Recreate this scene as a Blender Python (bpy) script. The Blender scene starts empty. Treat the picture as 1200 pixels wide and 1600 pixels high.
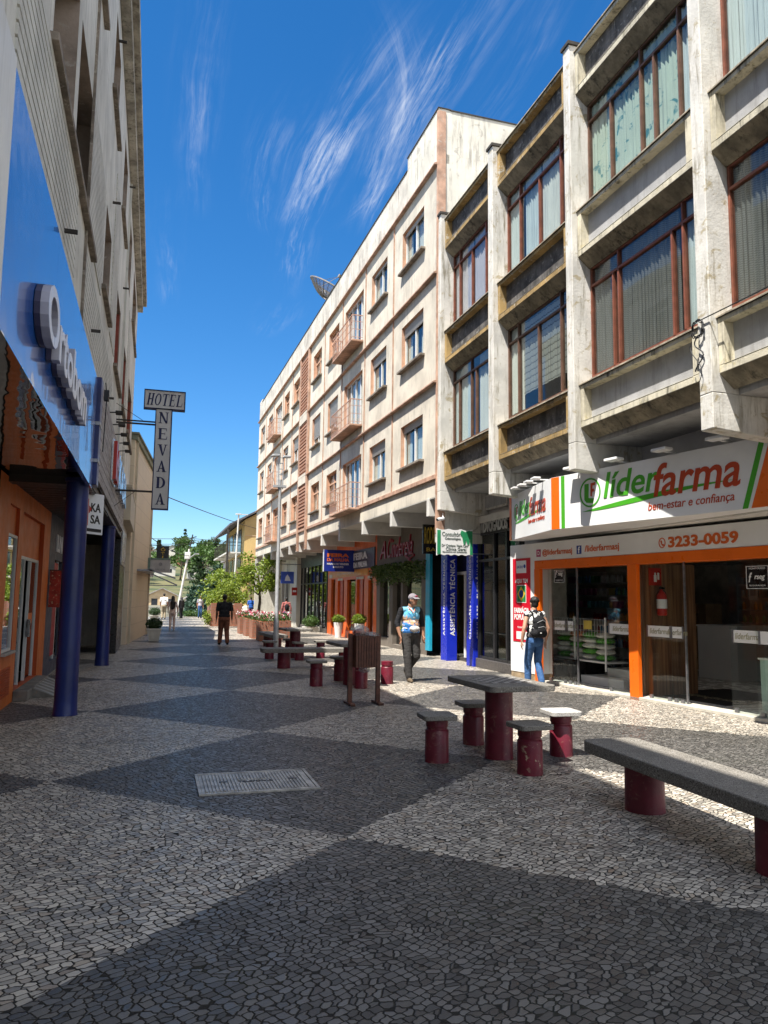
import bpy, bmesh, math, random
from mathutils import Vector, Matrix
random.seed(7)
C = bpy.context.scene.collection
scn = bpy.context.scene

# ------------------------------------------------------------------ camera
def unit(v): return v.normalized()
F_PX = 1200.0
yd = unit(Vector((240-600, 930-800, F_PX)))
roll = 0.0125
r_, c_ = math.sin(roll), math.cos(roll)
k_ = -(r_*yd[0]-c_*yd[1])/yd[2]
up = unit(Vector((r_, -c_, k_)))
xd = unit(yd.cross(up))
right = Vector((xd[0], yd[0], up[0])); down = Vector((xd[1], yd[1], up[1])); fwd = Vector((xd[2], yd[2], up[2]))
cam_d = bpy.data.cameras.new('camera'); cam = bpy.data.objects.new('camera', cam_d); C.objects.link(cam)
m = Matrix.Identity(4)
for i in range(3):
    m[i][0] = right[i]; m[i][1] = -down[i]; m[i][2] = -fwd[i]
m[2][3] = 1.64
cam.matrix_world = m
cam_d.sensor_fit = 'VERTICAL'; cam_d.sensor_height = 32.0; cam_d.lens = 32.0*F_PX/1600
cam_d.clip_start = 0.05; cam_d.clip_end = 3000
scn.camera = cam
scn.render.resolution_x = 768; scn.render.resolution_y = 1024

# ------------------------------------------------------------------ light
SUN_DIR = Vector((0.40, 0.27, -1.0)).normalized()
sd = bpy.data.lights.new('sun', 'SUN'); sd.energy = 5.0; sd.angle = math.radians(0.5); sd.color = (1.0, 0.955, 0.88)
so = bpy.data.objects.new('sun', sd); C.objects.link(so)
so.rotation_euler = SUN_DIR.to_track_quat('-Z', 'Y').to_euler(); so.location = (-20, -10, 50)
SUN_EL = math.asin(-SUN_DIR.z); SUN_ROT = math.atan2(-SUN_DIR.x, -SUN_DIR.y)

scn.view_settings.view_transform = 'Standard'; scn.view_settings.look = 'None'
scn.view_settings.exposure = 1.14; scn.view_settings.gamma = 1.0
scn.view_settings.use_curve_mapping = False
scn.cycles.max_bounces = 8; scn.cycles.diffuse_bounces = 4; scn.cycles.glossy_bounces = 4
scn.cycles.transparent_max_bounces = 16; scn.cycles.transmission_bounces = 4
scn.cycles.caustics_reflective = False; scn.cycles.caustics_refractive = False
scn.cycles.sample_clamp_indirect = 6
scn.cycles.use_denoising = True

# ------------------------------------------------------------------ node helper
class NT:
    def __init__(s, tree): s.t = tree; s.n = tree.nodes; s.l = tree.links
    def node(s, ty, **kw):
        n = s.n.new(ty)
        for k, v in kw.items(): setattr(n, k, v)
        return n
    def put(s, sock, val):
        if val is None: return
        if isinstance(val, bpy.types.NodeSocket): s.l.new(val, sock)
        else:
            if sock.type == 'RGBA' and not isinstance(val, (int, float)) and len(val) == 3: val = (*val, 1)
            if sock.type == 'RGBA' and isinstance(val, (int, float)): val = (val, val, val, 1)
            sock.default_value = val
    def math(s, op, a, b=None, c=None, clamp=False):
        n = s.node('ShaderNodeMath', operation=op); n.use_clamp = clamp
        s.put(n.inputs[0], a); s.put(n.inputs[1], b); s.put(n.inputs[2], c)
        return n.outputs[0]
    def vmath(s, op, a, b=None, out=0):
        n = s.node('ShaderNodeVectorMath', operation=op)
        s.put(n.inputs[0], a)
        if b is not None:
            if op == 'SCALE': s.put(n.inputs[3], b)
            else: s.put(n.inputs[1], b)
        return n.outputs[out]
    def mix(s, fac, a, b, bt='MIX'):
        n = s.node('ShaderNodeMix', data_type='RGBA', blend_type=bt)
        s.put(n.inputs[0], fac); s.put(n.inputs[6], a); s.put(n.inputs[7], b)
        return n.outputs[2]
    def noise(s, vec, scale, detail=4, rough=0.55, dist=0.0, out='Fac'):
        n = s.node('ShaderNodeTexNoise'); s.put(n.inputs['Vector'], vec)
        n.inputs['Scale'].default_value = scale; n.inputs['Detail'].default_value = detail
        n.inputs['Roughness'].default_value = rough; n.inputs['Distortion'].default_value = dist
        return n.outputs[out]
    def ramp(s, fac, a, b, lo=0.0, hi=1.0):
        n = s.node('ShaderNodeMapRange'); n.interpolation_type = 'SMOOTHSTEP'
        s.put(n.inputs[0], fac); s.put(n.inputs[1], a); s.put(n.inputs[2], b); s.put(n.inputs[3], lo); s.put(n.inputs[4], hi)
        return n.outputs[0]
    def pos(s): return s.node('ShaderNodeNewGeometry').outputs['Position']
    def sep(s, v):
        n = s.node('ShaderNodeSeparateXYZ'); s.put(n.inputs[0], v); return n.outputs
    def comb(s, x, y, z):
        n = s.node('ShaderNodeCombineXYZ'); s.put(n.inputs[0], x); s.put(n.inputs[1], y); s.put(n.inputs[2], z); return n.outputs[0]
    def bump(s, h, strength, dist=0.01):
        n = s.node('ShaderNodeBump'); s.put(n.inputs['Height'], h)
        n.inputs['Strength'].default_value = strength; n.inputs['Distance'].default_value = dist
        return n.outputs[0]

# ------------------------------------------------------------------ world: Nishita sky with thin cirrus
w = bpy.data.worlds.new('World'); scn.world = w; w.use_nodes = True
nt = NT(w.node_tree); nt.n.clear()
sky = nt.node('ShaderNodeTexSky'); sky.sky_type = 'NISHITA'; sky.sun_disc = False
sky.sun_elevation = SUN_EL; sky.sun_rotation = SUN_ROT; sky.altitude = 300
sky.air_density = 1.0; sky.dust_density = 0.4; sky.ozone_density = 3.0
hs = nt.node('ShaderNodeHueSaturation'); hs.inputs['Saturation'].default_value = 1.25; hs.inputs['Value'].default_value = 1.0
nt.put(hs.inputs['Color'], nt.mix(1.0, sky.outputs[0], (0.80, 0.90, 1.0), 'MULTIPLY'))
dirv = nt.node('ShaderNodeTexCoord').outputs['Generated']
dx, dy, dz = nt.sep(dirv)
zc = nt.math('MAXIMUM', dz, 0.05)
px = nt.math('DIVIDE', dx, zc); py = nt.math('DIVIDE', dy, zc)
plane = nt.comb(px, py, 0.0)
warp = nt.noise(plane, 2.2, 3, out='Color')
wv = nt.vmath('SCALE', nt.vmath('SUBTRACT', warp, (0.5, 0.5, 0.5)), 0.035)
pw = nt.vmath('ADD', plane, wv)
wx, wy, _ = nt.sep(pw)
total = None
# each streak: start, end (on a cloud sheet above the street), bend, half width, strength
for (x0, y0, x1, y1, bend, wd, stg) in [
        (0.385, 2.45, 0.375, 1.25, -0.05, 0.042, 0.72), (0.43, 1.95, 0.33, 1.15, 0.10, 0.03, 0.32),
        (0.50, 1.95, 0.49, 0.95, -0.03, 0.05, 0.55), (0.25, 2.05, 0.23, 1.45, -0.03, 0.035, 0.36), (0.62, 1.6, 0.60, 1.0, 0.02, 0.04, 0.12),
        (0.06, 2.0, 0.05, 1.25, -0.01, 0.03, 0.24), (0.0, 2.7, -0.01, 1.9, 0.0, 0.03, 0.18), (0.37, 2.9, 0.39, 2.5, 0.0, 0.045, 0.28),
        (-3.2, 2.4, -2.2, -0.5, 0.3, 0.35, 0.7), (-1.6, -1.5, 0.6, -2.2, 0.2, 0.3, 0.6)]:  # last two streaks lie out of view, added for reflections
    ln = math.hypot(x1-x0, y1-y0); ex, ey = (x1-x0)/ln, (y1-y0)/ln
    ax = nt.math('SUBTRACT', wx, x0); ay = nt.math('SUBTRACT', wy, y0)
    t = nt.math('DIVIDE', nt.math('ADD', nt.math('MULTIPLY', ax, ex), nt.math('MULTIPLY', ay, ey)), ln)
    sx = nt.math('SUBTRACT', nt.math('MULTIPLY', ax, -ey), nt.math('MULTIPLY', ay, -ex))
    tt = nt.math('MULTIPLY', t, nt.math('SUBTRACT', 1.0, t))
    s2 = nt.math('SUBTRACT', sx, nt.math('MULTIPLY', tt, bend*4))
    q = nt.math('DIVIDE', s2, nt.math('MULTIPLY_ADD', nt.math('ABSOLUTE', t), wd*0.6, wd*0.7))
    g = nt.math('POWER', 2.718, nt.math('MULTIPLY', nt.math('MULTIPLY', q, q), -1.0))
    ends = nt.math('MULTIPLY', nt.ramp(t, -0.05, 0.25), nt.ramp(t, 1.15, 0.65))
    fib = nt.noise(nt.comb(nt.math('MULTIPLY', s2, 46.0), nt.math('MULTIPLY', t, 2.6*ln), x0*7), 1.0, 8, 0.72, 0.35)
    f2 = nt.noise(nt.comb(nt.math('MULTIPLY', s2, 9.0), nt.math('MULTIPLY', t, 3.0*ln), y0*5), 1.0, 4, 0.6, 0.3)
    mk = nt.math('MULTIPLY', nt.math('MULTIPLY', g, ends), nt.math('MULTIPLY', nt.ramp(fib, 0.40, 0.72), nt.ramp(f2, 0.3, 0.7)))
    mk = nt.math('MULTIPLY', mk, stg*1.0)
    total = mk if total is None else nt.math('ADD', total, mk)
total = nt.math('MINIMUM', total, 0.8)
# unseen cloud sheet overhead and behind the camera, added as white fill for shade
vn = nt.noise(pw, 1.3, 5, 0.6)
fill_veil = nt.math('MULTIPLY', nt.ramp(py, 0.75, -0.15), nt.ramp(vn, 0.25, 0.7, 0.45, 0.95))
total = nt.math('MAXIMUM', total, fill_veil)
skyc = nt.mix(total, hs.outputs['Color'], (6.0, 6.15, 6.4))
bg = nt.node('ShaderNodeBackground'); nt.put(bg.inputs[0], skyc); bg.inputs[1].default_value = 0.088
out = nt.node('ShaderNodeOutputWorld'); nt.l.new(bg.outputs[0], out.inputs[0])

# ------------------------------------------------------------------ materials
MATS = {}
def new_mat(name):
    mt = bpy.data.materials.new(name); mt.use_nodes = True
    n = NT(mt.node_tree); bs = n.n.get('Principled BSDF')
    return mt, n, bs
def mat(name, col, rough=0.6, var=0.18, vs=2.5, bump=0.15, bs=60.0, metal=0.0, streak=0.0, scol=(0.03, 0.028, 0.022), spots=0.0, spotcol=(0.3, 0.25, 0.15), spec=0.4, coat=0.0, emit=None):
    if name in MATS: return MATS[name]
    mt, n, b = new_mat(name)
    p = n.pos()
    nz = n.noise(p, vs, 5, 0.6)
    dark = tuple(c*(1-var*1.6) for c in col); light = tuple(min(1, c*(1+var*0.6)) for c in col)
    c = n.mix(n.ramp(nz, 0.3, 0.7), dark, light)
    if spots > 0:
        c = n.mix(n.math('MULTIPLY', n.ramp(n.noise(p, vs*2.7, 6, 0.7, 0.6), 0.56, 0.66), spots), c, spotcol)
    if streak > 0:
        mp = n.node('ShaderNodeMapping'); mp.inputs['Scale'].default_value = (5.0, 5.0, 0.55); n.put(mp.inputs[0], p)
        st = n.math('MULTIPLY', n.ramp(n.noise(mp.outputs[0], 1.9, 7, 0.7), 0.47, 0.68), n.ramp(n.noise(p, 0.9, 5, 0.65), 0.34, 0.6))
        c = n.mix(n.math('MULTIPLY', st, streak), c, scol)
    n.put(b.inputs['Base Color'], c)
    rr = n.ramp(n.noise(p, vs*3, 3), 0.2, 0.8, max(0.02, rough-0.1), min(1, rough+0.1)); n.put(b.inputs['Roughness'], rr)
    b.inputs['Metallic'].default_value = metal; b.inputs['Specular IOR Level'].default_value = spec
    if coat: b.inputs['Coat Weight'].default_value = coat; b.inputs['Coat Roughness'].default_value = 0.1
    if bump: n.put(b.inputs['Normal'], n.bump(n.noise(p, bs, 4, 0.6), bump, 0.01))
    if emit: n.put(b.inputs['Emission Color'], emit[0]); b.inputs['Emission Strength'].default_value = emit[1]
    MATS[name] = mt
    return mt
def plain(name, col, rough=0.5, metal=0.0): return mat(name, col, rough, var=0.05, bump=0.0, metal=metal)

def glass_mat(name, tint=(0.86, 0.9, 0.88), refl=1.0, rough=0.01, wav=0.0):
    if name in MATS: return MATS[name]
    mt, n, b = new_mat(name); n.n.remove(b)
    tr = n.node('ShaderNodeBsdfTransparent'); n.put(tr.inputs[0], tint)
    gl = n.node('ShaderNodeBsdfGlossy'); gl.inputs['Roughness'].default_value = rough; n.put(gl.inputs[0], (0.95, 0.97, 1.0))
    if wav:
        bm_ = n.bump(n.noise(n.pos(), 0.9, 1), wav, 0.05); n.put(gl.inputs['Normal'], bm_)
    ge = n.node('ShaderNodeNewGeometry'); cs = n.math('ABSOLUTE', n.vmath('DOT_PRODUCT', ge.outputs['Normal'], ge.outputs['Incoming'], out=1))
    fac = n.math('MINIMUM', n.math('MULTIPLY', n.math('MULTIPLY_ADD', n.math('POWER', n.math('SUBTRACT', 1.0, cs), 5.0), 0.95, 0.042), refl), 1.0)
    mx = n.node('ShaderNodeMixShader'); n.put(mx.inputs[0], fac); n.l.new(tr.outputs[0], mx.inputs[1]); n.l.new(gl.outputs[0], mx.inputs[2])
    n.l.new(mx.outputs[0], n.n.get('Material Output').inputs[0])
    MATS[name] = mt; return mt

def cloth_mat(name, col, folds=14.0, trans=0.35, pat=None):
    """hanging curtain: vertical folds, a little light through it"""
    if name in MATS: return MATS[name]
    mt, n, b = new_mat(name); p = n.pos(); x, y, z = n.sep(p)
    sc = n.comb(n.math('MULTIPLY', x, folds), n.math('MULTIPLY', y, folds), n.math('MULTIPLY', z, 0.6))
    c = n.mix(n.noise(p, 3, 3), tuple(q*0.8 for q in col), col)
    if pat: c = n.mix(n.ramp(n.noise(p, 3.2, 4, 0.6, 1.0), 0.55, 0.64), c, pat)
    n.put(b.inputs['Base Color'], c); b.inputs['Roughness'].default_value = 0.9
    n.put(b.inputs['Normal'], n.bump(n.noise(sc, 1.0, 2, 0.5, 0.3), 0.9, 0.06))
    MATS[name] = mt; return mt

def brick_mat(name, c1, c2, mortar, scale=1.0, bw=0.24, rh=0.07, swap=False):
    if name in MATS: return MATS[name]
    mt, n, b = new_mat(name); p = n.pos(); x, y, z = n.sep(p)
    br = n.node('ShaderNodeTexBrick'); n.put(br.inputs['Vector'], n.comb(n.math('ADD', x, y), z, 0.0))
    n.put(br.inputs['Color1'], c1); n.put(br.inputs['Color2'], c2); n.put(br.inputs['Mortar'], mortar)
    br.inputs['Scale'].default_value = scale; br.inputs['Brick Width'].default_value = bw; br.inputs['Row Height'].default_value = rh; br.inputs['Mortar Size'].default_value = 0.013
    c = n.mix(n.math('MULTIPLY', n.ramp(n.noise(p, 4, 5), 0.4, 0.75), 0.45), br.outputs[0], tuple(q*0.45 for q in c1))
    n.put(b.inputs['Base Color'], c); b.inputs['Roughness'].default_value = 0.85
    n.put(b.inputs['Normal'], n.bump(br.outputs['Fac'], -0.5, 0.01))
    MATS[name] = mt; return mt

def ground_mat():
    """portuguese paving: irregular hand-cut stones, dark basalt diamonds on pale limestone"""
    mt, n, b = new_mat('portuguese_paving'); p = n.pos(); x, y, z = n.sep(p)
    flat = n.comb(x, y, 0.0)
    wob = n.vmath('SCALE', n.vmath('SUBTRACT', n.noise(flat, 1.1, 2, out='Color'), (0.5, 0.5, 0.5)), 0.16)
    pv = n.vmath('ADD', flat, wob)
    vx, vy, _z = n.sep(pv)
    ang = 0.5
    rx = n.math('ADD', n.math('MULTIPLY', vx, math.cos(ang)*0.86), n.math('MULTIPLY', vy, math.sin(ang)*0.86))
    ry = n.math('SUBTRACT', n.math('MULTIPLY', vy, math.cos(ang)*1.12), n.math('MULTIPLY', vx, math.sin(ang)*1.12))
    vv = n.comb(rx, ry, 0.0)
    SC = 21.0
    v1 = n.node('ShaderNodeTexVoronoi', voronoi_dimensions='2D', feature='F1', distance='CHEBYCHEV'); n.put(v1.inputs['Vector'], vv); v1.inputs['Scale'].default_value = SC; v1.inputs['Randomness'].default_value = 0.80
    v2 = n.node('ShaderNodeTexVoronoi', voronoi_dimensions='2D', feature='F2', distance='CHEBYCHEV'); n.put(v2.inputs['Vector'], vv); v2.inputs['Scale'].default_value = SC; v2.inputs['Randomness'].default_value = 0.80
    cell = v1.outputs['Color']; edge = n.math('MULTIPLY', n.math('SUBTRACT', v2.outputs['Distance'], v1.outputs['Distance']), 0.6)
    edge = n.math('ADD', edge, n.math('MULTIPLY', n.math('SUBTRACT', n.noise(flat, 70, 3), 0.5), 0.07))
    # which stone family: diamonds 4.3 m across, decided per stone
    off = n.vmath('SCALE', n.vmath('SUBTRACT', cell, (0.5, 0.5, 0.5)), 0.07)
    ox, oy, _ = n.sep(n.vmath('ADD', flat, off))
    fx = n.math('ABSOLUTE', n.math('SUBTRACT', n.math('FRACT', n.math('DIVIDE', n.math('SUBTRACT', ox, 1.35-2.15), 4.3)), 0.5))
    fy = n.math('ABSOLUTE', n.math('SUBTRACT', n.math('FRACT', n.math('DIVIDE', n.math('SUBTRACT', oy, 7.5-2.15), 4.3)), 0.5))
    isdark = n.math('LESS_THAN', n.math('ADD', fx, fy), 0.5)
    cr, cg, cb = n.sep(cell)
    lightc = n.mix(cr, (0.26, 0.235, 0.20), (0.82, 0.74, 0.62))
    lightc = n.mix(n.math('MULTIPLY', n.ramp(cg, 0.8, 1.0), 0.6), lightc, (0.38, 0.27, 0.17))
    darkc = n.mix(cr, (0.034, 0.033, 0.031), (0.175, 0.166, 0.152))
    stone = n.mix(isdark, lightc, darkc)
    stone = n.mix(n.math('MULTIPLY', n.noise(flat, 30, 4, 0.7), 0.45), stone, (0.12, 0.11, 0.10))
    dirt = n.ramp(n.noise(flat, 0.5, 5, 0.65), 0.45, 0.75)
    stone = n.mix(n.math('MULTIPLY', dirt, 0.35), stone, (0.10, 0.09, 0.07))
    jw = n.mix(isdark, 0.075, 0.06)
    joint = n.ramp(n.math('SUBTRACT', edge, n.math('MULTIPLY', n.noise(flat, 5, 3), 0.05)), 0.016, 0.054)
    jc = n.mix(n.noise(flat, 9, 3), (0.004, 0.0035, 0.003), (0.022, 0.019, 0.013))
    moss = n.math('MULTIPLY', n.ramp(n.noise(flat, 0.8, 4, 0.6), 0.52, 0.7), 0.5)
    jc = n.mix(moss, jc, (0.03, 0.04, 0.012))
    col = n.mix(joint, jc, stone)
    n.put(b.inputs['Base Color'], col)
    n.put(b.inputs['Roughness'], n.mix(joint, 0.9, n.math('MULTIPLY_ADD', cb, 0.3, 0.30)))
    b.inputs['Specular IOR Level'].default_value = 0.5
    dome = n.ramp(edge, 0.01, 0.12)
    dlx, dly, _ = n.sep(n.vmath('SUBTRACT', n.vmath('SCALE', vv, SC), n.vmath('SCALE', v1.outputs['Position'], SC)))
    tilt = n.math('ADD', n.math('MULTIPLY', n.math('SUBTRACT', cr, 0.5), dlx), n.math('MULTIPLY', n.math('SUBTRACT', cg, 0.5), dly))
    h = n.math('ADD', n.math('ADD', dome, n.math('MULTIPLY', tilt, 0.75)), n.math('MULTIPLY', n.noise(flat, 90, 4, 0.7), 0.22))
    n.put(b.inputs['Normal'], n.bump(h, 0.85, 0.012))
    return mt

def granite_mat(name, base, dark=(0.02, 0.02, 0.02), light=(0.55, 0.53, 0.5)):
    mt, n, b = new_mat(name); tc = n.node('ShaderNodeTexCoord').outputs['Object']
    a = n.noise(tc, 140, 3, 0.8); c2 = n.noise(tc, 90, 3, 0.8, 0.4)
    c = n.mix(n.ramp(a, 0.52, 0.6), base, light); c = n.mix(n.ramp(c2, 0.54, 0.62), c, dark)
    c = n.mix(n.math('MULTIPLY', n.ramp(n.noise(tc, 3, 4), 0.4, 0.7), 0.35), c, tuple(q*0.5 for q in base))
    n.put(b.inputs['Base Color'], c); b.inputs['Roughness'].default_value = 0.75
    n.put(b.inputs['Normal'], n.bump(n.noise(tc, 180, 3, 0.8), 0.5, 0.004))
    return mt

def leaf_mat(name, c1, c2, trans=0.25):
    if name in MATS: return MATS[name]
    mt, n, b = new_mat(name)
    oi = n.node('ShaderNodeNewGeometry').outputs['Random Per Island']
    n.put(b.inputs['Base Color'], n.mix(oi, c1, c2)); b.inputs['Roughness'].default_value = 0.55
    tl = n.node('ShaderNodeBsdfTranslucent'); n.put(tl.inputs[0], n.mix(oi, tuple(q*1.2 for q in c1), tuple(q*1.3 for q in c2)))
    mx = n.node('ShaderNodeMixShader'); mx.inputs[0].default_value = trans
    n.l.new(b.outputs[0], mx.inputs[1]); n.l.new(tl.outputs[0], mx.inputs[2])
    n.l.new(mx.outputs[0], n.n.get('Material Output').inputs[0])
    MATS[name] = mt; return mt

# ------------------------------------------------------------------ mesh builder
class MB:
    def __init__(s, T=None): s.v = []; s.f = []; s.mi = []; s.m = 0; s.T = T
    def vert(s, p):
        p = Vector(p)
        if s.T is not None: p = s.T @ p
        s.v.append(p); return len(s.v)-1
    def face(s, idx): s.f.append(tuple(idx)); s.mi.append(s.m)
    def poly(s, pts): s.face([s.vert(p) for p in pts])
    def box(s, x0, x1, y0, y1, z0, z1):
        a = [s.vert(p) for p in ((x0,y0,z0),(x1,y0,z0),(x1,y1,z0),(x0,y1,z0),(x0,y0,z1),(x1,y0,z1),(x1,y1,z1),(x0,y1,z1))]
        for q in ((0,3,2,1),(4,5,6,7),(0,1,5,4),(1,2,6,5),(2,3,7,6),(3,0,4,7)): s.face([a[i] for i in q])
    def prism(s, poly, d):
        d = Vector(d); n = len(poly)
        a = [s.vert(p) for p in poly]; b = [s.vert(Vector(p)+d) for p in poly]
        s.face(a[::-1]); s.face(b)
        for i in range(n): j = (i+1) % n; s.face((a[i], a[j], b[j], b[i]))
    def bar(s, p0, p1, w, h=None, upv=(0,0,1)):
        p0 = Vector(p0); p1 = Vector(p1); h = w if h is None else h
        d = (p1-p0).normalized(); u = Vector(upv)
        if abs(d.dot(u)) > 0.95: u = Vector((1,0,0))
        a = d.cross(u).normalized()*(w/2); b = a.cross(d).normalized()*(h/2)
        s.prism([p0-a-b, p0+a-b, p0+a+b, p0-a+b], p1-p0)
    def cyl(s, p0, p1, r0, r1=None, n=16, caps=True):
        r1 = r0 if r1 is None else r1
        p0 = Vector(p0); p1 = Vector(p1); d = (p1-p0).normalized()
        u = Vector((0,0,1)) if abs(d.z) < 0.9 else Vector((1,0,0))
        a = d.cross(u).normalized(); b = d.cross(a).normalized()
        A = []; B = []
        for i in range(n):
            t = 2*math.pi*i/n; o = a*math.cos(t)+b*math.sin(t)
            A.append(s.vert(p0+o*r0)); B.append(s.vert(p1+o*r1))
        for i in range(n): j = (i+1) % n; s.face((A[i], A[j], B[j], B[i]))
        if caps: s.face(A[::-1]); s.face(B)
    def tube(s, pts, r, n=6):
        for a, b in zip(pts[:-1], pts[1:]): s.cyl(a, b, r, r, n)
    def lathe(s, c, prof, n=24, sx=1, sy=1):
        c = Vector(c); rings = []
        for (r, z) in prof:
            rings.append([s.vert(c+Vector((r*sx*math.cos(2*math.pi*i/n), r*sy*math.sin(2*math.pi*i/n), z))) for i in range(n)])
        for A, B in zip(rings[:-1], rings[1:]):
            for i in range(n): j = (i+1) % n; s.face((A[i], A[j], B[j], B[i]))
        s.face(rings[0][::-1]); s.face(rings[-1])
    def ell(s, c, r, nu=14, nv=8):
        c = Vector(c); rx, ry, rz = r if hasattr(r, '__len__') else (r, r, r)
        rings = []
        for k in range(1, nv):
            ph = math.pi*k/nv
            rings.append([s.vert(c+Vector((rx*math.sin(ph)*math.cos(2*math.pi*i/nu), ry*math.sin(ph)*math.sin(2*math.pi*i/nu), -rz*math.cos(ph)))) for i in range(nu)])
        bt = s.vert(c-Vector((0,0,rz))); tp = s.vert(c+Vector((0,0,rz)))
        for A, B in zip(rings[:-1], rings[1:]):
            for i in range(nu): j = (i+1) % nu; s.face((A[i], A[j], B[j], B[i]))
        for i in range(nu): j = (i+1) % nu; s.face((bt, rings[0][j], rings[0][i])); s.face((tp, rings[-1][i], rings[-1][j]))
    def text(s, string, org, ud, vd, width, height, depth=0.006, shear=0.0, bold=0.0, spacing=1.0):
        """lettering as raised solid letters fitted to a width x height panel"""
        vs, fs = glyphs(string, shear, bold, spacing)
        xs = [q[0] for q in vs]; ys = [q[1] for q in vs]; x0, x1, y0, y1 = min(xs), max(xs), min(ys), max(ys)
        org = Vector(org); ud = Vector(ud); vd = Vector(vd)
        if s.T is not None: org = s.T @ org; ud = s.T.to_3x3() @ ud; vd = s.T.to_3x3() @ vd
        ud.normalize(); vd.normalize(); nd = ud.cross(vd); T, s.T = s.T, None
        ids = [s.vert(org + ud*((q[0]-x0)/(x1-x0)*width) + vd*((q[1]-y0)/(y1-y0)*height) + nd*(q[2]*depth)) for q in vs]
        for q in fs: s.face([ids[i] for i in q])
        s.T = T
    def build(s, name, mats, parent=None, bevel=0.0, smooth=None, seg=2, recalc=True):
        me = bpy.data.meshes.new(name)
        off = wloc(parent)
        me.from_pydata([tuple(p-off) for p in s.v], [], s.f)
        mats = mats if isinstance(mats, (list, tuple)) else [mats]
        for mt in mats: me.materials.append(mt)
        if len(mats) > 1: me.polygons.foreach_set('material_index', s.mi)
        if recalc:
            bm = bmesh.new(); bm.from_mesh(me); bmesh.ops.recalc_face_normals(bm, faces=bm.faces); bm.to_mesh(me); bm.free()
        if smooth is not None:
            me.polygons.foreach_set('use_smooth', [True]*len(me.polygons)); me.set_sharp_from_angle(angle=smooth)
        me.update()
        o = bpy.data.objects.new(name, me); C.objects.link(o)
        if parent is not None: o.parent = parent
        if bevel > 0:
            md = o.modifiers.new('bevel', 'BEVEL'); md.width = bevel; md.segments = seg; md.limit_method = 'ANGLE'; md.angle_limit = 0.6
        return o
def wloc(o):
    v = Vector((0,0,0))
    while o is not None: v += o.location; o = o.parent
    return v
_gl = {}
def glyphs(string, shear, bold, spacing):
    k = (string, shear, bold, spacing)
    if k not in _gl:
        cu = bpy.data.curves.new('t', 'FONT'); cu.body = string; cu.size = 1.0; cu.shear = shear; cu.offset = bold; cu.extrude = 0.5; cu.space_character = spacing
        cu.resolution_u = 4; cu.fill_mode = 'BOTH'
        ob = bpy.data.objects.new('t', cu); me = ob.to_mesh()
        vs = [(q.co.x, q.co.y, q.co.z+0.5) for q in me.vertices]; fs = [tuple(f.vertices) for f in me.polygons]
        ob.to_mesh_clear(); bpy.data.objects.remove(ob); bpy.data.curves.remove(cu)
        _gl[k] = (vs, fs)
    return _gl[k]
def thing(name, label, cat, loc=(0,0,0), group=None):
    o = bpy.data.objects.new(name, None); C.objects.link(o); o.location = loc; o.empty_display_size = 0.2
    o['label'] = label; o['category'] = cat
    if group: o['group'] = group
    return o
def tag(o, label, cat, group=None):
    o['label'] = label; o['category'] = cat
    if group: o['group'] = group
    return o
def structure(o): o['kind'] = 'structure'; return o
def kids(o): return [c for c in bpy.data.objects if c.parent == o]
def dup(o, parent=None, loc=None, label=None, rotz=None):
    c = o.copy(); C.objects.link(c); c.parent = parent
    if loc is not None: c.location = loc
    if label: c['label'] = label
    if rotz is not None: c.rotation_euler = (0, 0, rotz)
    for ch in kids(o): dup(ch, c)
    return c
def arc(cx, cy, r, a0, a1, n): return [(cx+r*math.cos(a0+(a1-a0)*i/n), cy+r*math.sin(a0+(a1-a0)*i/n)) for i in range(n+1)]

# ================================================================== SETTING: ground
paint_white = mat('white_paint', (0.74, 0.73, 0.70), 0.55, 0.08, 1.2, 0.08, 40, streak=0.25, scol=(0.35, 0.33, 0.28))
g = MB(); g.poly([(-9, -12, 0), (12, -12, 0), (12, 62, 0), (-9, 62, 0)])
structure(g.build('paving', ground_mat()))
g = MB(); g.poly([(-1500, -1500, -0.06), (1500, -1500, -0.06), (1500, 1500, -0.06), (-1500, 1500, -0.06)])
structure(g.build('ground', mat('far_ground', (0.16, 0.15, 0.11), 0.9, 0.3, 0.05)))

# inspection cover in the paving
def manhole():
    t = thing('inspection_cover', 'ribbed grey metal inspection cover set in the dark paving diamond', 'manhole cover', (0.94, 7.08, 0))
    st = mat('cover_steel', (0.50, 0.475, 0.43), 0.5, 0.25, 9, 0.2, 120, metal=0.25)
    x0, x1, y0, y1 = 0.46, 1.42, 6.73, 7.43
    p = MB(); p.box(x0, x1, y0, y1, -0.02, 0.008)
    n = 30
    for i in range(n):
        a = x0+0.03+(x1-x0-0.06)*i/n; wd = (x1-x0-0.06)/n*0.55
        for (ya, yb) in (((y0+0.03, 7.02), (7.15, y1-0.03)) if 10 <= i <= 19 else ((y0+0.03, y1-0.03),)):
            p.box(a, a+wd, ya, yb, 0.008, 0.017)
    p.build('cover_plate', st, t)
    f = MB()
    for q in ((x0-0.03, x1+0.03, y0-0.03, y0-0.004), (x0-0.03, x1+0.03, y1+0.004, y1+0.03), (x0-0.03, x0-0.004, y0-0.004, y1+0.004), (x1+0.004, x1+0.03, y0-0.004, y1+0.004)):
        f.box(*q, -0.02, 0.014)
    f.build('cover_frame', st, t)
    l = MB(); l.text('TELEFONIA', (0.79, 7.055, 0.009), (1, 0, 0), (0, 1, 0), 0.30, 0.055, 0.006); l.build('lettering', mat('cover_dark', (0.07, 0.07, 0.07), 0.5), t)
    for xx in (0.62, 1.24):
        k = MB(); k.box(xx, xx+0.07, 7.06, 7.1, 0.017, 0.02); k.build('lifting_slot', MATS['cover_dark'], t)
manhole()

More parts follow.
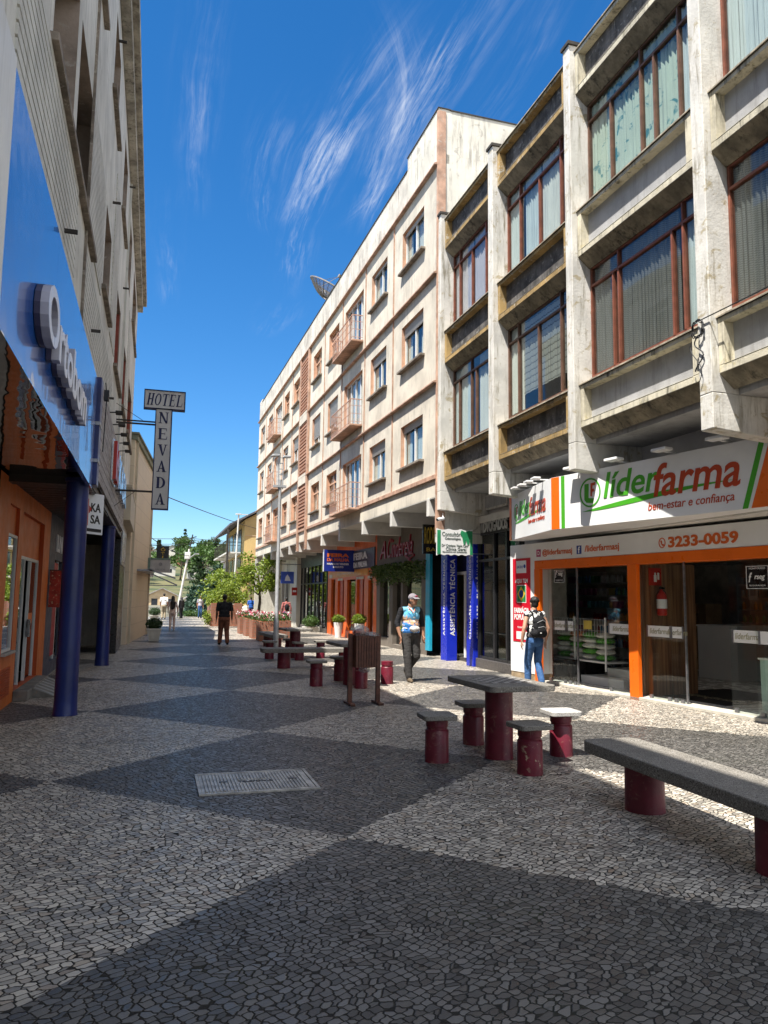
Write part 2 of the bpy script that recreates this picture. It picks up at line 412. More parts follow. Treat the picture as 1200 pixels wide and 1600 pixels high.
# ================================================================== RIGHT: concrete building with framed bays
FX = 6.5
CREAM = mat('cream_concrete', (0.62, 0.57, 0.44), 0.8, 0.2, 1.6, 0.4, 30, streak=1.0, scol=(0.09, 0.08, 0.055), spots=0.7, spotcol=(0.46, 0.40, 0.22))
OCHRE = mat('ochre_concrete', (0.40, 0.27, 0.11), 0.85, 0.25, 2.2, 0.35, 30, streak=0.95, scol=(0.06, 0.05, 0.035), spots=1.0, spotcol=(0.48, 0.45, 0.38))
PILLAR = mat('pillar_paint', (0.68, 0.66, 0.61), 0.75, 0.14, 1.8, 0.45, 26, streak=0.85, scol=(0.20, 0.17, 0.11), spots=0.9, spotcol=(0.40, 0.34, 0.22))
PANEL = mat('grey_panel', (0.40, 0.40, 0.40), 0.85, 0.12, 2, 0.2, 40, streak=0.45, scol=(0.16, 0.15, 0.14))
MOULD = mat('mouldy_panel', (0.13, 0.12, 0.11), 0.9, 0.4, 3, 0.4, 30, streak=0.9, scol=(0.03, 0.03, 0.03), spots=0.7, spotcol=(0.34, 0.33, 0.31))
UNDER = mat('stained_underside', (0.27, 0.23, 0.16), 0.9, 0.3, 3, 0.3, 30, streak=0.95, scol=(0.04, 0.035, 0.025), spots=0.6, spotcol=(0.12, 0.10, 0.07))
SOFFIT = mat('soffit_paint', (0.62, 0.60, 0.56), 0.8, 0.1, 1.2, 0.1, 40, spots=0.25, spotcol=(0.35, 0.33, 0.28))
LEDGE = mat('weathered_ledge', (0.38, 0.33, 0.25), 0.9, 0.3, 5, 0.5, 40, streak=0.6, scol=(0.07, 0.06, 0.05), spots=0.8, spotcol=(0.10, 0.09, 0.075))
BLACKCAP = mat('black_cap', (0.05, 0.045, 0.04), 0.9, 0.3, 4, 0.3, 40)
WINRED = mat('red_oxide_frame', (0.22, 0.075, 0.045), 0.5, 0.2, 6, 0.1, 80)
WINBROWN = mat('brown_frame', (0.16, 0.085, 0.055), 0.55, 0.2, 6, 0.1, 80)
GLASS = glass_mat('window_glass', (0.88, 0.91, 0.90), 0.75, 0.012, 0.05)
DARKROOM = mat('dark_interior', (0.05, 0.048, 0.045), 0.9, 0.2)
CURT_W = cloth_mat('white_curtain', (0.74, 0.73, 0.68)); CURT_G = cloth_mat('green_patterned_curtain', (0.52, 0.60, 0.52), 12, pat=(0.07, 0.22, 0.25))
CURT_L = cloth_mat('lilac_curtain', (0.62, 0.55, 0.60)); CURT_P = cloth_mat('pale_blue_curtain', (0.62, 0.68, 0.70))
def blind_mat(name, col, pitch):
    mt, n, b = new_mat(name); x, y, z = n.sep(n.pos())
    fr = n.math('FRACT', n.math('MULTIPLY', z, 1/pitch))
    n.put(b.inputs['Base Color'], n.mix(n.ramp(fr, 0.0, 0.35), tuple(q*0.3 for q in col), col)); b.inputs['Roughness'].default_value = 0.6
    n.put(b.inputs['Normal'], n.bump(fr, 0.8, pitch*0.4)); return mt
BLIND = blind_mat('slat_blind', (0.36, 0.35, 0.34), 0.03); BLIND2 = blind_mat('wide_blind', (0.72, 0.71, 0.67), 0.13)

bld = thing('apartment_building', 'weathered concrete building with tall white pillars and red framed windows above the pharmacy', 'building', (FX, 11, 0))
PY = [(4.46, 4.70), (7.72, 7.95), (10.97, 11.18), (14.13, 14.37), (17.20, 17.38)]
for i, (a, b) in enumerate(PY):
    p = MB(); p.box(FX, 7.02, a, b, 4.22, 11.25)
    p.prism([(FX, a, 3.77), (7.78, a, 3.66), (7.78, a, 4.22), (FX, a, 4.22)], (0, b-a, 0))
    o = p.build('pillar', PILLAR, bld, 0.012)
    c = MB(); c.box(FX-0.03, 7.05, a-0.03, b+0.03, 11.25, 11.31); c.build('pillar_cap', BLACKCAP, o)
def sill_box(y0, y1, zb, zt, fm, pm, face):
    """boxed balcony front: sloped ledge, sunk panel, chamfered underside"""
    L = y1-y0; x = 6.61
    t = MB()
    t.m = 0
    t.prism([(x, y0, zb), (x, y0, zb+0.10), (6.80, y0, zb+0.10), (6.88, y0, zb+0.10), (6.88, y0, zb+0.002), (x+0.01, y0, zb+0.002)], (0, L, 0))
    for (a, b) in ((y0, y0+0.12), (y1-0.10, y1)): t.box(x, 6.86, a, b, zb+0.10, zt-0.08)
    t.prism([(x, y0, zt-0.08), (x, y0, zt-0.015), (6.88, y0, zt+0.135), (6.88, y0, zt-0.08)], (0, L, 0))
    o = t.build('sill_box', fm, bld, 0.008)
    q = MB(); q.box(6.76, 6.86, y0+0.12, y1-0.10, zb+0.10, zt-0.08); q.build('sunk_panel', pm, o)
    q = MB(); q.box(x-0.004, 6.76, y0+0.12, y1-0.10, zb+0.100, zb+0.104); q.build('lower_lip', face, o)
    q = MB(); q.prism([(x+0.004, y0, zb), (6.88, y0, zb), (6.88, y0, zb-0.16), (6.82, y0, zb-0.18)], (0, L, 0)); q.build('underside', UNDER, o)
    q = MB(); q.prism([(x-0.025, y0-0.01, zt-0.015), (x-0.025, y0-0.01, zt+0.012), (6.88, y0-0.01, zt+0.16), (6.88, y0-0.01, zt+0.137)], (0, L+0.02, 0)); q.build('ledge', LEDGE, o, 0.005)
def bay_window(y0, y1, z0, z1, fm, cuts, trans, curtains, label=None):
    """wide window: frame, mullions, transom row, glass, curtains behind"""
    X = 6.84; f = MB(); fw = 0.045
    fw = 0.038; cuts = sorted(1-c for c in cuts); curtains = [(1-b_, 1-a_, m_, z_) for (a_, b_, m_, z_) in curtains]
    f.box(X, X+0.07, y0, y0+fw, z0, z1); f.box(X, X+0.07, y1-fw, y1, z0, z1)
    f.box(X, X+0.07, y0+fw, y1-fw, z0, z0+fw); f.box(X, X+0.07, y0+fw, y1-fw, z1-fw, z1)
    f.box(X-0.004, X+0.07, y0+fw, y1-fw, trans-fw/2, trans+fw/2)
    for c in cuts: 
        f.box(X-0.006, X+0.066, y0+(y1-y0)*c-fw/2, y0+(y1-y0)*c+fw/2, z0+fw, trans-fw/2)
    for c in cuts[::2]: f.box(X-0.006, X+0.066, y0+(y1-y0)*c-0.015, y0+(y1-y0)*c+0.015, trans+fw/2, z1-fw)
    o = f.build('window', fm, bld)
    if label: o['label'] = label
    p = MB(); p.box(X+0.028, X+0.034, y0+fw, y1-fw, z0+fw, z1-fw); p.build('pane', GLASS, o)
    for (a, b, mt_, zz) in curtains:
        q = MB(); ya, yb = y0+(y1-y0)*a, y0+(y1-y0)*b; n = max(4, int((yb-ya)*40))
        pts = [(X+0.075+0.016*math.sin(i*1.9)+0.008*math.sin(i*0.7), ya+(yb-ya)*i/n) for i in range(n+1)]
        zt = z1-0.05 if zz >= 1 else z1-0.05
        zl = z0+(z1-z0)*(1-zz)
        for (p0, p1) in zip(pts[:-1], pts[1:]):
            q.poly([(p0[0], p0[1], zl), (p1[0], p1[1], zl), (p1[0], p1[1], zt), (p0[0], p0[1], zt)])
        q.build('curtain', mt_, o, recalc=False)
bays = []
for i in range(4): bays.append((PY[i][1], PY[i+1][0]))
# bay 0 nearest ... bay 3 beside the peach building
SP = [  # per bay: frame, panel, lip face
    (CREAM, PANEL, CREAM), (CREAM, PANEL, CREAM), (OCHRE, MOULD, LEDGE), (OCHRE, MOULD, LEDGE)]
for i, (ya, yb) in enumerate(bays):
    fm, pm, face = SP[i]
    for k, (zb, zt) in enumerate(((4.46, 5.18), (7.39, 8.20), (10.33, 11.12))):
        fm2 = fm if not (i == 1 and k == 2) else CREAM
        sill_box(ya+0.13, yb-0.005, zb, zt, fm2, MOULD if k == 2 else pm, face)
WN = [
    [(WINRED, (0.25, 0.52, 0.84), [(0.0, 0.8, BLIND, 1), (0.8, 1, CURT_P, 1)]), (WINRED, (0.3, 0.6, 0.72), [(0.0, 0.55, CURT_P, 1), (0.62, 1, CURT_W, 1)])],
    [(WINRED, (0.22, 0.27, 0.71, 0.79), [(0.0, 0.74, BLIND, 1), (0.76, 1.0, CURT_P, 1)]), (WINBROWN, (0.23, 0.5, 0.61, 0.8), [(0.0, 0.78, CURT_G, 1), (0.8, 1.0, CURT_P, 1)])],
    [(WINBROWN, (0.16, 0.45, 0.74), [(0.0, 0.2, CURT_W, 0.95), (0.2, 0.76, BLIND2, 0.8), (0.76, 1.0, CURT_W, 1)]), (WINRED, (0.2, 0.48, 0.76), [(0.0, 0.2, CURT_P, 1), (0.25, 0.47, CURT_P, 1), (0.49, 0.74, CURT_W, 1), (0.78, 1, CURT_P, 1)])],
    [(WINBROWN, (0.14, 0.4, 0.5, 0.76), [(0.0, 0.36, CURT_P, 1), (0.52, 0.7, CURT_W, 1), (0.78, 1.0, CURT_W, 1)]), (WINRED, (0.15, 0.42, 0.7), [(0.02, 0.14, CURT_L, 1), (0.17, 0.4, CURT_L, 1), (0.44, 0.68, CURT_L, 1), (0.74, 1, CURT_W, 1)])]]
for i, (ya, yb) in enumerate(bays):
    for k, (z0, z1, tr) in enumerate(((5.32, 7.23, 6.90), (8.345, 10.17, 9.84))):
        fm, cuts, cu = WN[i][k]
        bay_window(ya+0.02, yb-0.005, z0, z1, fm, cuts, tr, cu)
s = MB()   # storeys behind the frames
for (z0, z1) in ((4.22, 4.34), (5.18, 5.31), (7.235, 8.335), (10.18, 11.0)): s.box(6.885 if z0 > 5 else 6.9, 12.0, 4.2, 17.38, z0, z1)
s.box(7.02, 12.0, 4.2, 17.38, 4.34, 5.18)
for (a, b) in PY: s.box(7.02, 12.0, a+0.01, b-0.01, 5.31, 7.235); s.box(7.02, 12.0, a+0.01, b-0.01, 8.335, 10.18)
s.build('wall', PANEL, bld)
s = MB()
for z0, z1 in ((5.36, 7.235), (8.385, 10.18)): s.box(9.4, 9.5, 4.71, 17.19, z0, z1)
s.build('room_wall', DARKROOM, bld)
s = MB(); s.box(7.78, 12.0, 4.2, 17.38, 2.85, 4.218); s.build('upper_shop_wall', SOFFIT, bld)
# near continuation of the row beyond the frame (casts its share of bounce light)
# small louvred vent window in the wall over the shops
v = MB(); v.box(7.70, 7.775, 16.0, 17.3, 3.80, 4.17); vo = v.build('vent_window', PILLAR, bld)
for a in (16.06, 16.68): v = MB(); v.box(7.685, 7.70, a, a+0.56, 3.85, 4.13); v.build('vent_pane', PANEL, vo)

# loose black cable coiled on the pillar
cb = MB(); pts = []
for i in range(60): a = i*0.42; pts.append((6.47-0.01*(i % 3), 7.90+0.10*math.cos(a)+0.02*math.sin(i), 5.08+0.11*math.sin(a)+0.02*math.cos(i*2)))
cb.tube(pts, 0.006, 5)
pts = [(6.47, 7.9+0.08*math.sin(i*0.6), 5.0-0.035*i) for i in range(14)]; cb.tube(pts, 0.009, 5)
pts = [(6.46, 7.95+0.1*math.sin(i*0.25+1.5), 4.9-0.03*i) for i in range(18)]; cb.tube(pts, 0.006, 5)
pts = [(6.47, 7.85-(7.85-4.0)*i/20, 5.18+0.12*i/20-0.05*math.sin(math.pi*i/20)) for i in range(21)]; cb.tube(pts, 0.008, 5)
tag(cb.build('cable', mat('black_rubber', (0.015, 0.015, 0.016), 0.5)), 'loop of loose black cable tied on the nearest white pillar', 'cable')

# ================================================================== PEACH building (facade turned a little toward the street)
pA = Vector((6.5, 17.4, 0)); pd = Vector((-0.0147, 0.9999, 0)).normalized(); pn = Vector((-pd.y, pd.x, 0))   # pn points to the street
TP = Matrix(((pd.x, pn.x, 0, pA.x), (pd.y, pn.y, 0, pA.y), (0, 0, 1, 0), (0, 0, 0, 1)))     # local: s along, w out, z
PEACH = mat('grey_cream_render', (0.66, 0.60, 0.50), 0.85, 0.13, 1.1, 0.3, 40, streak=0.5, scol=(0.27, 0.24, 0.20), spots=0.25, spotcol=(0.33, 0.30, 0.27))
PARAP = mat('parapet_render', (0.64, 0.60, 0.53), 0.88, 0.18, 1.3, 0.35, 40, streak=1.0, scol=(0.20, 0.17, 0.15), spots=0.4, spotcol=(0.25, 0.22, 0.2))
SIDEW = mat('cracked_white_wall', (0.66, 0.63, 0.55), 0.9, 0.12, 1.0, 0.3, 30, streak=0.6, scol=(0.16, 0.14, 0.12), spots=0.5, spotcol=(0.2, 0.18, 0.16))
PINK = mat('salmon_trim', (0.50, 0.31, 0.22), 0.8, 0.25, 3, 0.3, 40, streak=0.6, scol=(0.22, 0.13, 0.09), spots=0.6, spotcol=(0.47, 0.42, 0.36))
SALJ = mat('salmon_reveal', (0.60, 0.36, 0.24), 0.8, 0.15, 3, 0.15, 40, spots=0.3, spotcol=(0.55, 0.5, 0.43))
ALU = mat('white_window_frame', (0.72, 0.72, 0.70), 0.4, 0.06, 4, 0.0)
SHUT = blind_mat('roller_shutter', (0.50, 0.49, 0.47), 0.05)
SILLM = mat('dark_sill', (0.24, 0.20, 0.16), 0.85, 0.3, 5, 0.3, 50, spots=0.5, spotcol=(0.5, 0.47, 0.4))
pe = thing('apartment_building', 'long pale peach trimmed four storey building with small balconies and a satellite dish', 'building', pA)
cols = [(1.03, 2.80, 'w'), (4.25, 5.92, 'w'), (6.90, 9.35, 'b'), (10.30, 11.93, 'w'), (13.28, 14.85, 'w'), (17.95, 19.45, 'w'), (20.6, 22.05, 'w'), (22.85, 24.9, 'b'), (25.85, 27.3, 'w'), (28.8, 30.4, 'w')]
rows = [(5.20, 6.40), (8.0, 9.28), (10.9, 12.1)]
LEN = 31.3
ops = []
for (a, b, ty) in cols:
    for (z0, z1) in rows: ops.append((a, b, z0 if ty == 'w' else z0-0.55, z1))
def facade(mb, s0, s1, z0, z1, ops, w0, w1):
    """sheet of wall with openings and their reveals (w0 outer face)"""
    ss = sorted({s0, s1, *[o[0] for o in ops], *[o[1] for o in ops]}); zs = sorted({z0, z1, *[o[2] for o in ops], *[o[3] for o in ops]})
    for a, b in zip(ss[:-1], ss[1:]):
        for c, d in zip(zs[:-1], zs[1:]):
            if any(o[0] <= a and b <= o[1] and o[2] <= c and d <= o[3] for o in ops): continue
            mb.m = 0; mb.poly([(a, w0, c), (b, w0, c), (b, w0, d), (a, w0, d)])
    for (a, b, c, d) in ops:
        mb.m = 1
        mb.poly([(a, w0, c), (a, w1, c), (a, w1, d), (a, w0, d)]); mb.poly([(b, w0, c), (b, w0, d), (b, w1, d), (b, w1, c)])
        mb.poly([(a, w0, d), (a, w1, d), (b, w1, d), (b, w0, d)]); mb.poly([(a, w0, c), (b, w0, c), (b, w1, c), (a, w1, c)])
        mb.m = 0
f = MB(TP); facade(f, 0.0, LEN, 4.12, 12.75, ops, 0.0, -0.22)
f.build('facade', [PEACH, SALJ], pe, recalc=False)
b = MB(TP)
b.box(0.002, LEN-0.002, -7, -0.26, 4.12, 13.0)
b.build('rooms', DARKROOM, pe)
b = MB(TP); b.box(0.0, 0.12, -9.5, -0.004, 3.0, 12.998); b.build('end_wall', SIDEW, pe); b = MB(TP); b.box(LEN-0.12, LEN, -9.5, -0.004, 0.0, 13.0); b.build('end_wall', SIDEW, pe)
b = MB(TP)
b.box(0, 2.42, -0.3, -0.002, 12.75, 14.22); b.box(0.0, 0.25, -9.5, -0.3, 13.0, 14.2); b.build('raised_parapet', SIDEW, pe)
b = MB(TP); b.box(2.42, LEN, -0.25, -0.002, 12.75, 13.84); b.box(LEN-1.1, LEN+0.002, -0.3, 0.004, 13.84, 14.02); b.build('parapet', PARAP, pe)
b = MB(TP); b.box(-0.02, 2.44, -0.33, 0.02, 14.22, 14.25); b.box(-0.02, 0.28, -9.5, -0.33, 14.2, 14.235); b.box(2.44, LEN-1.1, -0.28, 0.02, 13.84, 13.87); b.build('flashing', BLACKCAP, pe)
b = MB(TP)
for z in (7.0, 9.82, 12.72): b.prism([(0, 0, z-0.05), (0, 0.11, z-0.04), (0, 0.11, z), (0, 0, z+0.05)], (LEN, 0, 0))
b.box(0, LEN, 0.001, 0.06, 4.55, 4.66)
b.build('string_course', PINK, pe, 0.006)
for s_ in (3.55, 6.58, 9.66, 12.6, 19.9-0.3, 22.3, 25.35, 28.1): b = MB(TP); b.box(s_-0.022, s_+0.022, 0.0005, 0.03, 4.66, 12.65); b.build('thin_pilaster', PINK, pe)
for e_ in ((-0.03, 0.055, -0.2, 0.03, 3.2, 14.15), (15.42, 15.62, 0.001, 0.1, 3.7, 12.7), (17.25, 17.45, 0.001, 0.1, 3.7, 12.7)): b = MB(TP); b.box(*e_); b.build('corner_pilaster', PINK, pe, 0.01)
LATT = brick_mat('lattice_brick', (0.48, 0.26, 0.17), (0.42, 0.22, 0.14), (0.16, 0.07, 0.045), 1.0, 0.24, 0.14)
b = MB(TP); b.box(15.62, 17.25, 0.001, 0.03, 4.7, 12.6); b.build('brick_lattice', LATT, pe)
bk = MB(TP)
for z in range(50):
    zz = 4.75+z*0.155
    if zz > 12.5: break
    bk.box(15.64, 17.23, 0.03, 0.075, zz, zz+0.085)
bk.build('lattice_course', LATT, pe)
for z in (7.0, 9.82): b = MB(TP); b.box(15.63, 17.24, 0.076, 0.11, z-0.35, z+0.1); b.build('lattice_band', PEACH, pe)
for s_ in (0.6, 3.6, 6.6, 9.68, 12.6, 15.52, 17.35, 19.66, 22.2, 25.1, 28.0, 31.1): b = MB(TP); b.box(s_-0.09, s_+0.09, -1.35, 0.01 if s_ not in (15.52, 17.35) else 0.1, 3.68, 4.13); b.build('beam', SOFFIT, pe, 0.008)
b = MB(TP); b.box(0, LEN, -1.5, -0.003, 4.10, 4.14); b.build('soffit', SOFFIT, pe)
for ci, (a, bb, ty) in enumerate(cols):
    for ri, (z0, z1) in enumerate(rows):
        zz = z0 if ty == 'w' else z0-0.55
        wood = (ci >= 3 and ri == 0) or (ci in (3, 4, 6) and ri == 2) or (ci == 5 and ri != 1)
        fr = MB(TP); W0, W1 = -0.17, -0.11; fw = 0.05
        fr.box(a, a+fw, W0, W1, zz, z1); fr.box(bb-fw, bb, W0, W1, zz, z1); fr.box(a+fw, bb-fw, W0, W1, zz, zz+fw); fr.box(a+fw, bb-fw, W0, W1, z1-fw, z1)
        n = 2 if ty == 'w' else 4
        for i in range(1, n): c = a+(bb-a)*i/n; fr.box(c-0.035, c+0.035, W0, W1+0.004, zz+fw, z1-fw)
        if wood: fr.box(a+fw, bb-fw, W0, W1+0.006, z1-0.42, z1-0.36)
        o = fr.build('window' if ty == 'w' else 'balcony_door', SALJ if wood else ALU, pe)
        q = MB(TP); q.box(a+fw, bb-fw, -0.145, -0.139, zz+fw, z1-fw); q.build('pane', GLASS, o)
        q = MB(TP); rr = random.Random(ci*7+ri)
        segs = [(0.02, 0.35+0.15*rr.random()), (0.62+0.2*rr.random(), 0.98)]
        for (u0, u1) in segs:
            nn = max(4, int((u1-u0)*(bb-a)*24))
            for i in range(nn):
                s0, s1 = a+(bb-a)*(u0+(u1-u0)*i/nn), a+(bb-a)*(u0+(u1-u0)*(i+1)/nn)
                q.poly([(s0, -0.21+0.02*(i % 2), zz+0.04), (s1, -0.21+0.02*((i+1) % 2), zz+0.04), (s1, -0.21+0.02*((i+1) % 2), z1-0.04), (s0, -0.21+0.02*(i % 2), z1-0.04)])
        q.build('curtain', (CURT_W, CURT_P, CURT_W)[rr.randrange(3)], o, recalc=False)
        if ty == 'w' and not wood:
            sh = {(0, 0): .16, (0, 1): .24, (0, 2): 0.1, (1, 0): .26, (1, 1): .24, (1, 2): 0.08, (3, 1): .72, (4, 1): .7, (5, 1): .45}.get((ci, ri), 0.2)
            q = MB(TP); q.box(a+0.01, bb-0.01, -0.108, -0.085, z1-(z1-z0)*sh, z1-0.002); q.build('roller_shutter', SHUT, o)
        if ty == 'w':
            q = MB(TP); q.box(a-0.12, bb+0.06, -0.1, 0.13, z0-0.065, z0-0.004); q.build('sill', SILLM, o, 0.006)
    if ty == 'b':
        for ri, (z0, z1) in enumerate(rows):
            zf = z0-0.62; s0, s1 = a-0.05, bb+0.3
            if ci == 7: s0, s1 = a-0.05, bb+0.2
            d = 0.42
            q = MB(TP); q.box(s0, s1, 0.0, d, zf-0.065, zf); bo = q.build('balcony', PINK, pe, 0.01)
            q = MB(TP)
            rail = [(s0+0.02, 0.02), (s0+0.02, d-0.03), (s1-0.02, d-0.03), (s1-0.02, 0.02)]
            for hz in (0.08, 0.35, 0.62, 0.84):
                for p0, p1 in zip(rail[:-1], rail[1:]): q.bar((*p0, zf+hz), (*p1, zf+hz), 0.014 if hz < 0.8 else 0.028)
            nb = int((s1-s0)/0.15)
            for i in range(nb+1): q.bar((s0+0.02+(s1-s0-0.04)*i/nb, d-0.03, zf), (s0+0.02+(s1-s0-0.04)*i/nb, d-0.03, zf+0.84), 0.012)
            for i in range(1, 4):
                for ss in (s0+0.02, s1-0.02): q.bar((ss, d*i/4, zf), (ss, d*i/4, zf+0.84), 0.012)
            q.build('railing', mat('salmon_rail', (0.50, 0.30, 0.22), 0.6, 0.15, 8, 0.1), bo)
# satellite dish on the roof
d = thing('satellite_dish', 'mesh satellite dish on the parapet of the peach trimmed building', 'satellite dish', (6.9, 31.6, 13.85))
mesh_m = mat('dish_mesh', (0.30, 0.28, 0.26), 0.5, 0.1, 8, 0.1, metal=0.3)
dm = MB(); n = 26; R = 1.05; ax = Vector((0.42, -0.25, 0.85)).normalized(); e1 = ax.cross(Vector((0, 0, 1))).normalized(); e2 = ax.cross(e1); cc = Vector((6.75, 31.6, 14.75))
rings = []
for k in range(1, 7):
    r = R*k/6; rings.append([cc+e1*r*math.cos(2*math.pi*i/n)+e2*r*math.sin(2*math.pi*i/n)+ax*(0.5*(r/R)**2-0.25) for i in range(n)])
for A, B in zip(rings[:-1], rings[1:]):
    for i in range(n):
        j = (i+1) % n; a_, b_, c2, d_ = A[i], A[j], B[j], B[i]; ce = (a_+b_+c2+d_)/4
        dm.bar(a_, b_, 0.012); dm.bar(a_, d_, 0.02 if i % 2 else 0.03)
        for u in (0.2, 0.4, 0.6, 0.8): dm.bar(a_.lerp(b_, u), d_.lerp(c2, u), 0.009); dm.bar(a_.lerp(d_, u), b_.lerp(c2, u), 0.009)
for i in range(n): dm.bar(rings[-1][i], rings[-1][(i+1) % n], 0.05)
dm.build('reflector', mesh_m, d, recalc=False)
dm = MB(); dm.cyl((6.9, 31.6, 12.9), (6.9, 31.6, 14.3), 0.05); dm.bar((6.9, 31.6, 14.25), cc-ax*0.2, 0.06)
for i in (0, 9, 17): dm.bar(rings[-1][i], cc+ax*0.9, 0.018)
dm.cyl(cc+ax*0.85, cc+ax*1.0, 0.06); dm.build('mast', mesh_m, d)

# ================================================================== LEFT: grey-white building with shops under it
LX = -0.95
TL = Matrix(((0, 1, 0, LX), (1, 0, 0, 0), (0, 0, 1, 0), (0, 0, 0, 1)))      # local: s = Y, w = outwards (+X), z
LREND = mat('grey_white_render', (0.66, 0.645, 0.59), 0.85, 0.16, 0.9, 0.45, 22, streak=0.55, scol=(0.24, 0.22, 0.19), spots=0.35, spotcol=(0.33, 0.31, 0.27))
LJAMB = mat('brown_reveal', (0.34, 0.27, 0.22), 0.9, 0.25, 2, 0.4, 25, spots=0.5, spotcol=(0.45, 0.42, 0.37))
REDJ = mat('red_shutter_wood', (0.30, 0.06, 0.035), 0.6, 0.2, 5, 0.1)
BEIGE = mat('beige_tiles', (0.52, 0.45, 0.34), 0.6, 0.1, 1.5, 0.05, 30)
lb = thing('office_building', 'tall grey white building with deep windows above the blue shop sign', 'building', (LX, 8, 0))
lops = []; zsh = 0.0
for (a, b, z0, z1) in ((-7.2, -5.7, 5.95, 7.45), (-3.7, -2.2, 5.95, 7.45), (-0.4, 1.1, 5.95, 7.45), (2.6, 4.1, 5.95, 7.45), (6.1, 7.57, 5.95, 7.46), (7.84, 9.75, 5.98, 7.48), (12.0, 13.35, 6.3, 7.62), (15.62, 17.05, 6.15, 7.68), (19.2, 20.6, 6.2, 7.7), (22.65, 25.45, 6.3, 7.8)):
    lops.append((a, b, z0, z1)); lops.append((a, b, z0+3.2, z1+3.22))
f = MB(TL); facade(f, -12, 27.0, 3.4, 11.3, lops, 0.0, -0.5); f.build('facade', [LREND, LJAMB], lb, recalc=False)
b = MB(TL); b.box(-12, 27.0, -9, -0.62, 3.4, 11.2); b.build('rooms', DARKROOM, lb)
b = MB(TL); b.box(-12, 26.99, -9, -0.004, 11.3, 11.55); b.box(26.85, 27.0, -9, -0.003, 0, 11.3); b.box(-12, -11.85, -9, -0.003, 0, 11.3); b.build('roof', LREND, lb)
b = MB(TL); b.box(-12, 27.05, -0.4, 0.285, 11.58, 11.8); b.box(-12, 27.02, 0.0, 0.17, 11.35, 11.58)
b.build('cornice', mat('cornice_render', (0.46, 0.43, 0.37), 0.9, 0.3, 2.5, 0.5, 20, streak=0.9, scol=(0.08, 0.075, 0.06), spots=0.8, spotcol=(0.2, 0.18, 0.15)), lb, 0.01)
for i, (a, bb, z0, z1) in enumerate(lops):
    if a < 3: continue
    fm = REDJ if (14 < a < 30 and z0 < 9) else ALU
    q = MB(TL)
    for s0, s1 in ((a, a+0.06), (bb-0.06, bb), ((a+bb)/2-0.03, (a+bb)/2+0.03)): q.box(s0, s1, -0.5, -0.44, z0, z1)
    q.box(a+0.06, bb-0.06, -0.497, -0.443, z0, z0+0.06); q.box(a+0.06, bb-0.06, -0.497, -0.443, z1-0.06, z1)
    o = q.build('window', fm, lb)
    q = MB(TL); q.box(a+0.06, bb-0.06, -0.48, -0.47, z0+0.06, z1-0.06); q.build('pane', GLASS, o)
    if fm is REDJ:
        q = MB(TL); q.box(bb-0.04, bb-0.004, -0.43, -0.02, z0+0.02, z1-0.02); q.build('shutter_leaf', REDJ, o)
for (s0, s1, z) in ((5.95, 10.1, 5.86), (5.95, 10.1, 9.08), (11.8, 13.6, 6.2), (15.4, 18.0, 6.05), (19.0, 20.8, 6.1), (22.4, 26.2, 6.2), (15.4, 17.3, 9.27), (22.4, 26.0, 9.42), (11.8, 13.6, 9.42)):
    q = MB(TL); q.box(s0, s1, -0.02, 0.07, z, z+0.07); q.build('sill', SILLM, lb, 0.006)
RIB = mat('ribbed_render', (0.62, 0.61, 0.565), 0.85, 0.12, 1.2, 0.3, 30, streak=0.5, scol=(0.22, 0.2, 0.18))
for (s0, s1, z0, z1) in ((4.75, 8.25, 4.80, 5.78), (9.3, 15.2, 4.80, 5.72), (9.3, 11.6, 6.0, 7.6), (13.8, 15.3, 6.2, 9.1), (20.9, 22.3, 5.2, 9.2)):
    q = MB(TL); z = z0
    while z < z1: q.box(s0, s1, 0.0, 0.016, z, z+0.075); z += 0.098
    q.build('ribbed_cladding', RIB, lb)
q = MB(TL); q.box(9.16, 9.22, 0.0, 0.03, 4.72, 11.3); q.build('joint_strip', SILLM, lb)
q = MB(TL); q.box(18.2, 18.26, 0.0, 0.05, 4.8, 11.3); q.build('drain_pipe', LREND, lb)
for (s_, z) in ((7.3, 4.95), (10.4, 5.05), (13.1, 8.2), (14.0, 5.05), (17.4, 8.4), (12.5, 10.7), (18.0, 11.1)):
    q = MB(TL); q.box(s_, s_+0.03, 0.0, 0.13, z, z+0.035); q.build('iron_peg', BLACKCAP, lb)
# fascia of the nearer neighbour
q = MB(TL); q.box(-12, 4.62, 0.0, 0.05, 3.1, 4.75); q.build('white_fascia', paint_white, lb, 0.01)
# ground floor wall, portico ceiling
STONE = mat('grey_pilaster', (0.40, 0.38, 0.35), 0.7, 0.15, 2, 0.15, 40)
q = MB(); q.box(-9.9, -2.02, -12, 11.0, 0.0, 3.4); q.box(-9.9, -2.85, 11.0, 27.0, 0.0, 3.4); q.build('ground_floor_wall', STONE, lb)
q = MB(); q.box(-2.8, LX-0.01, 12.42, 27.0, 3.262, 3.40); q.box(-2.85, LX-0.02, 11.9, 12.42, 3.262, 3.39); q.build('portico_ceiling', mat('dark_slats', (0.035, 0.025, 0.02), 0.5, 0.2, 6, 0.1), lb)
for i in range(34):
    pass
q = MB()
for i in range(16): q.box(-2.0, LX-0.03, 11.95+i*0.3, 12.2+i*0.3, 3.232, 3.26)
q.build('ceiling_slats', MATS['dark_slats'], lb)
q = MB(); q.box(-1.45, -1.35, 13.7, 13.78, 3.2, 3.23); q.box(-1.5, -1.15, 13.6, 13.68, 3.205, 3.23); q.build('ceiling_light', paint_white, lb)

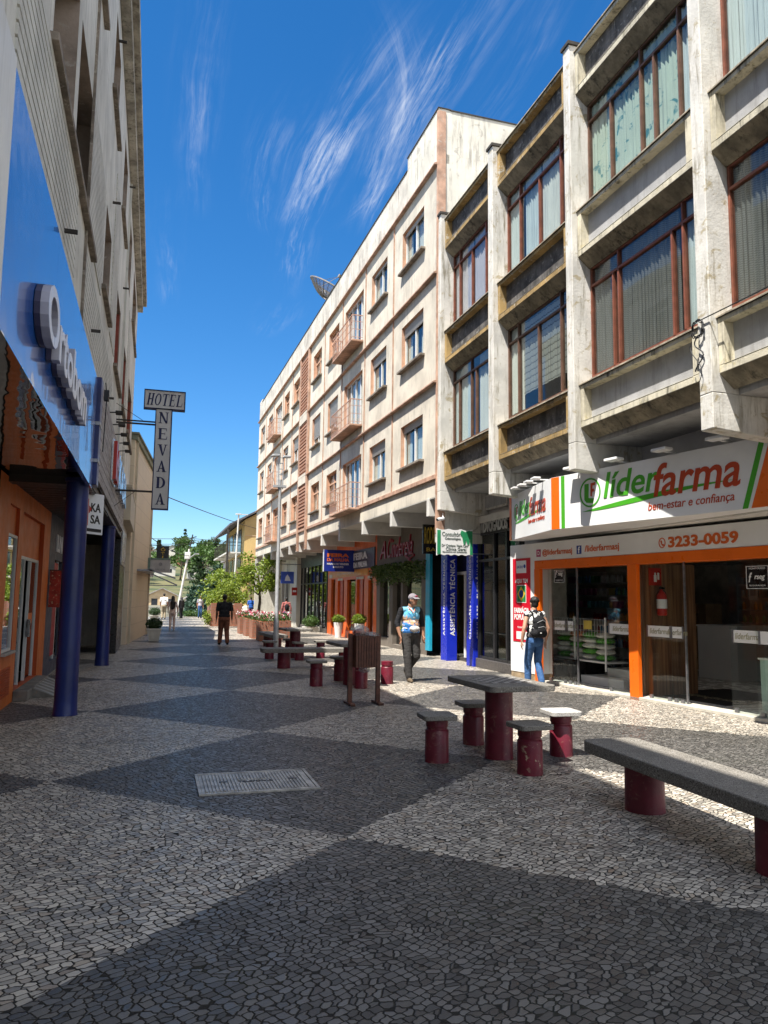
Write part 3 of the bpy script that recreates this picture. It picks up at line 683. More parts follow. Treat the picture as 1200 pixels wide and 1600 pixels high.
# blue glossy shop sign with raised white letters
mt, n, b_ = new_mat('gloss_blue_panel'); b_.inputs['Base Color'].default_value = (0.012, 0.10, 0.42, 1); b_.inputs['Roughness'].default_value = 0.17
b_.inputs['Specular IOR Level'].default_value = 0.5; b_.inputs['Coat Weight'].default_value = 0.4; b_.inputs['Coat Roughness'].default_value = 0.02
pp = n.pos(); bn = n.bump(n.noise(pp, 1.3, 2, 0.5), 0.25, 0.05); n.put(b_.inputs['Normal'], bn); n.put(b_.inputs['Coat Normal'], bn); BLUEP = mt
mt, n, b_ = new_mat('gloss_black_ceiling'); b_.inputs['Base Color'].default_value = (0.012, 0.008, 0.008, 1); b_.inputs['Roughness'].default_value = 0.03
b_.inputs['Specular IOR Level'].default_value = 1.0; b_.inputs['Coat Weight'].default_value = 1.0; b_.inputs['Coat Roughness'].default_value = 0.02
pp = n.pos(); bn = n.bump(n.noise(pp, 1.7, 2, 0.5), 0.3, 0.05); n.put(b_.inputs['Normal'], bn); n.put(b_.inputs['Coat Normal'], bn); GLCEIL = mt
sg = thing('shop_sign', 'long glossy blue shop sign with thick raised white letters over the orange shop', 'shop sign', (LX, 8, 3.15))
q = MB(); 
for (a, bb) in ((4.66, 6.9), (6.905, 9.2), (9.205, 11.62)): q.box(LX-0.02, LX+0.035, a, bb, 3.16, 4.74)
q.build('sign_panel', BLUEP, sg)
q = MB(); q.box(-2.0, LX+0.03, 4.66, 11.9, 3.30, 3.36); q.box(LX-0.02, LX+0.036, 4.66, 11.62, 3.15, 3.158); q.build('canopy_underside', GLCEIL, sg)
q = MB(); q.box(-2.0, LX-0.02, 11.62, 11.92, 3.19, 3.30); q.build('end_trim', MATS['dark_slats'], sg)
LETW = mat('letter_white', (0.74, 0.75, 0.80), 0.35, 0.05, 3, 0.0); LETS = mat('letter_side', (0.46, 0.44, 0.47), 0.5, 0.1, 3, 0.05)
LETB = mat('letter_back', (0.055, 0.05, 0.09), 0.5, 0.1, 3, 0.0)
q = MB(); q.text('Ortobom', (LX+0.04, 5.78, 3.50), (0, 1, 0), (0, 0, 1), 3.25, 0.44, 0.04, 0.0, 0.02); q.build('letter_backing', LETB, sg)
q = MB(); q.text('Ortobom', (LX+0.082, 5.78, 3.50), (0, 1, 0), (0, 0, 1), 3.25, 0.44, 0.055, 0.0, 0.02); q.build('letter_sides', LETS, sg)
q = MB(); q.text('Ortobom', (LX+0.138, 5.78, 3.50), (0, 1, 0), (0, 0, 1), 3.25, 0.44, 0.004, 0.0, 0.02); q.build('letter_faces', LETW, sg)

# blue columns
NAVY = mat('navy_gloss_paint', (0.007, 0.020, 0.135), 0.38, 0.2, 1.5, 0.25, 14, spots=0.12, spotcol=(0.03, 0.035, 0.08), spec=0.5)
def column(y, label, name='column'):
    t = thing(name, label, 'column', (-1.09, y, 0), 'navy blue portico columns')
    q = MB(); q.lathe((-1.09, y, 0), [(0.165, 0.0), (0.165, 0.012), (0.158, 0.03), (0.15, 0.2), (0.148, 1.6), (0.15, 3.22), (0.15, 3.262)], 40); q.build('shaft', NAVY, t, smooth=0.6)
    q = MB(); q.lathe((-1.09, y, 3.2), [(0.152, 0.0), (0.17, 0.01), (0.17, 0.06)], 40); q.build('collar', NAVY, t, smooth=0.6)
column(11.52, 'thick navy blue column at the end of the glossy blue shop sign'); column(19.3, 'farther navy blue column beneath the grey plank sign')
# navy upright between the signs
t = thing('sign_post', 'navy blue upright panel between the glossy blue sign and the plank sign', 'sign post', (LX, 12.0, 3.2))
q = MB(); q.box(LX, LX+0.085, 11.75, 12.1, 3.22, 4.82); q.build('upright', NAVY, t, 0.01)
for z in (3.55, 4.1): q = MB(); q.box(LX-0.01, LX+0.093, 11.73, 12.12, z, z+0.05); q.build('clamp', mat('dull_steel', (0.3, 0.3, 0.32), 0.4, 0.2, 8, 0.1, metal=0.8), t)
q = MB(); q.tube([(LX+0.15, 11.6, 4.7), (LX+0.17, 11.68, 4.5), (LX+0.15, 11.7, 3.7)], 0.008); q.box(LX+0.13, LX+0.2, 11.62, 11.72, 4.45, 4.6); q.build('cable', MATS['black_rubber'], t)

# grey plank sign with red and chrome lettering
mt, n, b_ = new_mat('grey_planks'); pp = n.pos(); x, y, z = n.sep(pp)
gr = n.noise(n.comb(n.math('MULTIPLY', x, 2), n.math('MULTIPLY', y, 1.4), n.math('MULTIPLY', z, 34)), 1.0, 5, 0.65)
n.put(b_.inputs['Base Color'], n.mix(n.ramp(gr, 0.3, 0.7), (0.16, 0.14, 0.14), (0.40, 0.37, 0.36))); b_.inputs['Roughness'].default_value = 0.6; n.put(b_.inputs['Normal'], n.bump(gr, 0.3, 0.01)); PLANK = mt
ps = thing('shop_sign', 'grey weathered plank sign with red and chrome letters on the left building', 'shop sign', (LX, 17, 3.4))
q = MB()
for i in range(9): q.box(LX+0.02, LX+0.06, 12.15, 22.3, 3.38+i*0.168, 3.38+i*0.168+0.157)
q.build('planks', PLANK, ps, 0.004)
q = MB(); q.box(LX, LX+0.02, 12.12, 22.3, 3.36, 4.9); q.build('backing', MATS['dark_slats'], ps)
CHROME = mat('chrome_letters', (0.62, 0.64, 0.68), 0.18, 0.1, 3, 0.05, metal=0.9); REDL = mat('red_letters', (0.45, 0.025, 0.015), 0.35, 0.1, 3, 0)
q = MB(); q.box(LX+0.06, LX+0.10, 15.3, 16.4, 3.80, 4.62); q.build('emblem_backing', CHROME, ps, 0.01)
q = MB(); q.box(LX+0.10, LX+0.16, 15.4, 15.72, 3.84, 4.58); q.prism([(LX+0.10, 15.75, 4.2), (LX+0.10, 16.3, 4.55), (LX+0.10, 16.3, 4.25), (LX+0.10, 15.95, 4.1)], (0.06, 0, 0)); q.prism([(LX+0.10, 15.85, 4.1), (LX+0.10, 16.05, 4.15), (LX+0.10, 16.35, 3.85), (LX+0.10, 16.1, 3.85)], (0.06, 0, 0)); q.build('emblem', REDL, ps)
q = MB(); q.text('KASA', (LX+0.06, 16.9, 3.86), (0, 1, 0), (0, 0, 1), 4.2, 0.72, 0.09, 0, 0.02); q.build('lettering', CHROME, ps)
for (s_, z) in ((14.76, 4.98), (15.92, 5.0), (17.04, 5.03), (18.29, 5.08), (19.46, 5.11)):
    t = thing('sign_lamp', 'black spot lamp on a short arm above the plank sign', 'lamp', (LX, s_, z), 'spot lamps over the plank sign')
    q = MB(); q.bar((LX, s_, z), (LX+0.20, s_, z+0.02), 0.02); q.build('arm', BLACKCAP, t)
    q = MB(); q.box(LX+0.13, LX+0.26, s_-0.09, s_+0.09, z-0.02, z+0.03); q.build('lamp_head', BLACKCAP, t, 0.005)
# small hanging board under the plank sign, turned toward the camera
hb = thing('hanging_sign', 'small white hanging board with red and black emblem beside the near blue column', 'sign', (-1.02, 13.1, 2.6))
TH = Matrix.Translation((-1.02, 13.1, 2.6)) @ Matrix.Rotation(math.radians(52), 4, 'Z')
q = MB(TH); q.box(-0.26, 0.26, -0.02, 0.02, 0.0, 0.66); q.build('board', mat('board_white', (0.72, 0.74, 0.78), 0.15, 0.05, 2, 0), hb, 0.005)
q = MB(TH); q.box(-0.20, -0.09, -0.028, -0.02, 0.13, 0.56); q.prism([(-0.07, -0.02, 0.33), (-0.02, -0.02, 0.40), (-0.07, -0.02, 0.45)], (0, -0.008, 0)); q.build('red_mark', REDL, hb)
q = MB(TH); q.text('KA', (-0.03, -0.02, 0.36), (1, 0, 0), (0, 0, 1), 0.22, 0.14, 0.006, 0, 0.02); q.text('SA', (-0.03, -0.02, 0.17), (1, 0, 0), (0, 0, 1), 0.22, 0.14, 0.006, 0, 0.02); q.box(-0.22, 0.22, -0.027, -0.02, 0.04, 0.09); q.build('lettering', mat('sign_black', (0.015, 0.015, 0.018), 0.5), hb)
q = MB(TH); q.cyl((-0.2, 0, 0.66), (-0.2, 0, 0.78), 0.008); q.cyl((0.2, 0, 0.66), (0.2, 0, 0.78), 0.008); q.build('hanger', BLACKCAP, hb)

# orange shopfront set back under the portico
ORANGE = mat('orange_paint', (0.62, 0.155, 0.025), 0.5, 0.1, 1.5, 0.12, 40); DORANGE = mat('deep_orange_paint', (0.46, 0.075, 0.012), 0.5, 0.1, 1.5, 0.1)
TO = Matrix(((0, 1, 0, -2.0), (1, 0, 0, 0), (0, 0, 1, 0), (0, 0, 0, 1)))
of = thing('shopfront', 'orange shopfront with recessed window and glass door behind the near blue column', 'shopfront', (-2, 13.6, 0))
q = MB(TO); facade(q, 11.05, 16.35, 0.0, 3.262, [(11.9, 12.72, 0.8, 2.92), (13.1, 15.5, 0.16, 2.92)], 0.0, -0.11); q.build('front_wall', [ORANGE, DORANGE], of, recalc=False)
q = MB(TO); q.box(11.9, 12.72, -0.11, -0.05, 2.5, 2.92); q.box(13.1, 15.5, -0.12, -0.075, 2.25, 2.92); q.build('transom_panel', ORANGE, of)
q = MB(TO); q.box(11.88, 12.74, -0.02, 0.06, 0.76, 0.80); q.build('sill', STONE, of, 0.005)
q = MB(TO); q.box(11.9, 12.72, -0.06, -0.012, 2.46, 2.5); q.box(11.9, 11.94, -0.06, -0.012, 0.8, 2.46); q.box(12.68, 12.72, -0.06, -0.012, 0.8, 2.46); q.box(11.94, 12.68, -0.06, -0.012, 0.8, 0.84); o = q.build('window', ALU, of)
q = MB(TO); q.box(11.94, 12.68, -0.04, -0.035, 0.84, 2.46); q.build('pane', glass_mat('shop_glass_refl', (0.55, 0.58, 0.56), 1.6, 0.005, 0.02), o)
q = MB(TO); 
for a in (13.1, 13.95, 14.6, 15.46): q.box(a, a+0.04, -0.12, -0.07, 0.16, 2.25)
q.box(13.14, 15.46, -0.118, -0.072, 2.2, 2.25); o = q.build('door', ALU, of)
q = MB(TO); q.box(13.14, 13.95, -0.1, -0.093, 0.2, 2.2); q.box(14.64, 15.46, -0.1, -0.093, 0.2, 2.2); q.build('pane', glass_mat('shop_glass', (0.5, 0.55, 0.53), 1.2), o)
q = MB(TO); q.box(14.55, 14.62, -0.07, -0.02, 0.9, 1.2); q.build('handle', CHROME, o)
q = MB(TO); q.box(14.66, 15.2, -0.092, -0.088, 1.12, 1.3); q.build('door_sticker', ORANGE, o)
q = MB(TO); q.box(11.2, 16.3, -0.8, -0.45, 0.0, 3.2); q.build('shop_interior', DARKROOM, of)
STEPM = mat('worn_step', (0.20, 0.19, 0.17), 0.8, 0.25, 4, 0.3, 40, spots=0.3, spotcol=(0.42, 0.2, 0.08))
q = MB(); q.box(-1.998, -1.78, 13.06, 15.5, 0.0, 0.158); q.build('step', STEPM, of, 0.012)
q = MB(); q.prism([(-1.78, 13.5, 0.0), (-1.78, 13.5, 0.14), (-1.42, 13.5, 0.005)], (0, 1.9, 0)); q.build('ramp', STEPM, of)
for i in range(6): 
    q = MB(); q.prism([(-1.77, 13.55+i*0.31, 0.142), (-1.77, 13.55+i*0.31, 0.146), (-1.43, 13.55+i*0.31, 0.012), (-1.43, 13.55+i*0.31, 0.008)], (0, 0.16, 0)); q.build('grip_strip', mat('grip_grey', (0.3, 0.3, 0.28), 0.8), of)
q = MB(TO); 
for i in range(12): q.box(11.5, 12.65, 0.002, 0.02, 0.16+i*0.035, 0.18+i*0.035)
q.build('vent_grille', DORANGE, of)
# dark grey shopfront with posters, next along
ds = thing('shopfront', 'dark slate shopfront with red posters behind the blue columns', 'shopfront', (-2, 17.5, 0))
SLATE = mat('slate_blue_paint', (0.055, 0.065, 0.10), 0.5, 0.12, 2, 0.1)
q = MB(TO); facade(q, 16.36, 20.2, 0.0, 3.262, [(17.3, 19.2, 0.25, 2.35)], 0.0, -0.09); q.build('front_wall', [SLATE, SLATE], ds, recalc=False)
q = MB(TO); q.box(17.3, 17.35, -0.08, -0.03, 0.25, 2.35); q.box(18.2, 18.25, -0.08, -0.03, 0.25, 2.35); q.box(17.3, 19.2, -0.079, -0.031, 2.35, 2.4); o = q.build('window', ALU, ds)
q = MB(TO); q.box(17.3, 19.2, -0.06, -0.053, 0.25, 2.35); q.build('pane', MATS['shop_glass'], o)
q = MB(TO); q.box(17.0, 19.3, -0.8, -0.4, 0.1, 2.6); q.build('shop_interior', DARKROOM, ds)
q = MB(TO); q.text('LN', (17.35, 0.0, 2.52), (1, 0, 0), (0, 0, 1), 0.9, 0.36, 0.03, 0, 0.02); q.build('lettering', LETW, ds)
POST = mat('red_poster', (0.42, 0.02, 0.03), 0.5, 0.2, 3, 0, spots=0.5, spotcol=(0.7, 0.6, 0.4))
q = MB(TO); q.box(17.5, 18.1, -0.028, -0.022, 0.35, 2.3); q.build('poster', POST, ds)
t = thing('wall_banner', 'red and cream patterned banner standing out from the dark slate shop', 'banner', (-2, 15.9, 1.4))
q = MB(); q.box(-1.99, -1.72, 16.55, 16.58, 1.38, 2.1); q.build('cloth', mat('patterned_banner', (0.40, 0.035, 0.02), 0.7, 0.3, 7, 0, spots=0.9, spotcol=(0.62, 0.45, 0.25)), t)
q = MB(); q.box(-2.0, -1.70, 16.58, 16.60, 2.1, 2.12); q.build('rod', BLACKCAP, t)
# black glazed entrance of the hotel end
he = thing('entrance', 'black entrance with paper notice between the farther blue column and the beige wall', 'entrance', (-2, 23, 0))
BLK = mat('black_cladding', (0.012, 0.011, 0.011), 0.3, 0.1, 3, 0.05)
q = MB(); q.box(-2.85, -2.2, 20.2, 27, 2.62, 3.262); q.build('beige_lintel', BEIGE, he)
q = MB(); q.box(-2.84, -2.3, 20.2, 26.9, 0.0, 2.62); q.build('door_leaf', BLK, he)
q = MB(); q.box(-1.25, LX, 23.0, 26.4, 0.0, 3.22); q.build('black_pier', BLK, he, 0.01)
q = MB(); q.box(-2.295, -2.285, 22.5, 22.9, 1.05, 1.55); q.build('notice', paint_white, he)
q = MB(); q.box(-2.3, -2.24, 20.6, 20.66, 0, 2.6); q.box(-2.3, -2.25, 21.9, 21.95, 0, 2.6); q.build('door_frame', MATS['dull_steel'], he)
q = MB(); q.box(LX, LX+0.03, 23.1, 26.2, 2.5, 3.55); o = q.build('display_case', MATS['dull_steel'], he)
q = MB(); q.box(LX+0.031, LX+0.034, 23.2, 26.1, 2.6, 3.45); q.build('pane', mat('painted_glass_reflection', (0.55, 0.62, 0.70), 0.1, 0.2, 1.2, 0, spots=0.4, spotcol=(0.7, 0.7, 0.7)), o)  # white and blue reflections on the poster glass, painted into the colour
q = MB(); q.box(-1.7, -0.72, 22.5, 27.0, 3.72, 4.62); q.box(-1.7, -0.70, 22.48, 27.02, 4.62, 4.72); q.build('canopy', BEIGE, he, 0.01)

# hotel sign: T-shaped light box on two arms
hs_ = thing('hotel_sign', 'T shaped vertical hotel sign with navy letters hanging over the street', 'hotel sign', (0.05, 17.5, 4.6))
SIGNG = mat('sign_grey_white', (0.55, 0.54, 0.53), 0.4, 0.08, 2, 0.0, streak=0.3, scol=(0.3, 0.28, 0.26)); NAVL = mat('navy_letters', (0.008, 0.012, 0.07), 0.5, 0.1, 3, 0)
q = MB(); q.box(-0.37, 0.475, 17.44, 17.58, 5.77, 6.16); q.box(-0.115, 0.205, 17.44, 17.58, 3.53, 5.77); q.build('light_box', SIGNG, hs_)
q = MB()
def rim(m_, x0, x1, z0, z1, r=0.022):
    m_.box(x0-r, x1+r, 17.425, 17.595, z1, z1+r); m_.box(x0-r, x1+r, 17.425, 17.595, z0-r, z0); m_.box(x0-r, x0, 17.425, 17.595, z0, z1); m_.box(x1, x1+r, 17.425, 17.595, z0, z1)
rim(q, -0.37, 0.475, 5.77, 6.16); rim(q, -0.115, 0.205, 3.53, 5.745); q.build('frame', NAVL, hs_)
def serif(mb, ch, x, z, w_, h_, y, shear=0.0, t=0.006):
    """upright roman capitals: thick and thin stems with slab serifs"""
    th, tn, sf = 0.26*w_, 0.10*w_, 0.075*h_
    def P(pts): mb.prism([(x+px_*w_+shear*pz_*h_, y, z+pz_*h_) for (px_, pz_) in pts], (0, -t, 0))
    def R(x0, x1, z0, z1): P([(x0, z0), (x1, z0), (x1, z1), (x0, z1)])
    T_, N_, S_ = 0.26, 0.11, 0.05
    if ch in 'HEDL': R(0.08, 0.08+T_, 0, 1); R(0.0, 0.42, 0, S_); R(0.0, 0.42, 1-S_, 1)
    if ch == 'H': R(0.66, 0.66+T_, 0, 1); R(0.58, 1.0, 0, S_); R(0.58, 1.0, 1-S_, 1); R(0.34, 0.66, 0.47, 0.55)
    if ch == 'E': R(0.34, 0.9, 0, 0.06); R(0.34, 0.86, 0.94, 1); R(0.34, 0.68, 0.48, 0.54); P([(0.82, 0.06), (0.9, 0.06), (0.94, 0.28), (0.9, 0.28)]); P([(0.8, 0.94), (0.86, 0.94), (0.88, 0.74), (0.84, 0.74)]); R(0.66, 0.70, 0.40, 0.62)
    if ch == 'L': R(0.34, 0.9, 0, 0.06); P([(0.82, 0.06), (0.9, 0.06), (0.95, 0.32), (0.91, 0.32)])
    if ch == 'T': R(0.37, 0.63, 0, 1); R(0.26, 0.74, 0, S_); R(0.02, 0.98, 0.94, 1); P([(0.02, 0.94), (0.1, 0.94), (0.06, 0.72), (0.02, 0.72)]); P([(0.9, 0.94), (0.98, 0.94), (0.98, 0.72), (0.94, 0.72)])
    if ch == 'N': R(0.12, 0.12+N_, 0, 1); R(0.0, 0.34, 0, S_); R(0.78, 0.78+N_, 0, 1); R(0.66, 1.0, 1-S_, 1); P([(0.02, 1), (0.30, 1), (0.89, 0.0), (0.70, 0.0)]); R(0.0, 0.2, 1-S_, 1)
    if ch == 'V': P([(0.10, 1), (0.38, 1), (0.62, 0), (0.48, 0)]); P([(0.78, 1), (0.90, 1), (0.60, 0.0), (0.53, 0.06)]); R(0.0, 0.46, 1-S_, 1); R(0.68, 1.0, 1-S_, 1)
    if ch == 'A': P([(0.10, 0), (0.22, 0), (0.52, 0.92), (0.45, 1.0)]); P([(0.62, 0), (0.90, 0), (0.54, 1.0), (0.42, 1.0)]); R(0.26, 0.70, 0.28, 0.35); R(0.0, 0.32, 0, S_); R(0.54, 1.0, 0, S_)
    if ch == 'D':
        o_ = [(0.34+0.60*math.sin(a), 0.5-0.5*math.cos(a)) for a in [math.pi*i/12 for i in range(13)]]; i_ = [(0.34+0.34*math.sin(a), 0.5-0.44*math.cos(a)) for a in [math.pi*i/12 for i in range(13)]]
        for k in range(12): P([o_[k], o_[k+1], i_[k+1], i_[k]])
    if ch == 'O':
        for k in range(20):
            a, b2 = 2*math.pi*k/20, 2*math.pi*(k+1)/20
            P([(0.5+0.5*math.cos(a), 0.5+0.5*math.sin(a)), (0.5+0.5*math.cos(b2), 0.5+0.5*math.sin(b2)), (0.5+0.27*math.cos(b2), 0.5+0.43*math.sin(b2)), (0.5+0.27*math.cos(a), 0.5+0.43*math.sin(a))])
q = MB()
for i, ch in enumerate('HOTEL'): serif(q, ch, -0.335+i*0.157, 5.83, 0.135, 0.27, 17.44, 0.14)
for i, ch in enumerate('NEVADA'): serif(q, ch, -0.06, 5.435-i*0.364, 0.21, 0.25, 17.44)
q.build('lettering', NAVL, hs_)
q = MB(); q.bar((LX, 17.5, 5.40), (-0.1, 17.5, 5.40), 0.035); q.bar((LX, 17.5, 5.46), (-0.1, 17.5, 5.46), 0.03); q.bar((LX, 17.5, 3.9), (-0.1, 17.5, 3.9), 0.04); q.tube([(LX, 17.2, 5.75), (-0.4, 17.45, 5.47)], 0.006); q.tube([(LX+0.02, 17.3, 3.5), (-0.5, 17.5, 3.88)], 0.006); q.build('bracket', BLACKCAP, hs_)

# beige tiled building beyond
mt, n, b_ = new_mat('beige_tile_wall'); pp = n.pos(); x, y, z = n.sep(pp)
br = n.node('ShaderNodeTexBrick'); n.put(br.inputs['Vector'], n.comb(n.math('ADD', x, y), z, 0)); n.put(br.inputs['Color1'], (0.66, 0.56, 0.41)); n.put(br.inputs['Color2'], (0.63, 0.53, 0.39)); n.put(br.inputs['Mortar'], (0.50, 0.41, 0.30))
br.offset = 0.0; br.inputs['Scale'].default_value = 1.0; br.inputs['Brick Width'].default_value = 0.62; br.inputs['Row Height'].default_value = 0.6; br.inputs['Mortar Size'].default_value = 0.012
n.put(b_.inputs['Base Color'], n.mix(n.math('MULTIPLY', n.noise(pp, 1.2, 4), 0.3), br.outputs[0], (0.42, 0.36, 0.28))); b_.inputs['Roughness'].default_value = 0.6; BTILE = mt
bb_ = thing('building', 'beige tiled building beyond the hotel sign on the left', 'building', (-0.6, 28, 0))
q = MB(); q.prism([(-8, 27.1, 0), (-0.82, 27.1, 0), (-0.22, 34.6, 0), (-0.22, 40, 0), (-8, 40, 0)], (0, 0, 6.9)); q.build('wall', BTILE, bb_)
q = MB(); q.prism([(-8, 27.05, 6.9), (-0.75, 27.05, 6.9), (-0.12, 34.6, 6.9), (-0.12, 40.05, 6.9), (-8, 40.05, 6.9)], (0, 0, 0.18)); q.prism([(-8, 27.0, 7.08), (-0.70, 27.0, 7.08), (-0.05, 34.6, 7.08), (-0.05, 40.1, 7.08), (-8, 40.1, 7.08)], (0, 0, 0.07)); q.build('roof_edge', mat('green_grey_eave', (0.22, 0.24, 0.18), 0.8, 0.2, 3, 0.2), bb_)
for i in range(2):
    y0 = 27.6+i*6.6; xx = -0.82+0.6*(y0-27.1)/7.5; q = MB(); q.bar((xx, y0, 0), (xx, y0, 6.9), 0.14); q.build('pilaster', BEIGE, bb_)
q = MB(); q.box(-0.3, 0.02, 34.55, 34.6, 6.0, 6.06); q.box(-0.06, 0.12, 34.5, 34.66, 5.98, 6.12); q.build('wall_lamp', BLACKCAP, bb_)
q = MB(); q.box(-0.62, -0.05, 29.5, 40, 2.52, 2.58); q.prism([(-0.25, 29.5, 2.56), (-0.25, 29.5, 2.62), (0.75, 29.5, 2.30), (0.75, 29.5, 2.24)], (0, 0.05, 0)); q.prism([(-0.25, 34.0, 2.56), (-0.25, 34.0, 2.62), (0.95, 34.0, 2.10), (0.95, 34.0, 2.04)], (0, 0.05, 0)); q.bar((-0.2, 34.0, 2.06), (0.95, 34.0, 2.06), 0.04); q.build('awning_frame', MATS['dull_steel'], bb_)
# perpendicular small signs
t = thing('hanging_sign', 'black hanging sign with yellow vertical letters above a grey sign board', 'sign', (0.3, 34, 3.2))
q = MB(); q.box(0.04, 0.55, 33.96, 34.04, 3.18, 3.72); q.build('board', BLK, t, 0.01)
YEL = mat('yellow_letters', (0.60, 0.42, 0.05), 0.5); q = MB()
for i, ch in enumerate(('Ó', 'T', 'I')): q.text(ch, (0.30-(0.09 if i == 0 else 0.075 if i == 1 else 0.02), 33.955, 3.5-i*0.15), (1, 0, 0), (0, 0, 1), (0.18, 0.15, 0.04)[i], (0.17, 0.11, 0.11)[i], 0.006, 0, 0.01)
q.build('lettering', YEL, t); q = MB(); q.bar((-0.25, 34, 3.74), (0.56, 34, 3.74), 0.025); q.build('arm', BLACKCAP, t)
t = thing('hanging_sign', 'grey green hanging sign board below the black one with yellow letters', 'sign', (0.2, 33.8, 2.6))
q = MB(); q.box(-0.19, 0.62, 33.76, 33.84, 2.59, 3.13); q.build('board', mat('grey_board', (0.36, 0.36, 0.36), 0.4, 0.1, 3, 0), t, 0.01)
q = MB(); q.box(-0.35, -0.195, 33.7, 33.9, 2.68, 3.17); q.box(-0.34, 0.64, 33.74, 33.86, 3.13, 3.2); q.build('side_panel', mat('grey_green', (0.13, 0.2, 0.17), 0.5), t)
q = MB(); q.cyl((0.22, 33.759, 2.94), (0.22, 33.752, 2.94), 0.075, n=20); q.text('SAUDE', (0.02, 33.758, 2.68), (1, 0, 0), (0, 0, 1), 0.4, 0.08, 0.005, 0, 0.0); q.build('lettering', mat('grey_letters', (0.2, 0.2, 0.21), 0.5), t)

def leaf_clump(mb, c, r, n, size, rng, flat=1.0):
    c = Vector(c)
    for _ in range(n):
        d = Vector((rng.gauss(0, 1), rng.gauss(0, 1), rng.gauss(0, 1))).normalized()
        p = c+Vector((d.x*r[0], d.y*r[1], d.z*r[2]))*(rng.random()**0.4)
        a = Vector((rng.uniform(-1, 1), rng.uniform(-1, 1), rng.uniform(-0.6, 0.9))).normalized(); b = a.cross(Vector((rng.uniform(-1, 1), rng.uniform(-1, 1), rng.uniform(-1, 1)))).normalized()
        s_ = size*rng.uniform(0.6, 1.3); m_ = p+a*s_*0.5
        mb.poly([p, m_+b*s_*0.28, p+a*s_, m_-b*s_*0.28])

# ================================================================== PHARMACY (front turned ~7 degrees), local u toward the camera, w outwards
pO = Vector((7.38, 15.1, 0)); pu = Vector((0.1219, -0.9925, 0)); pw_ = Vector((-0.9925, -0.1219, 0))
TF = Matrix(((pu.x, pw_.x, 0, pO.x), (pu.y, pw_.y, 0, pO.y), (0, 0, 1, 0), (0, 0, 0, 1)))
PHOR = mat('pharmacy_orange', (0.78, 0.14, 0.008), 0.35, 0.06, 2, 0.0); PHWH = mat('pharmacy_white', (0.80, 0.80, 0.79), 0.4, 0.05, 1.0, 0.0)
PHGR = mat('pharmacy_green', (0.065, 0.36, 0.02), 0.4, 0.05, 2, 0); PHRED = mat('pharmacy_brick_red', (0.47, 0.055, 0.012), 0.4, 0.05, 2, 0); PHORL = mat('orange_lettering', (0.62, 0.12, 0.02), 0.4, 0.05, 2, 0)
SGLASS = glass_mat('storefront_glass', (0.93, 0.96, 0.95), 0.85, 0.006, 0.02)
ph = thing('pharmacy', 'white and orange pharmacy shopfront with glass doors and dark interior', 'pharmacy', pO)
q = MB(TF); q.box(-0.08, 0.85, -0.4, 0.0, 0.14, 2.80); q.build('white_pier', PHWH, ph, 0.006)
q = MB(TF); q.box(-0.07, 0.86, -0.38, -0.01, 0.0, 0.14); q.build('pier_base', mat('bare_plaster', (0.36, 0.27, 0.17), 0.9, 0.3, 5, 0.4), ph)
q = MB(TF); q.box(0.85, 8.2, -0.35, 0.012, 2.44, 2.80); q.build('contact_band', PHWH, ph, 0.004)
q = MB(TF); q.box(0.85, 8.2, -0.30, 0.02, 2.27, 2.435); q.build('orange_lintel', PHOR, ph, 0.004)
for (a, b2) in ((0.852, 1.04), (3.62, 3.84)): q = MB(TF); q.box(a, b2, -0.05, 0.03, 0.0, 2.268); q.build('orange_post', PHOR, ph, 0.004)
q = MB(TF); q.box(1.1, 8.2, -0.30, 0.03, 0.0, 0.05); q.build('threshold', mat('pale_stone', (0.52, 0.49, 0.42), 0.6, 0.15, 4, 0.2), ph, 0.006)
# lettering on the band
q = MB(TF); q.text('@liderfarmasj', (1.13, 0.013, 2.505), (1, 0, 0), (0, 0, 1), 0.96, 0.15, 0.006, 0.0, 0.012); q.build('account_lettering', PHORL, ph); q = MB(TF); q.text('/liderfarmasj', (2.47, 0.013, 2.505), (1, 0, 0), (0, 0, 1), 0.94, 0.155, 0.006, 0.0, 0.012)
q.build('account_lettering', PHORL, ph); q = MB(TF)
q.text('3233-0059', (4.58, 0.013, 2.50), (1, 0, 0), (0, 0, 1), 1.38, 0.18, 0.007, 0.0, 0.035); q.build('phone_number', PHORL, ph); q = MB(TF)
c0 = (4.445, 2.59)
for k in range(22):
    a0, a1 = 2*math.pi*k/22, 2*math.pi*(k+1)/22
    q.prism([(c0[0]+0.075*math.cos(a0), 0.013, c0[1]+0.085*math.sin(a0)), (c0[0]+0.075*math.cos(a1), 0.013, c0[1]+0.085*math.sin(a1)), (c0[0]+0.06*math.cos(a1), 0.013, c0[1]+0.07*math.sin(a1)), (c0[0]+0.06*math.cos(a0), 0.013, c0[1]+0.07*math.sin(a0))], (0, 0.006, 0))
q.prism([(4.41, 0.013, 2.62), (4.43, 0.013, 2.635), (4.45, 0.013, 2.60), (4.435, 0.013, 2.59), (4.455, 0.013, 2.565), (4.47, 0.013, 2.575), (4.49, 0.013, 2.55), (4.465, 0.013, 2.535), (4.43, 0.013, 2.565)], (0, 0.007, 0))
q.build('phone_icon', PHORL, ph)
q = MB(TF); q.box(0.92, 1.07, 0.012, 0.018, 2.515, 2.665); o = q.build('camera_icon', mat('magenta_icon', (0.50, 0.06, 0.20), 0.4, 0.4, 9, 0), ph, 0.01)
q = MB(TF); q.cyl((0.995, 0.018, 2.59), (0.995, 0.022, 2.59), 0.042, n=18); q.build('lens', PHWH, o); q = MB(TF); q.cyl((0.995, 0.022, 2.59), (0.995, 0.026, 2.59), 0.026, n=18); q.build('lens_core', MATS['magenta_icon'], o)
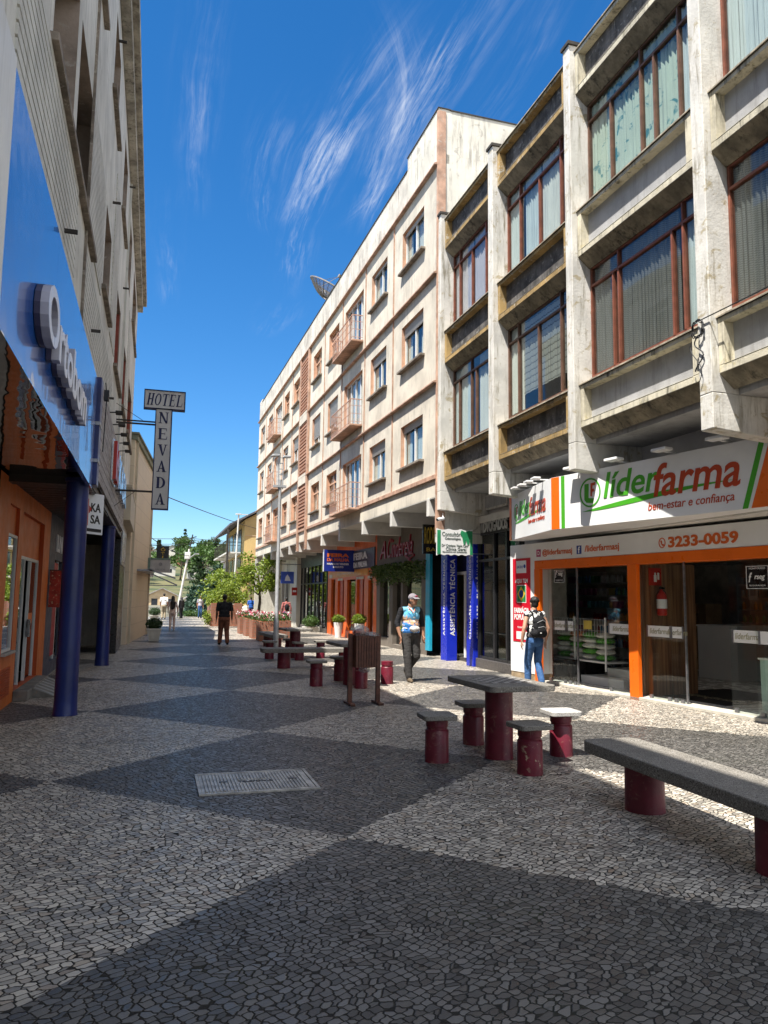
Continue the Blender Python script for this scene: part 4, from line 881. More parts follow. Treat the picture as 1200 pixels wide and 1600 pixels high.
q = MB(TF); q.box(2.23, 2.37, 0.012, 0.018, 2.51, 2.67); o = q.build('letter_icon', mat('blue_icon', (0.02, 0.06, 0.32), 0.4), ph, 0.008); q = MB(TF); q.text('f', (2.275, 0.018, 2.525), (1, 0, 0), (0, 0, 1), 0.06, 0.125, 0.005, 0, 0.02); q.build('lettering', PHWH, o)
# sign box
KS = 0.957; sA = Vector((7.0, 12.67, 0)); s_d = Vector((0.2044, -0.9789, 0)); s_n = Vector((-0.9789, -0.2044, 0))
TS = Matrix(((s_d.x, s_n.x, 0, sA.x), (s_d.y, s_n.y, 0, sA.y), (0, 0, 1, 0), (0, 0, 0, 1)))
sB = Vector((7.47, 15.4, 0)); c_d = (sA-sB).normalized(); c_n = Vector((c_d.y, -c_d.x, 0)); LC = (sA-sB).length
TC = Matrix(((c_d.x, c_n.x, 0, sB.x), (c_d.y, c_n.y, 0, sB.y), (0, 0, 1, 0), (0, 0, 0, 1)))
SCL = Matrix.Translation((0, 0, 1.64*(1-KS))) @ Matrix.Scale(KS, 4); TS = SCL @ TS; TC = SCL @ TC
sn = thing('shop_sign', 'white pharmacy sign with green and red lettering and a green swoosh', 'shop sign', (7.0, 12.67, 2.93))
q = MB(SCL); e1 = sA+s_d*5.6
zb, zt = 2.93, 3.90
q.prism([(sB.x, sB.y, zb), (sA.x, sA.y, zb), (e1.x, e1.y, zb), (e1.x+0.8, e1.y, zb), (8.0, 12.6, zb), (7.9, 15.4, zb)], (0, 0, zt-zb)); q.build('sign_box', PHWH, sn, 0.004)
q = MB(TS); q.box(0.0, 0.215, 0.001, 0.006, zb+0.005, zt-0.005); q.build('orange_stripe', PHOR, sn); q = MB(TS); q.prism([(4.46, 0.001, zt-0.005), (5.59, 0.001, zt-0.005), (5.59, 0.001, zb+0.005), (4.13, 0.001, zb+0.005)], (0, 0.005, 0)); q.build('orange_stripe', PHOR, sn)
q = MB(TC); q.box(0.003, 0.16, 0.001, 0.006, zb+0.005, zt-0.005); q.build('end_stripe', PHOR, sn)
q = MB(TS); q.box(0.27, 0.36, 0.001, 0.006, zb+0.005, zt-0.005); q.build('green_stripe', PHGR, sn); q = MB(TS); q.prism([(4.30, 0.001, zt-0.005), (4.385, 0.001, zt-0.005), (4.075, 0.001, zb+0.005), (3.99, 0.001, zb+0.005)], (0, 0.005, 0)); q.build('green_stripe', PHGR, sn)
def logo(T, u0, z0, k, kx):
    """emblem, two-colour word, swoosh and motto; u0,z0 = left foot, k = scale"""
    g = MB(T); X = lambda u: u0+u*k*kx; Z = lambda z: z0+z*k
    cx, cz, r = 0.25, 0.27, 0.255
    for i in range(32):
        a, b2 = 2*math.pi*i/32, 2*math.pi*(i+1)/32
        g.prism([(X(cx+r*math.cos(a)), 0.001, Z(cz+r*math.sin(a))), (X(cx+r*math.cos(b2)), 0.001, Z(cz+r*math.sin(b2))), (X(cx+(r-0.028)*math.cos(b2)), 0.001, Z(cz+(r-0.028)*math.sin(b2))), (X(cx+(r-0.028)*math.cos(a)), 0.001, Z(cz+(r-0.028)*math.sin(a)))], (0, 0.006, 0))
    g.prism([(X(0.12), 0.001, Z(0.43)), (X(0.22), 0.001, Z(0.43)), (X(0.21), 0.001, Z(0.18)), (X(0.34), 0.001, Z(0.16)), (X(0.32), 0.001, Z(0.08)), (X(0.16), 0.001, Z(0.10)), (X(0.11), 0.001, Z(0.16))], (0, 0.006, 0))
    g.build('emblem', PHGR, sn); g = MB(T)
    g.text('líder', (X(0.575), 0.001, Z(0.13)), (1, 0, 0), (0, 0, 1), 1.16*k*kx, 0.42*k, 0.008, 0.22, 0.012)
    g.build('green_lettering', PHGR, sn); g = MB(T)
    sw = []; N = 24
    for i in range(N+1): t_ = i/N; sw.append((X(0.05+3.05*t_), Z(-0.05+0.155*math.sin(t_*2.0)+0.04*t_)))
    lo = [(X(0.05+3.05*i/N), Z(-0.05+0.155*math.sin(i/N*2.0)+0.04*i/N-0.085*math.sin(math.pi*(i/N)**0.8))) for i in range(N+1)]
    for i in range(N): g.prism([(sw[i][0], 0.001, sw[i][1]), (sw[i+1][0], 0.001, sw[i+1][1]), (lo[i+1][0], 0.001, lo[i+1][1]-0.001), (lo[i][0], 0.001, lo[i][1]-0.001)], (0, 0.004, 0))
    g.build('swoosh', PHGR, sn)
    g = MB(T); g.text('farma', (X(1.66), 0.001, Z(0.03)), (1, 0, 0), (0, 0, 1), 1.49*k*kx, 0.50*k, 0.009, 0.22, 0.012); g.build('red_lettering', PHRED, sn); g = MB(T); g.text('bem-estar e confiança', (X(1.54), 0.001, Z(-0.20)), (1, 0, 0), (0, 0, 1), 1.50*k*kx, 0.155*k, 0.006, 0.2, 0.0); g.build('motto_lettering', PHRED, sn); g = MB(T)
    g.prism([(X(0.27), 0.001, Z(0.43)), (X(0.38), 0.001, Z(0.44)), (X(0.37), 0.001, Z(0.39)), (X(0.31), 0.001, Z(0.385)), (X(0.305), 0.001, Z(0.33)), (X(0.35), 0.001, Z(0.33)), (X(0.35), 0.001, Z(0.28)), (X(0.30), 0.001, Z(0.28)), (X(0.295), 0.001, Z(0.20)), (X(0.26), 0.001, Z(0.21))], (0, 0.006, 0))
    g.build('emblem_letter', PHRED, sn)
logo(TS, 0.76, 3.24, 1.0, 1.0); logo(TC, 0.36, 3.30, 0.72, 0.90)
for i, u in enumerate((0.75, 1.75, 2.75, 3.75)):
    t = thing('flood_light', 'small white floodlight on top of the pharmacy sign', 'floodlight', TS @ Vector((u, 0, zt)), 'floodlights on the pharmacy sign')
    q = MB(TS); q.box(u-0.02, u+0.02, -0.25, 0.1, zt+0.03, zt+0.05); q.build('arm', PHWH, t); q = MB(TS); q.box(u-0.14, u+0.14, 0.08, 0.26, zt+0.04, zt+0.085); q.build('lamp_head', PHWH, t, 0.008)
for i, u in enumerate((0.5, 0.95, 1.4, 1.85, 2.3)):
    t = thing('flood_light', 'small white floodlight on top of the pharmacy sign', 'floodlight', TC @ Vector((u, 0, zt)), 'floodlights on the pharmacy sign')
    q = MB(TC); q.box(u-0.02, u+0.02, -0.25, 0.1, zt+0.03, zt+0.05); q.build('arm', PHWH, t); q = MB(TC); q.box(u-0.11, u+0.11, 0.08, 0.22, zt+0.04, zt+0.08); q.build('lamp_head', PHWH, t, 0.008)
# glass panels
def gpanel(u0, u1, w0=0.0, label='glass_panel', strip=None):
    q = MB(TF); q.box(u0, u1, -0.13+w0, -0.12+w0, 0.06, 2.26); o = q.build(label, SGLASS, ph)
    if strip:
        q = MB(TF); q.box(strip[0], strip[1], -0.118+w0, -0.115+w0, 1.06, 1.24); s2 = q.build('white_strip', PHWH, o)
        um = (strip[0]+strip[1])/2
        q = MB(TF); q.text('líderfarma', (um-0.2, -0.114+w0, 1.11), (1, 0, 0), (0, 0, 1), 0.42, 0.09, 0.003, 0.2, 0.0); q.build('lettering', mat('gold_lettering', (0.35, 0.33, 0.2), 0.5), s2)
        for uu in (strip[0], strip[1]-0.03): q = MB(TF); q.box(uu, uu+0.03, -0.119+w0, -0.108+w0, 1.05, 1.25); q.build('clip', MATS['dull_steel'], o)
    for uu in (u0+0.05, u1-0.1): q = MB(TF); q.box(uu, uu+0.06, -0.14+w0, -0.105+w0, 0.05, 0.11); q.build('foot_clamp', MATS['dull_steel'], o)
gpanel(1.11, 1.72, 0, 'glass_panel', (1.3, 1.70)); gpanel(1.725, 2.03, 0, 'glass_panel', (1.73, 1.96)); gpanel(2.9, 3.595, 0, 'glass_panel', (2.93, 3.57)); gpanel(3.89, 4.45, 0, 'glass_panel', (3.9, 4.45)); gpanel(4.455, 4.74, 0.012, 'glass_panel', (4.46, 4.73)); gpanel(5.62, 6.2, 0.0, 'glass_panel', (5.66, 6.18)); gpanel(6.1, 7.4, 0.03, 'glass_panel', (6.15, 7.35))
for u in (2.035, 4.745): q = MB(TF); q.box(u, u+0.025, -0.14, -0.11, 0.05, 2.27); q.build('door_edge', MATS['dull_steel'], ph)
# security stickers on the glass
for (u0, u1, z0, z1) in ((5.98, 6.37, 1.83, 2.17), (1.38, 1.72, 1.98, 2.24)):
    t = thing('glass_sticker', 'black security company sticker on the %s pharmacy pane' % ('rightmost' if u0 > 3 else 'leftmost'), 'sticker', TF @ Vector((u0, -0.08, z0)))
    q = MB(TF); q.box(u0, u1, -0.082, -0.079, z0, z1); q.build('film', BLK, t)
    q = MB(TF)
    q.box(u0+0.008, u1-0.008, -0.079, -0.077, z1-0.016, z1-0.008); q.box(u0+0.008, u1-0.008, -0.079, -0.077, z0+0.008, z0+0.016); q.box(u0+0.008, u0+0.016, -0.079, -0.077, z0+0.016, z1-0.016); q.box(u1-0.016, u1-0.008, -0.079, -0.077, z0+0.016, z1-0.016)
    W_ = u1-u0; q.text('f', (u0+W_*0.12, -0.079, z0+0.1), (1, 0, 0), (0, 0, 1), W_*0.16, 0.14, 0.002, 0.3, 0.03); q.text('rseg', (u0+W_*0.38, -0.079, z0+0.12), (1, 0, 0), (0, 0, 1), W_*0.45, 0.075, 0.002, 0.2, 0.02); q.text('SEGURANÇA', (u0+W_*0.15, -0.079, z0+0.04), (1, 0, 0), (0, 0, 1), W_*0.7, 0.025, 0.002); q.text('MONITORADO', (u0+W_*0.15, -0.079, z1-0.055), (1, 0, 0), (0, 0, 1), W_*0.7, 0.025, 0.002)
    q.build('lettering', PHWH, t)
# interior shell
SH = mat('shop_dark_wall', (0.62, 0.57, 0.52), 0.7, 0.2, 3, 0.05); FLOOR = mat('grey_floor_tiles', (0.72, 0.72, 0.70), 0.25, 0.1, 2, 0)
for e_ in ((-0.10, -0.02, -1.43, -0.4, 0, 2.6), (-3.5, -0.10, -1.43, -1.36, 0, 2.6), (-3.5, -3.42, -7, -1.43, 0, 2.6), (-3.5, 9.2, -7.1, -7.0, 0, 2.6), (9.1, 9.2, -7, -0.3, 0, 2.6), (8.2, 9.15, -0.34, -0.2, 0, 2.8)): q = MB(TF); q.box(*e_); q.build('inner_wall', SH, ph)
q = MB(TF); q.box(-0.02, 9.1, -1.43, -0.36, 2.6, 2.68); q.box(-3.42, 9.1, -7.0, -1.43, 2.6, 2.68); q.build('ceiling', PHWH, ph)
q = MB(TF); q.box(-0.06, 9.2, -1.43, -0.3, -0.05, 0.02); q.box(-3.42, 9.2, -7.0, -1.43, -0.05, 0.02); q.build('floor', FLOOR, ph)
for e_ in ((1.35, 2.6, -2.4, -0.72, 0.02, 0.17), (1.75, 2.6, -2.4, -1.05, 0.17, 0.33)): q = MB(TF); q.box(*e_); q.build('inner_step', PHWH, ph, 0.01)
q = MB(TF); q.box(0.0, 1.35, -2.2, -0.5, 0.02, 0.46); q.build('platform', BLK, ph, 0.01)
mt, n, b_ = new_mat('brown_laminate'); pp = n.pos(); x, y, z = n.sep(pp); MATS['brown_laminate'] = mt
gr = n.noise(n.comb(n.math('MULTIPLY', x, 22), n.math('MULTIPLY', y, 22), n.math('MULTIPLY', z, 0.8)), 1.0, 3, 0.6); n.put(b_.inputs['Base Color'], n.mix(n.ramp(gr, 0.3, 0.7), (0.09, 0.04, 0.02), (0.26, 0.14, 0.07))); b_.inputs['Roughness'].default_value = 0.45
q = MB(TF); q.box(3.55, 3.62, -1.5, -0.32, 0.02, 2.3); q.build('wood_partition', mt, ph)
q = MB(TF); q.box(-3.40, -2.3, -3.05, -3.0, 0.02, 2.6); q.build('wood_panel', mt, ph)
q = MB(TF); q.box(3.2, 4.95, -2.6, -0.72, 0.02, 0.032); o = q.build('door_mat', mat('black_mat', (0.02, 0.02, 0.02), 0.95), ph); q = MB(TF); q.text('líderfarma', (3.6, -1.35, 0.033), (1, 0, 0), (0, 1, 0), 1.1, 0.28, 0.003, 0.2); q.build('lettering', MATS['gold_lettering'], o)
# counter, rack, products
t = thing('counter', 'white shop counter inside the pharmacy door', 'counter', TF @ Vector((1.8, -4.4, 0)))
q = MB(TF); q.box(1.3, 2.35, -5.0, -3.9, 0.02, 1.12); q.build('body', PHWH, t, 0.006); q = MB(TF); q.box(1.27, 2.38, -5.03, -3.87, 1.12, 1.16); q.build('top', PHWH, t, 0.006)
t = thing('counter', 'pale green glass display counter near the right pharmacy pane', 'counter', TF @ Vector((6.4, -1.3, 0)))
q = MB(TF); q.box(5.5, 7.6, -1.6, -0.85, 0.02, 0.78); q.build('body', mat('pale_green_laminate', (0.50, 0.68, 0.60), 0.3, 0.05, 2, 0), t, 0.01); q = MB(TF); q.box(5.48, 7.62, -1.62, -0.83, 0.78, 0.81); q.build('top', PHWH, t, 0.004)
SHELFM = mat('shelf_board', (0.42, 0.43, 0.45), 0.4, 0.1, 3, 0)
def shelf(u0, u1, w0, w1, zs, label, name='shelf_unit'):
    t = thing(name, label, 'shelves', TF @ Vector(((u0+u1)/2, (w0+w1)/2, 0)))
    for z in zs: q = MB(TF); q.box(u0+0.02, u1-0.02, w0, w1, z, z+0.025); q.build('shelf', SHELFM, t)
    for a in (u0, u1-0.02): q = MB(TF); q.box(a, a+0.02, w0, w1, 0.02, zs[-1]+0.3); q.build('side_panel', SHELFM, t)
    q = MB(TF); q.box(u0+0.02, u1-0.02, w0-0.02, w0, 0.02, zs[-1]+0.3); q.build('back_panel', SH, t)
    return t
shelf(-2.25, 0.35, -3.4, -3.05, (0.55, 0.85, 1.15, 1.45, 1.75, 2.05), 'dark wall shelves of products behind the left pharmacy pane')
shelf(0.5, 8.6, -6.4, -6.0, (0.55, 0.85, 1.15, 1.45, 1.75, 2.05), 'long dark shelves of products on the pharmacy rear wall')
prods = []; PC = [(0.35, 0.04, 0.04), (0.55, 0.55, 0.58), (0.05, 0.18, 0.40), (0.5, 0.42, 0.12), (0.10, 0.30, 0.15), (0.35, 0.10, 0.25), (0.6, 0.3, 0.08), (0.12, 0.35, 0.45)]
PCM = [mat('carton_%d' % i, c, 0.45, 0.1, 9, 0) for i, c in enumerate(PC)]
def proto_prod(i, kind):
    q = MB()
    if kind: q.lathe((0, 0, 0), [(0.035, 0), (0.04, 0.01), (0.04, 0.12), (0.02, 0.15), (0.02, 0.18)], 12)
    else: q.box(-0.045, 0.045, -0.03, 0.03, 0, 0.16)
    o = q.build('product_bottle' if kind else 'product_box', PCM[i], None, 0.0 if kind else 0.003, smooth=0.6 if kind else None)
    return tag(o, 'small %s standing on the dark pharmacy shelves' % ('bottle' if kind else 'carton'), 'bottle' if kind else 'carton', 'products on the pharmacy shelves')
rp = random.Random(3)
protos = [(proto_prod(i, k), [0]) for i in range(8) for k in (0, 1)]
ang = math.atan2(pu.y, pu.x)
for (u0, u1, wf, zs, step) in ((-2.2, 0.3, -3.12, (0.575, 0.875, 1.175, 1.475, 1.775, 2.075), 0.135), (0.55, 5.5, -6.08, (0.875, 1.175, 1.475, 1.775, 2.075), 0.2)):
    for z in zs:
        u = u0+0.1; ki = rp.randrange(16)
        while u < u1-0.08:
            if rp.random() < 0.3: ki = rp.randrange(16)
            if rp.random() < 0.88:
                o, used = protos[ki]; loc = TF @ Vector((u, wf+0.02*rp.random(), z+0.001))
                if not used[0]: o.location = loc; o.rotation_euler = (0, 0, ang); used[0] = 1
                else: dup(o, None, loc, rotz=ang)
            u += step*(0.6+0.5*rp.random())
for o, used in protos:
    if not used[0]: bpy.data.objects.remove(o)
# packs in a wire basket behind the left panes
t = thing('wire_basket', 'white wire basket behind the left pharmacy panes', 'basket', TF @ Vector((1.3, -0.7, 0)))
q = MB(TF)
for i in range(22): q.bar((0.4+i*0.085, -0.68, 0.95), (0.4+i*0.085, -0.68, 1.28), 0.005)
for i in range(4): q.bar((0.4, -0.68, 0.95+i*0.11), (2.19, -0.68, 0.95+i*0.11), 0.005)
q.build('wire_front', PHWH, t)
for a in (0.4, 1.25, 2.19): q = MB(TF); q.bar((a, -0.66, 0.3), (a, -0.66, 1.32), 0.028); q.build('post', PHWH, t)
q = MB(TF); q.box(0.4, 2.19, -1.2, -0.7, 0.44, 0.47); q.build('basket_floor', PHWH, t)
q = MB(TF); q.box(1.55, 1.8, -0.655, -0.65, 1.08, 1.25); q.build('price_card', mat('yellow_card', (0.7, 0.55, 0.12), 0.5), t)
pk = None; PKM = (mat('pack_white', (0.74, 0.74, 0.70), 0.3, 0.15, 8, 0.25, spots=0.9, spotcol=(0.45, 0.46, 0.43)), mat('pack_green', (0.10, 0.38, 0.05), 0.3, 0.2, 8, 0.25, spots=0.9, spotcol=(0.68, 0.70, 0.62)), mat('pack_orange', (0.70, 0.24, 0.06), 0.3, 0.2, 8, 0.25, spots=0.7, spotcol=(0.7, 0.68, 0.6)))
for r in range(5):
    for c in range(4):
        ci = 2 if (r == 4 and c == 1) else 1 if (c + r) % 3 == 0 else 0
        if pk is None:
            q = MB(); q.ell((0, 0, 0.055), (0.205, 0.19, 0.062), 14, 6)
            pk = q.build('plastic_pack', PKM[0], None, smooth=1.0); tag(pk, 'white and green plastic pack piled in the wire basket', 'pack', 'plastic packs in the wire basket'); o = pk
        else: o = dup(pk)
        o.data = o.data.copy(); o.data.materials[0] = PKM[ci]
        o.location = TF @ Vector((0.62+c*0.415, -0.93, 0.475+r*0.108)); o.rotation_euler = (0, 0, ang)
# display rack and fire extinguisher inside
t = thing('display_rack', 'brown cardboard display rack behind the pharmacy door', 'display rack', TF @ Vector((0.2, -5.2, 0)))
KR = mat('kraft_card', (0.40, 0.29, 0.17), 0.8, 0.1, 4, 0.05)
for e_ in ((-0.2, 0.5, -5.5, -5.46, 0.02, 1.6), (-0.2, -0.17, -5.46, -5.0, 0.02, 1.6), (0.47, 0.5, -5.46, -5.0, 0.02, 1.6)): q = MB(TF); q.box(*e_); q.build('panel', KR, t)
for z in (0.3, 0.65, 1.0, 1.35): q = MB(TF); q.box(-0.17, 0.47, -5.46, -5.02, z, z+0.02); q.build('tray', KR, t)
t = thing('fire_extinguisher', 'red fire extinguisher with white label hung on the brown partition', 'fire extinguisher', TF @ Vector((3.72, -0.62, 1.4)))
c = TF @ Vector((3.73, -0.62, 1.40)); q = MB(); q.lathe(c, [(0.07, 0), (0.085, 0.02), (0.085, 0.34), (0.05, 0.40), (0.025, 0.42), (0.025, 0.45)], 20); q.build('cylinder', REDL, t, smooth=0.6)
q = MB(); q.lathe(c, [(0.087, 0.12), (0.0875, 0.28)], 20); q.build('label', PHWH, t, smooth=0.6); q = MB(); q.box(c.x-0.03, c.x+0.03, c.y-0.06, c.y+0.02, c.z+0.45, c.z+0.49); q.tube([c+Vector((0, 0, 0.45)), c+Vector((0.08, 0, 0.40)), c+Vector((0.1, 0, 0.2))], 0.01); q.build('valve', BLK, t)
t = thing('safety_sign', 'red safety sign with white extinguisher symbol inside the pharmacy', 'sign', TF @ Vector((3.63, -0.5, 1.95)))
q = MB(TF); q.box(3.621, 3.63, -0.72, -0.44, 1.92, 2.22); q.build('plate', REDL, t); q = MB(TF); q.box(3.63, 3.634, -0.61, -0.55, 1.98, 2.10); q.box(3.63, 3.634, -0.595, -0.565, 2.10, 2.14); q.box(3.63, 3.634, -0.67, -0.63, 2.02, 2.14); q.build('symbol', PHWH, t)
for (u, w_, z, lab) in ((0.9, -5.95, 1.7, 'small white notice on the pharmacy rear shelves'),): 
    t = thing('notice', lab, 'notice', TF @ Vector((u, w_, z))); q = MB(TF); q.box(u, u+0.25, w_, w_+0.01, z, z+0.36); q.build('sheet', PHWH, t); q = MB(TF); q.box(u+0.05, u+0.2, w_+0.01, w_+0.012, z+0.1, z+0.26); q.build('print', SHELFM, t)
# red pharmacy banner on the white pier
bn_ = thing('wall_banner', 'red pharmacy banner with white words and a green flag panel on the white pier', 'banner', TF @ Vector((0.36, 0, 1.6)))
q = MB(TF); q.box(0.03, 0.68, 0.001, 0.008, 0.77, 2.51); q.build('sheet', mat('banner_red', (0.55, 0.008, 0.025), 0.4, 0.05, 2, 0), bn_)
q = MB(TF); q.box(0.17, 0.54, 0.008, 0.011, 2.20, 2.46); q.box(0.16, 0.55, 0.008, 0.011, 0.82, 0.98); q.text('AQUI TEM', (0.12, 0.0085, 1.98), (1, 0, 0), (0, 0, 1), 0.47, 0.10, 0.003, 0, 0.02); q.text('FARMÁCIA', (0.08, 0.0085, 1.36), (1, 0, 0), (0, 0, 1), 0.55, 0.14, 0.003, 0, 0.04); q.text('POPULAR', (0.08, 0.0085, 1.22), (1, 0, 0), (0, 0, 1), 0.55, 0.12, 0.003, 0, 0.04); q.text('tudo', (0.2, 0.0085, 1.05), (1, 0, 0), (0, 0, 1), 0.3, 0.05, 0.003); q.build('white_print', PHWH, bn_)
q = MB(TF); q.box(0.18, 0.53, 0.0085, 0.0105, 1.58, 1.95); q.build('flag_border', PHWH, bn_, 0.0)
q = MB(TF); q.box(0.195, 0.515, 0.0105, 0.012, 1.595, 1.935); q.build('flag_green', mat('flag_green', (0.02, 0.22, 0.06), 0.4), bn_)
q = MB(TF); q.prism([(0.355, 0.012, 1.61), (0.50, 0.012, 1.765), (0.355, 0.012, 1.92), (0.21, 0.012, 1.765)], (0, 0.0015, 0)); q.build('flag_diamond', mat('flag_yellow', (0.75, 0.5, 0.03), 0.4), bn_)
q = MB(TF); q.cyl((0.355, 0.0135, 1.765), (0.355, 0.015, 1.765), 0.08, n=22); q.build('flag_disc', mat('flag_blue', (0.01, 0.05, 0.25), 0.4), bn_)
q = MB(TF); q.text('SAÚDE', (0.20, 0.011, 2.30), (1, 0, 0), (0, 0, 1), 0.22, 0.07, 0.002, 0, 0.01); q.cyl((0.48, 0.011, 2.34), (0.48, 0.0125, 2.34), 0.04, n=14); q.build('blue_print', MATS['flag_blue'], bn_)

# ================================================================== SHOPS between pharmacy and the end of the street (wall at X 7.7)
WX = 7.70
TW = Matrix(((0, -1, 0, WX), (-1, 0, 0, 0), (0, 0, 1, 0), (0, 0, 0, 1)))     # local: s = -Y (left to right as seen), w out
def W(y): return -y
FRBLK = mat('black_aluminium', (0.02, 0.02, 0.022), 0.35, 0.1, 4, 0.0); DGLASS = glass_mat('dark_shop_glass', (0.45, 0.48, 0.47), 1.2, 0.01)
GRAN = mat('dark_granite_base', (0.10, 0.09, 0.085), 0.35, 0.3, 20, 0.05)
# lawyer's glazed entrance
t = thing('shopfront', 'dark glazed office entrance between the pharmacy pier and the blue posts', 'shopfront', (WX, 16.6, 0))
q = MB(); 
for y in (15.4, 15.93, 16.6, 17.5): q.box(WX-0.05, WX+0.06, y, y+0.08, 0.22, 3.45)
for z in (0.22, 2.55, 3.2, 3.45): q.box(WX-0.045, WX+0.055, 15.4, 17.58, z, z+0.06)
q.box(WX-0.05, WX+0.5, 15.3, 15.4, 0.0, 3.5); q.build('frame', FRBLK, t)
q = MB(); q.box(WX, WX+0.01, 15.45, 17.55, 0.28, 3.45); q.build('pane', DGLASS, t)
q = MB(); q.box(WX-0.10, WX+0.6, 15.3, 17.6, 0.0, 0.22); q.build('plinth', GRAN, t, 0.01)
q = MB(); q.box(WX-0.02, WX+0.6, 16.05, 17.2, 0.2205, 0.23); q.build('door_sill', PHWH, t)
q = MB(); q.box(WX+0.5, WX+0.55, 15.3, 17.6, 0.22, 3.5); q.build('inner_wall', mat('ochre_wall', (0.45, 0.36, 0.14), 0.8), t)
q = MB(TW); q.text('ADVOGADOS', (W(17.35), 0.06, 3.25), (1, 0, 0), (0, 0, 1), 1.5, 0.28, 0.02, 0, 0.03); q.build('lettering', mat('grey_lettering', (0.42, 0.42, 0.40), 0.5), t)
q = MB(); q.box(WX-0.1, WX+0.5, 15.3, 17.6, 3.5, 3.66); q.build('lintel', SOFFIT, t)
# repair shop with blue posts
BLUEPOST = mat('royal_blue_vinyl', (0.012, 0.03, 0.50), 0.3, 0.08, 2, 0.0); GREYV = mat('grey_vinyl', (0.10, 0.10, 0.22), 0.4, 0.1, 2, 0)
def bpost(y0, y1, txt, label, x0=7.55, x1=7.84):
    t = thing('square_post', label, 'post', ((x0+x1)/2, (y0+y1)/2, 0), 'blue vinyl wrapped posts')
    q = MB(); q.box(x0, x1, y0, y1, 0, 3.3); q.build('shaft', BLUEPOST, t, 0.006)
    q = MB(); q.text(txt, (x0-0.001, (y0+y1)/2-0.10+0.2, 0.75), (0, 0, 1), (0, 1, 0), 2.05, 0.2, 0.004, 0, 0.02, 1.1)
    # letters read upward on both street-side faces
    q2 = MB(); q2.text(txt, (x0-0.0005, (y0+y1)/2+0.09, 0.70), (0, 0, 1), (0, 1, 0), 2.1, -0.18, 0.004, 0, 0.02, 1.1)
    q2 = MB()
    q2.text(txt, ((x0+x1)/2+0.085, y0-0.0005, 0.66), (0, 0, 1), (-1, 0, 0), 2.05, 0.17, 0.004, 0, 0.025, 1.15)
    q2.text(txt, (x0-0.0005, (y0+y1)/2-0.075, 0.66), (0, 0, 1), (0, 1, 0), 2.05, 0.15, 0.004, 0, 0.015, 1.15)
    q2.build('lettering', PHWH, t)
bpost(17.62, 18.05, 'CELULARES - ELETRÔNICOS', 'blue post with white words on cell phones and electronics, nearer the pharmacy')
bpost(19.40, 19.85, 'ASSISTÊNCIA TÉCNICA', 'blue post with white words on technical assistance, nearer the cyan pilaster')
t = thing('shopfront', 'repair shop entrance with yellow jamb, white door frame and cyan pilaster', 'shopfront', (8.0, 19.5, 0))
q = MB(); q.box(8.0, 8.3, 17.6, 21.0, 2.3, 3.6); q.build('dark_fascia', mat('navy_fascia', (0.012, 0.014, 0.06), 0.4, 0.2, 3, 0), t)
q = MB(); q.box(7.82, 8.1, 19.9, 20.12, 0.15, 2.9); q.build('yellow_jamb', mat('yellow_paint', (0.72, 0.48, 0.02), 0.5), t)
q = MB(); q.box(7.64, 7.73, 21.02, 21.36, 0.15, 3.2); q.build('cyan_pilaster', mat('cyan_paint', (0.02, 0.38, 0.58), 0.4, 0.08, 2, 0), t, 0.005)
q = MB(); q.box(8.0, 8.08, 19.2, 19.3, 0.1, 2.3); q.box(8.0, 8.08, 20.8, 20.9, 0.1, 2.3); q.box(7.99, 8.085, 17.6, 20.9, 2.3, 2.38); q.build('door_frame', PHWH, t)
q = MB(); q.box(8.03, 8.07, 18.4, 19.2, 0.1, 2.3); q.build('door_leaf', mat('dark_wood_door', (0.08, 0.03, 0.015), 0.5, 0.2, 5, 0.1), t)
q = MB(); q.box(8.03, 8.05, 19.3, 20.8, 0.1, 2.3); q.build('pane', DGLASS, t)
q = MB(); q.box(7.95, 8.6, 17.55, 20.95, 0.0, 0.1); q.build('door_sill', GRAN, t)
q = MB(); q.box(8.2, 8.3, 17.6, 20.9, 0.1, 2.3); q.build('inner_wall', mat('pale_inner_wall', (0.62, 0.62, 0.58), 0.8), t); q = MB(); q.box(8.19, 8.198, 20.0, 20.5, 1.3, 1.9); q.build('notice', mat('poster_yellow', (0.5, 0.42, 0.05), 0.5, 0.4, 6, 0, spots=0.9, spotcol=(0.02, 0.03, 0.12)), t)
q = MB(); q.box(7.985, 7.998, 18.3, 18.9, 2.45, 2.95); q.build('yellow_poster', mat('poster_yellow', (0.5, 0.42, 0.05), 0.5, 0.4, 6, 0, spots=0.9, spotcol=(0.02, 0.03, 0.12)), t)
# yellow lettered board near the salmon corner
t = thing('hanging_sign', 'black board with tall yellow letters tucked behind the dental sign', 'sign', (7.1, 19.7, 3.2))
q = MB(); q.box(6.95, 7.65, 19.65, 19.72, 2.85, 3.65); q.build('board', BLK, t); q = MB(); q.text('RODRIGUES', (6.98, 19.649, 3.12), (1, 0, 0), (0, 0, 1), 0.62, 0.46, 0.006, 0.15, 0.01); q.text('BAR', (7.05, 19.649, 2.92), (1, 0, 0), (0, 0, 1), 0.4, 0.1, 0.006); q.build('lettering', YEL, t)
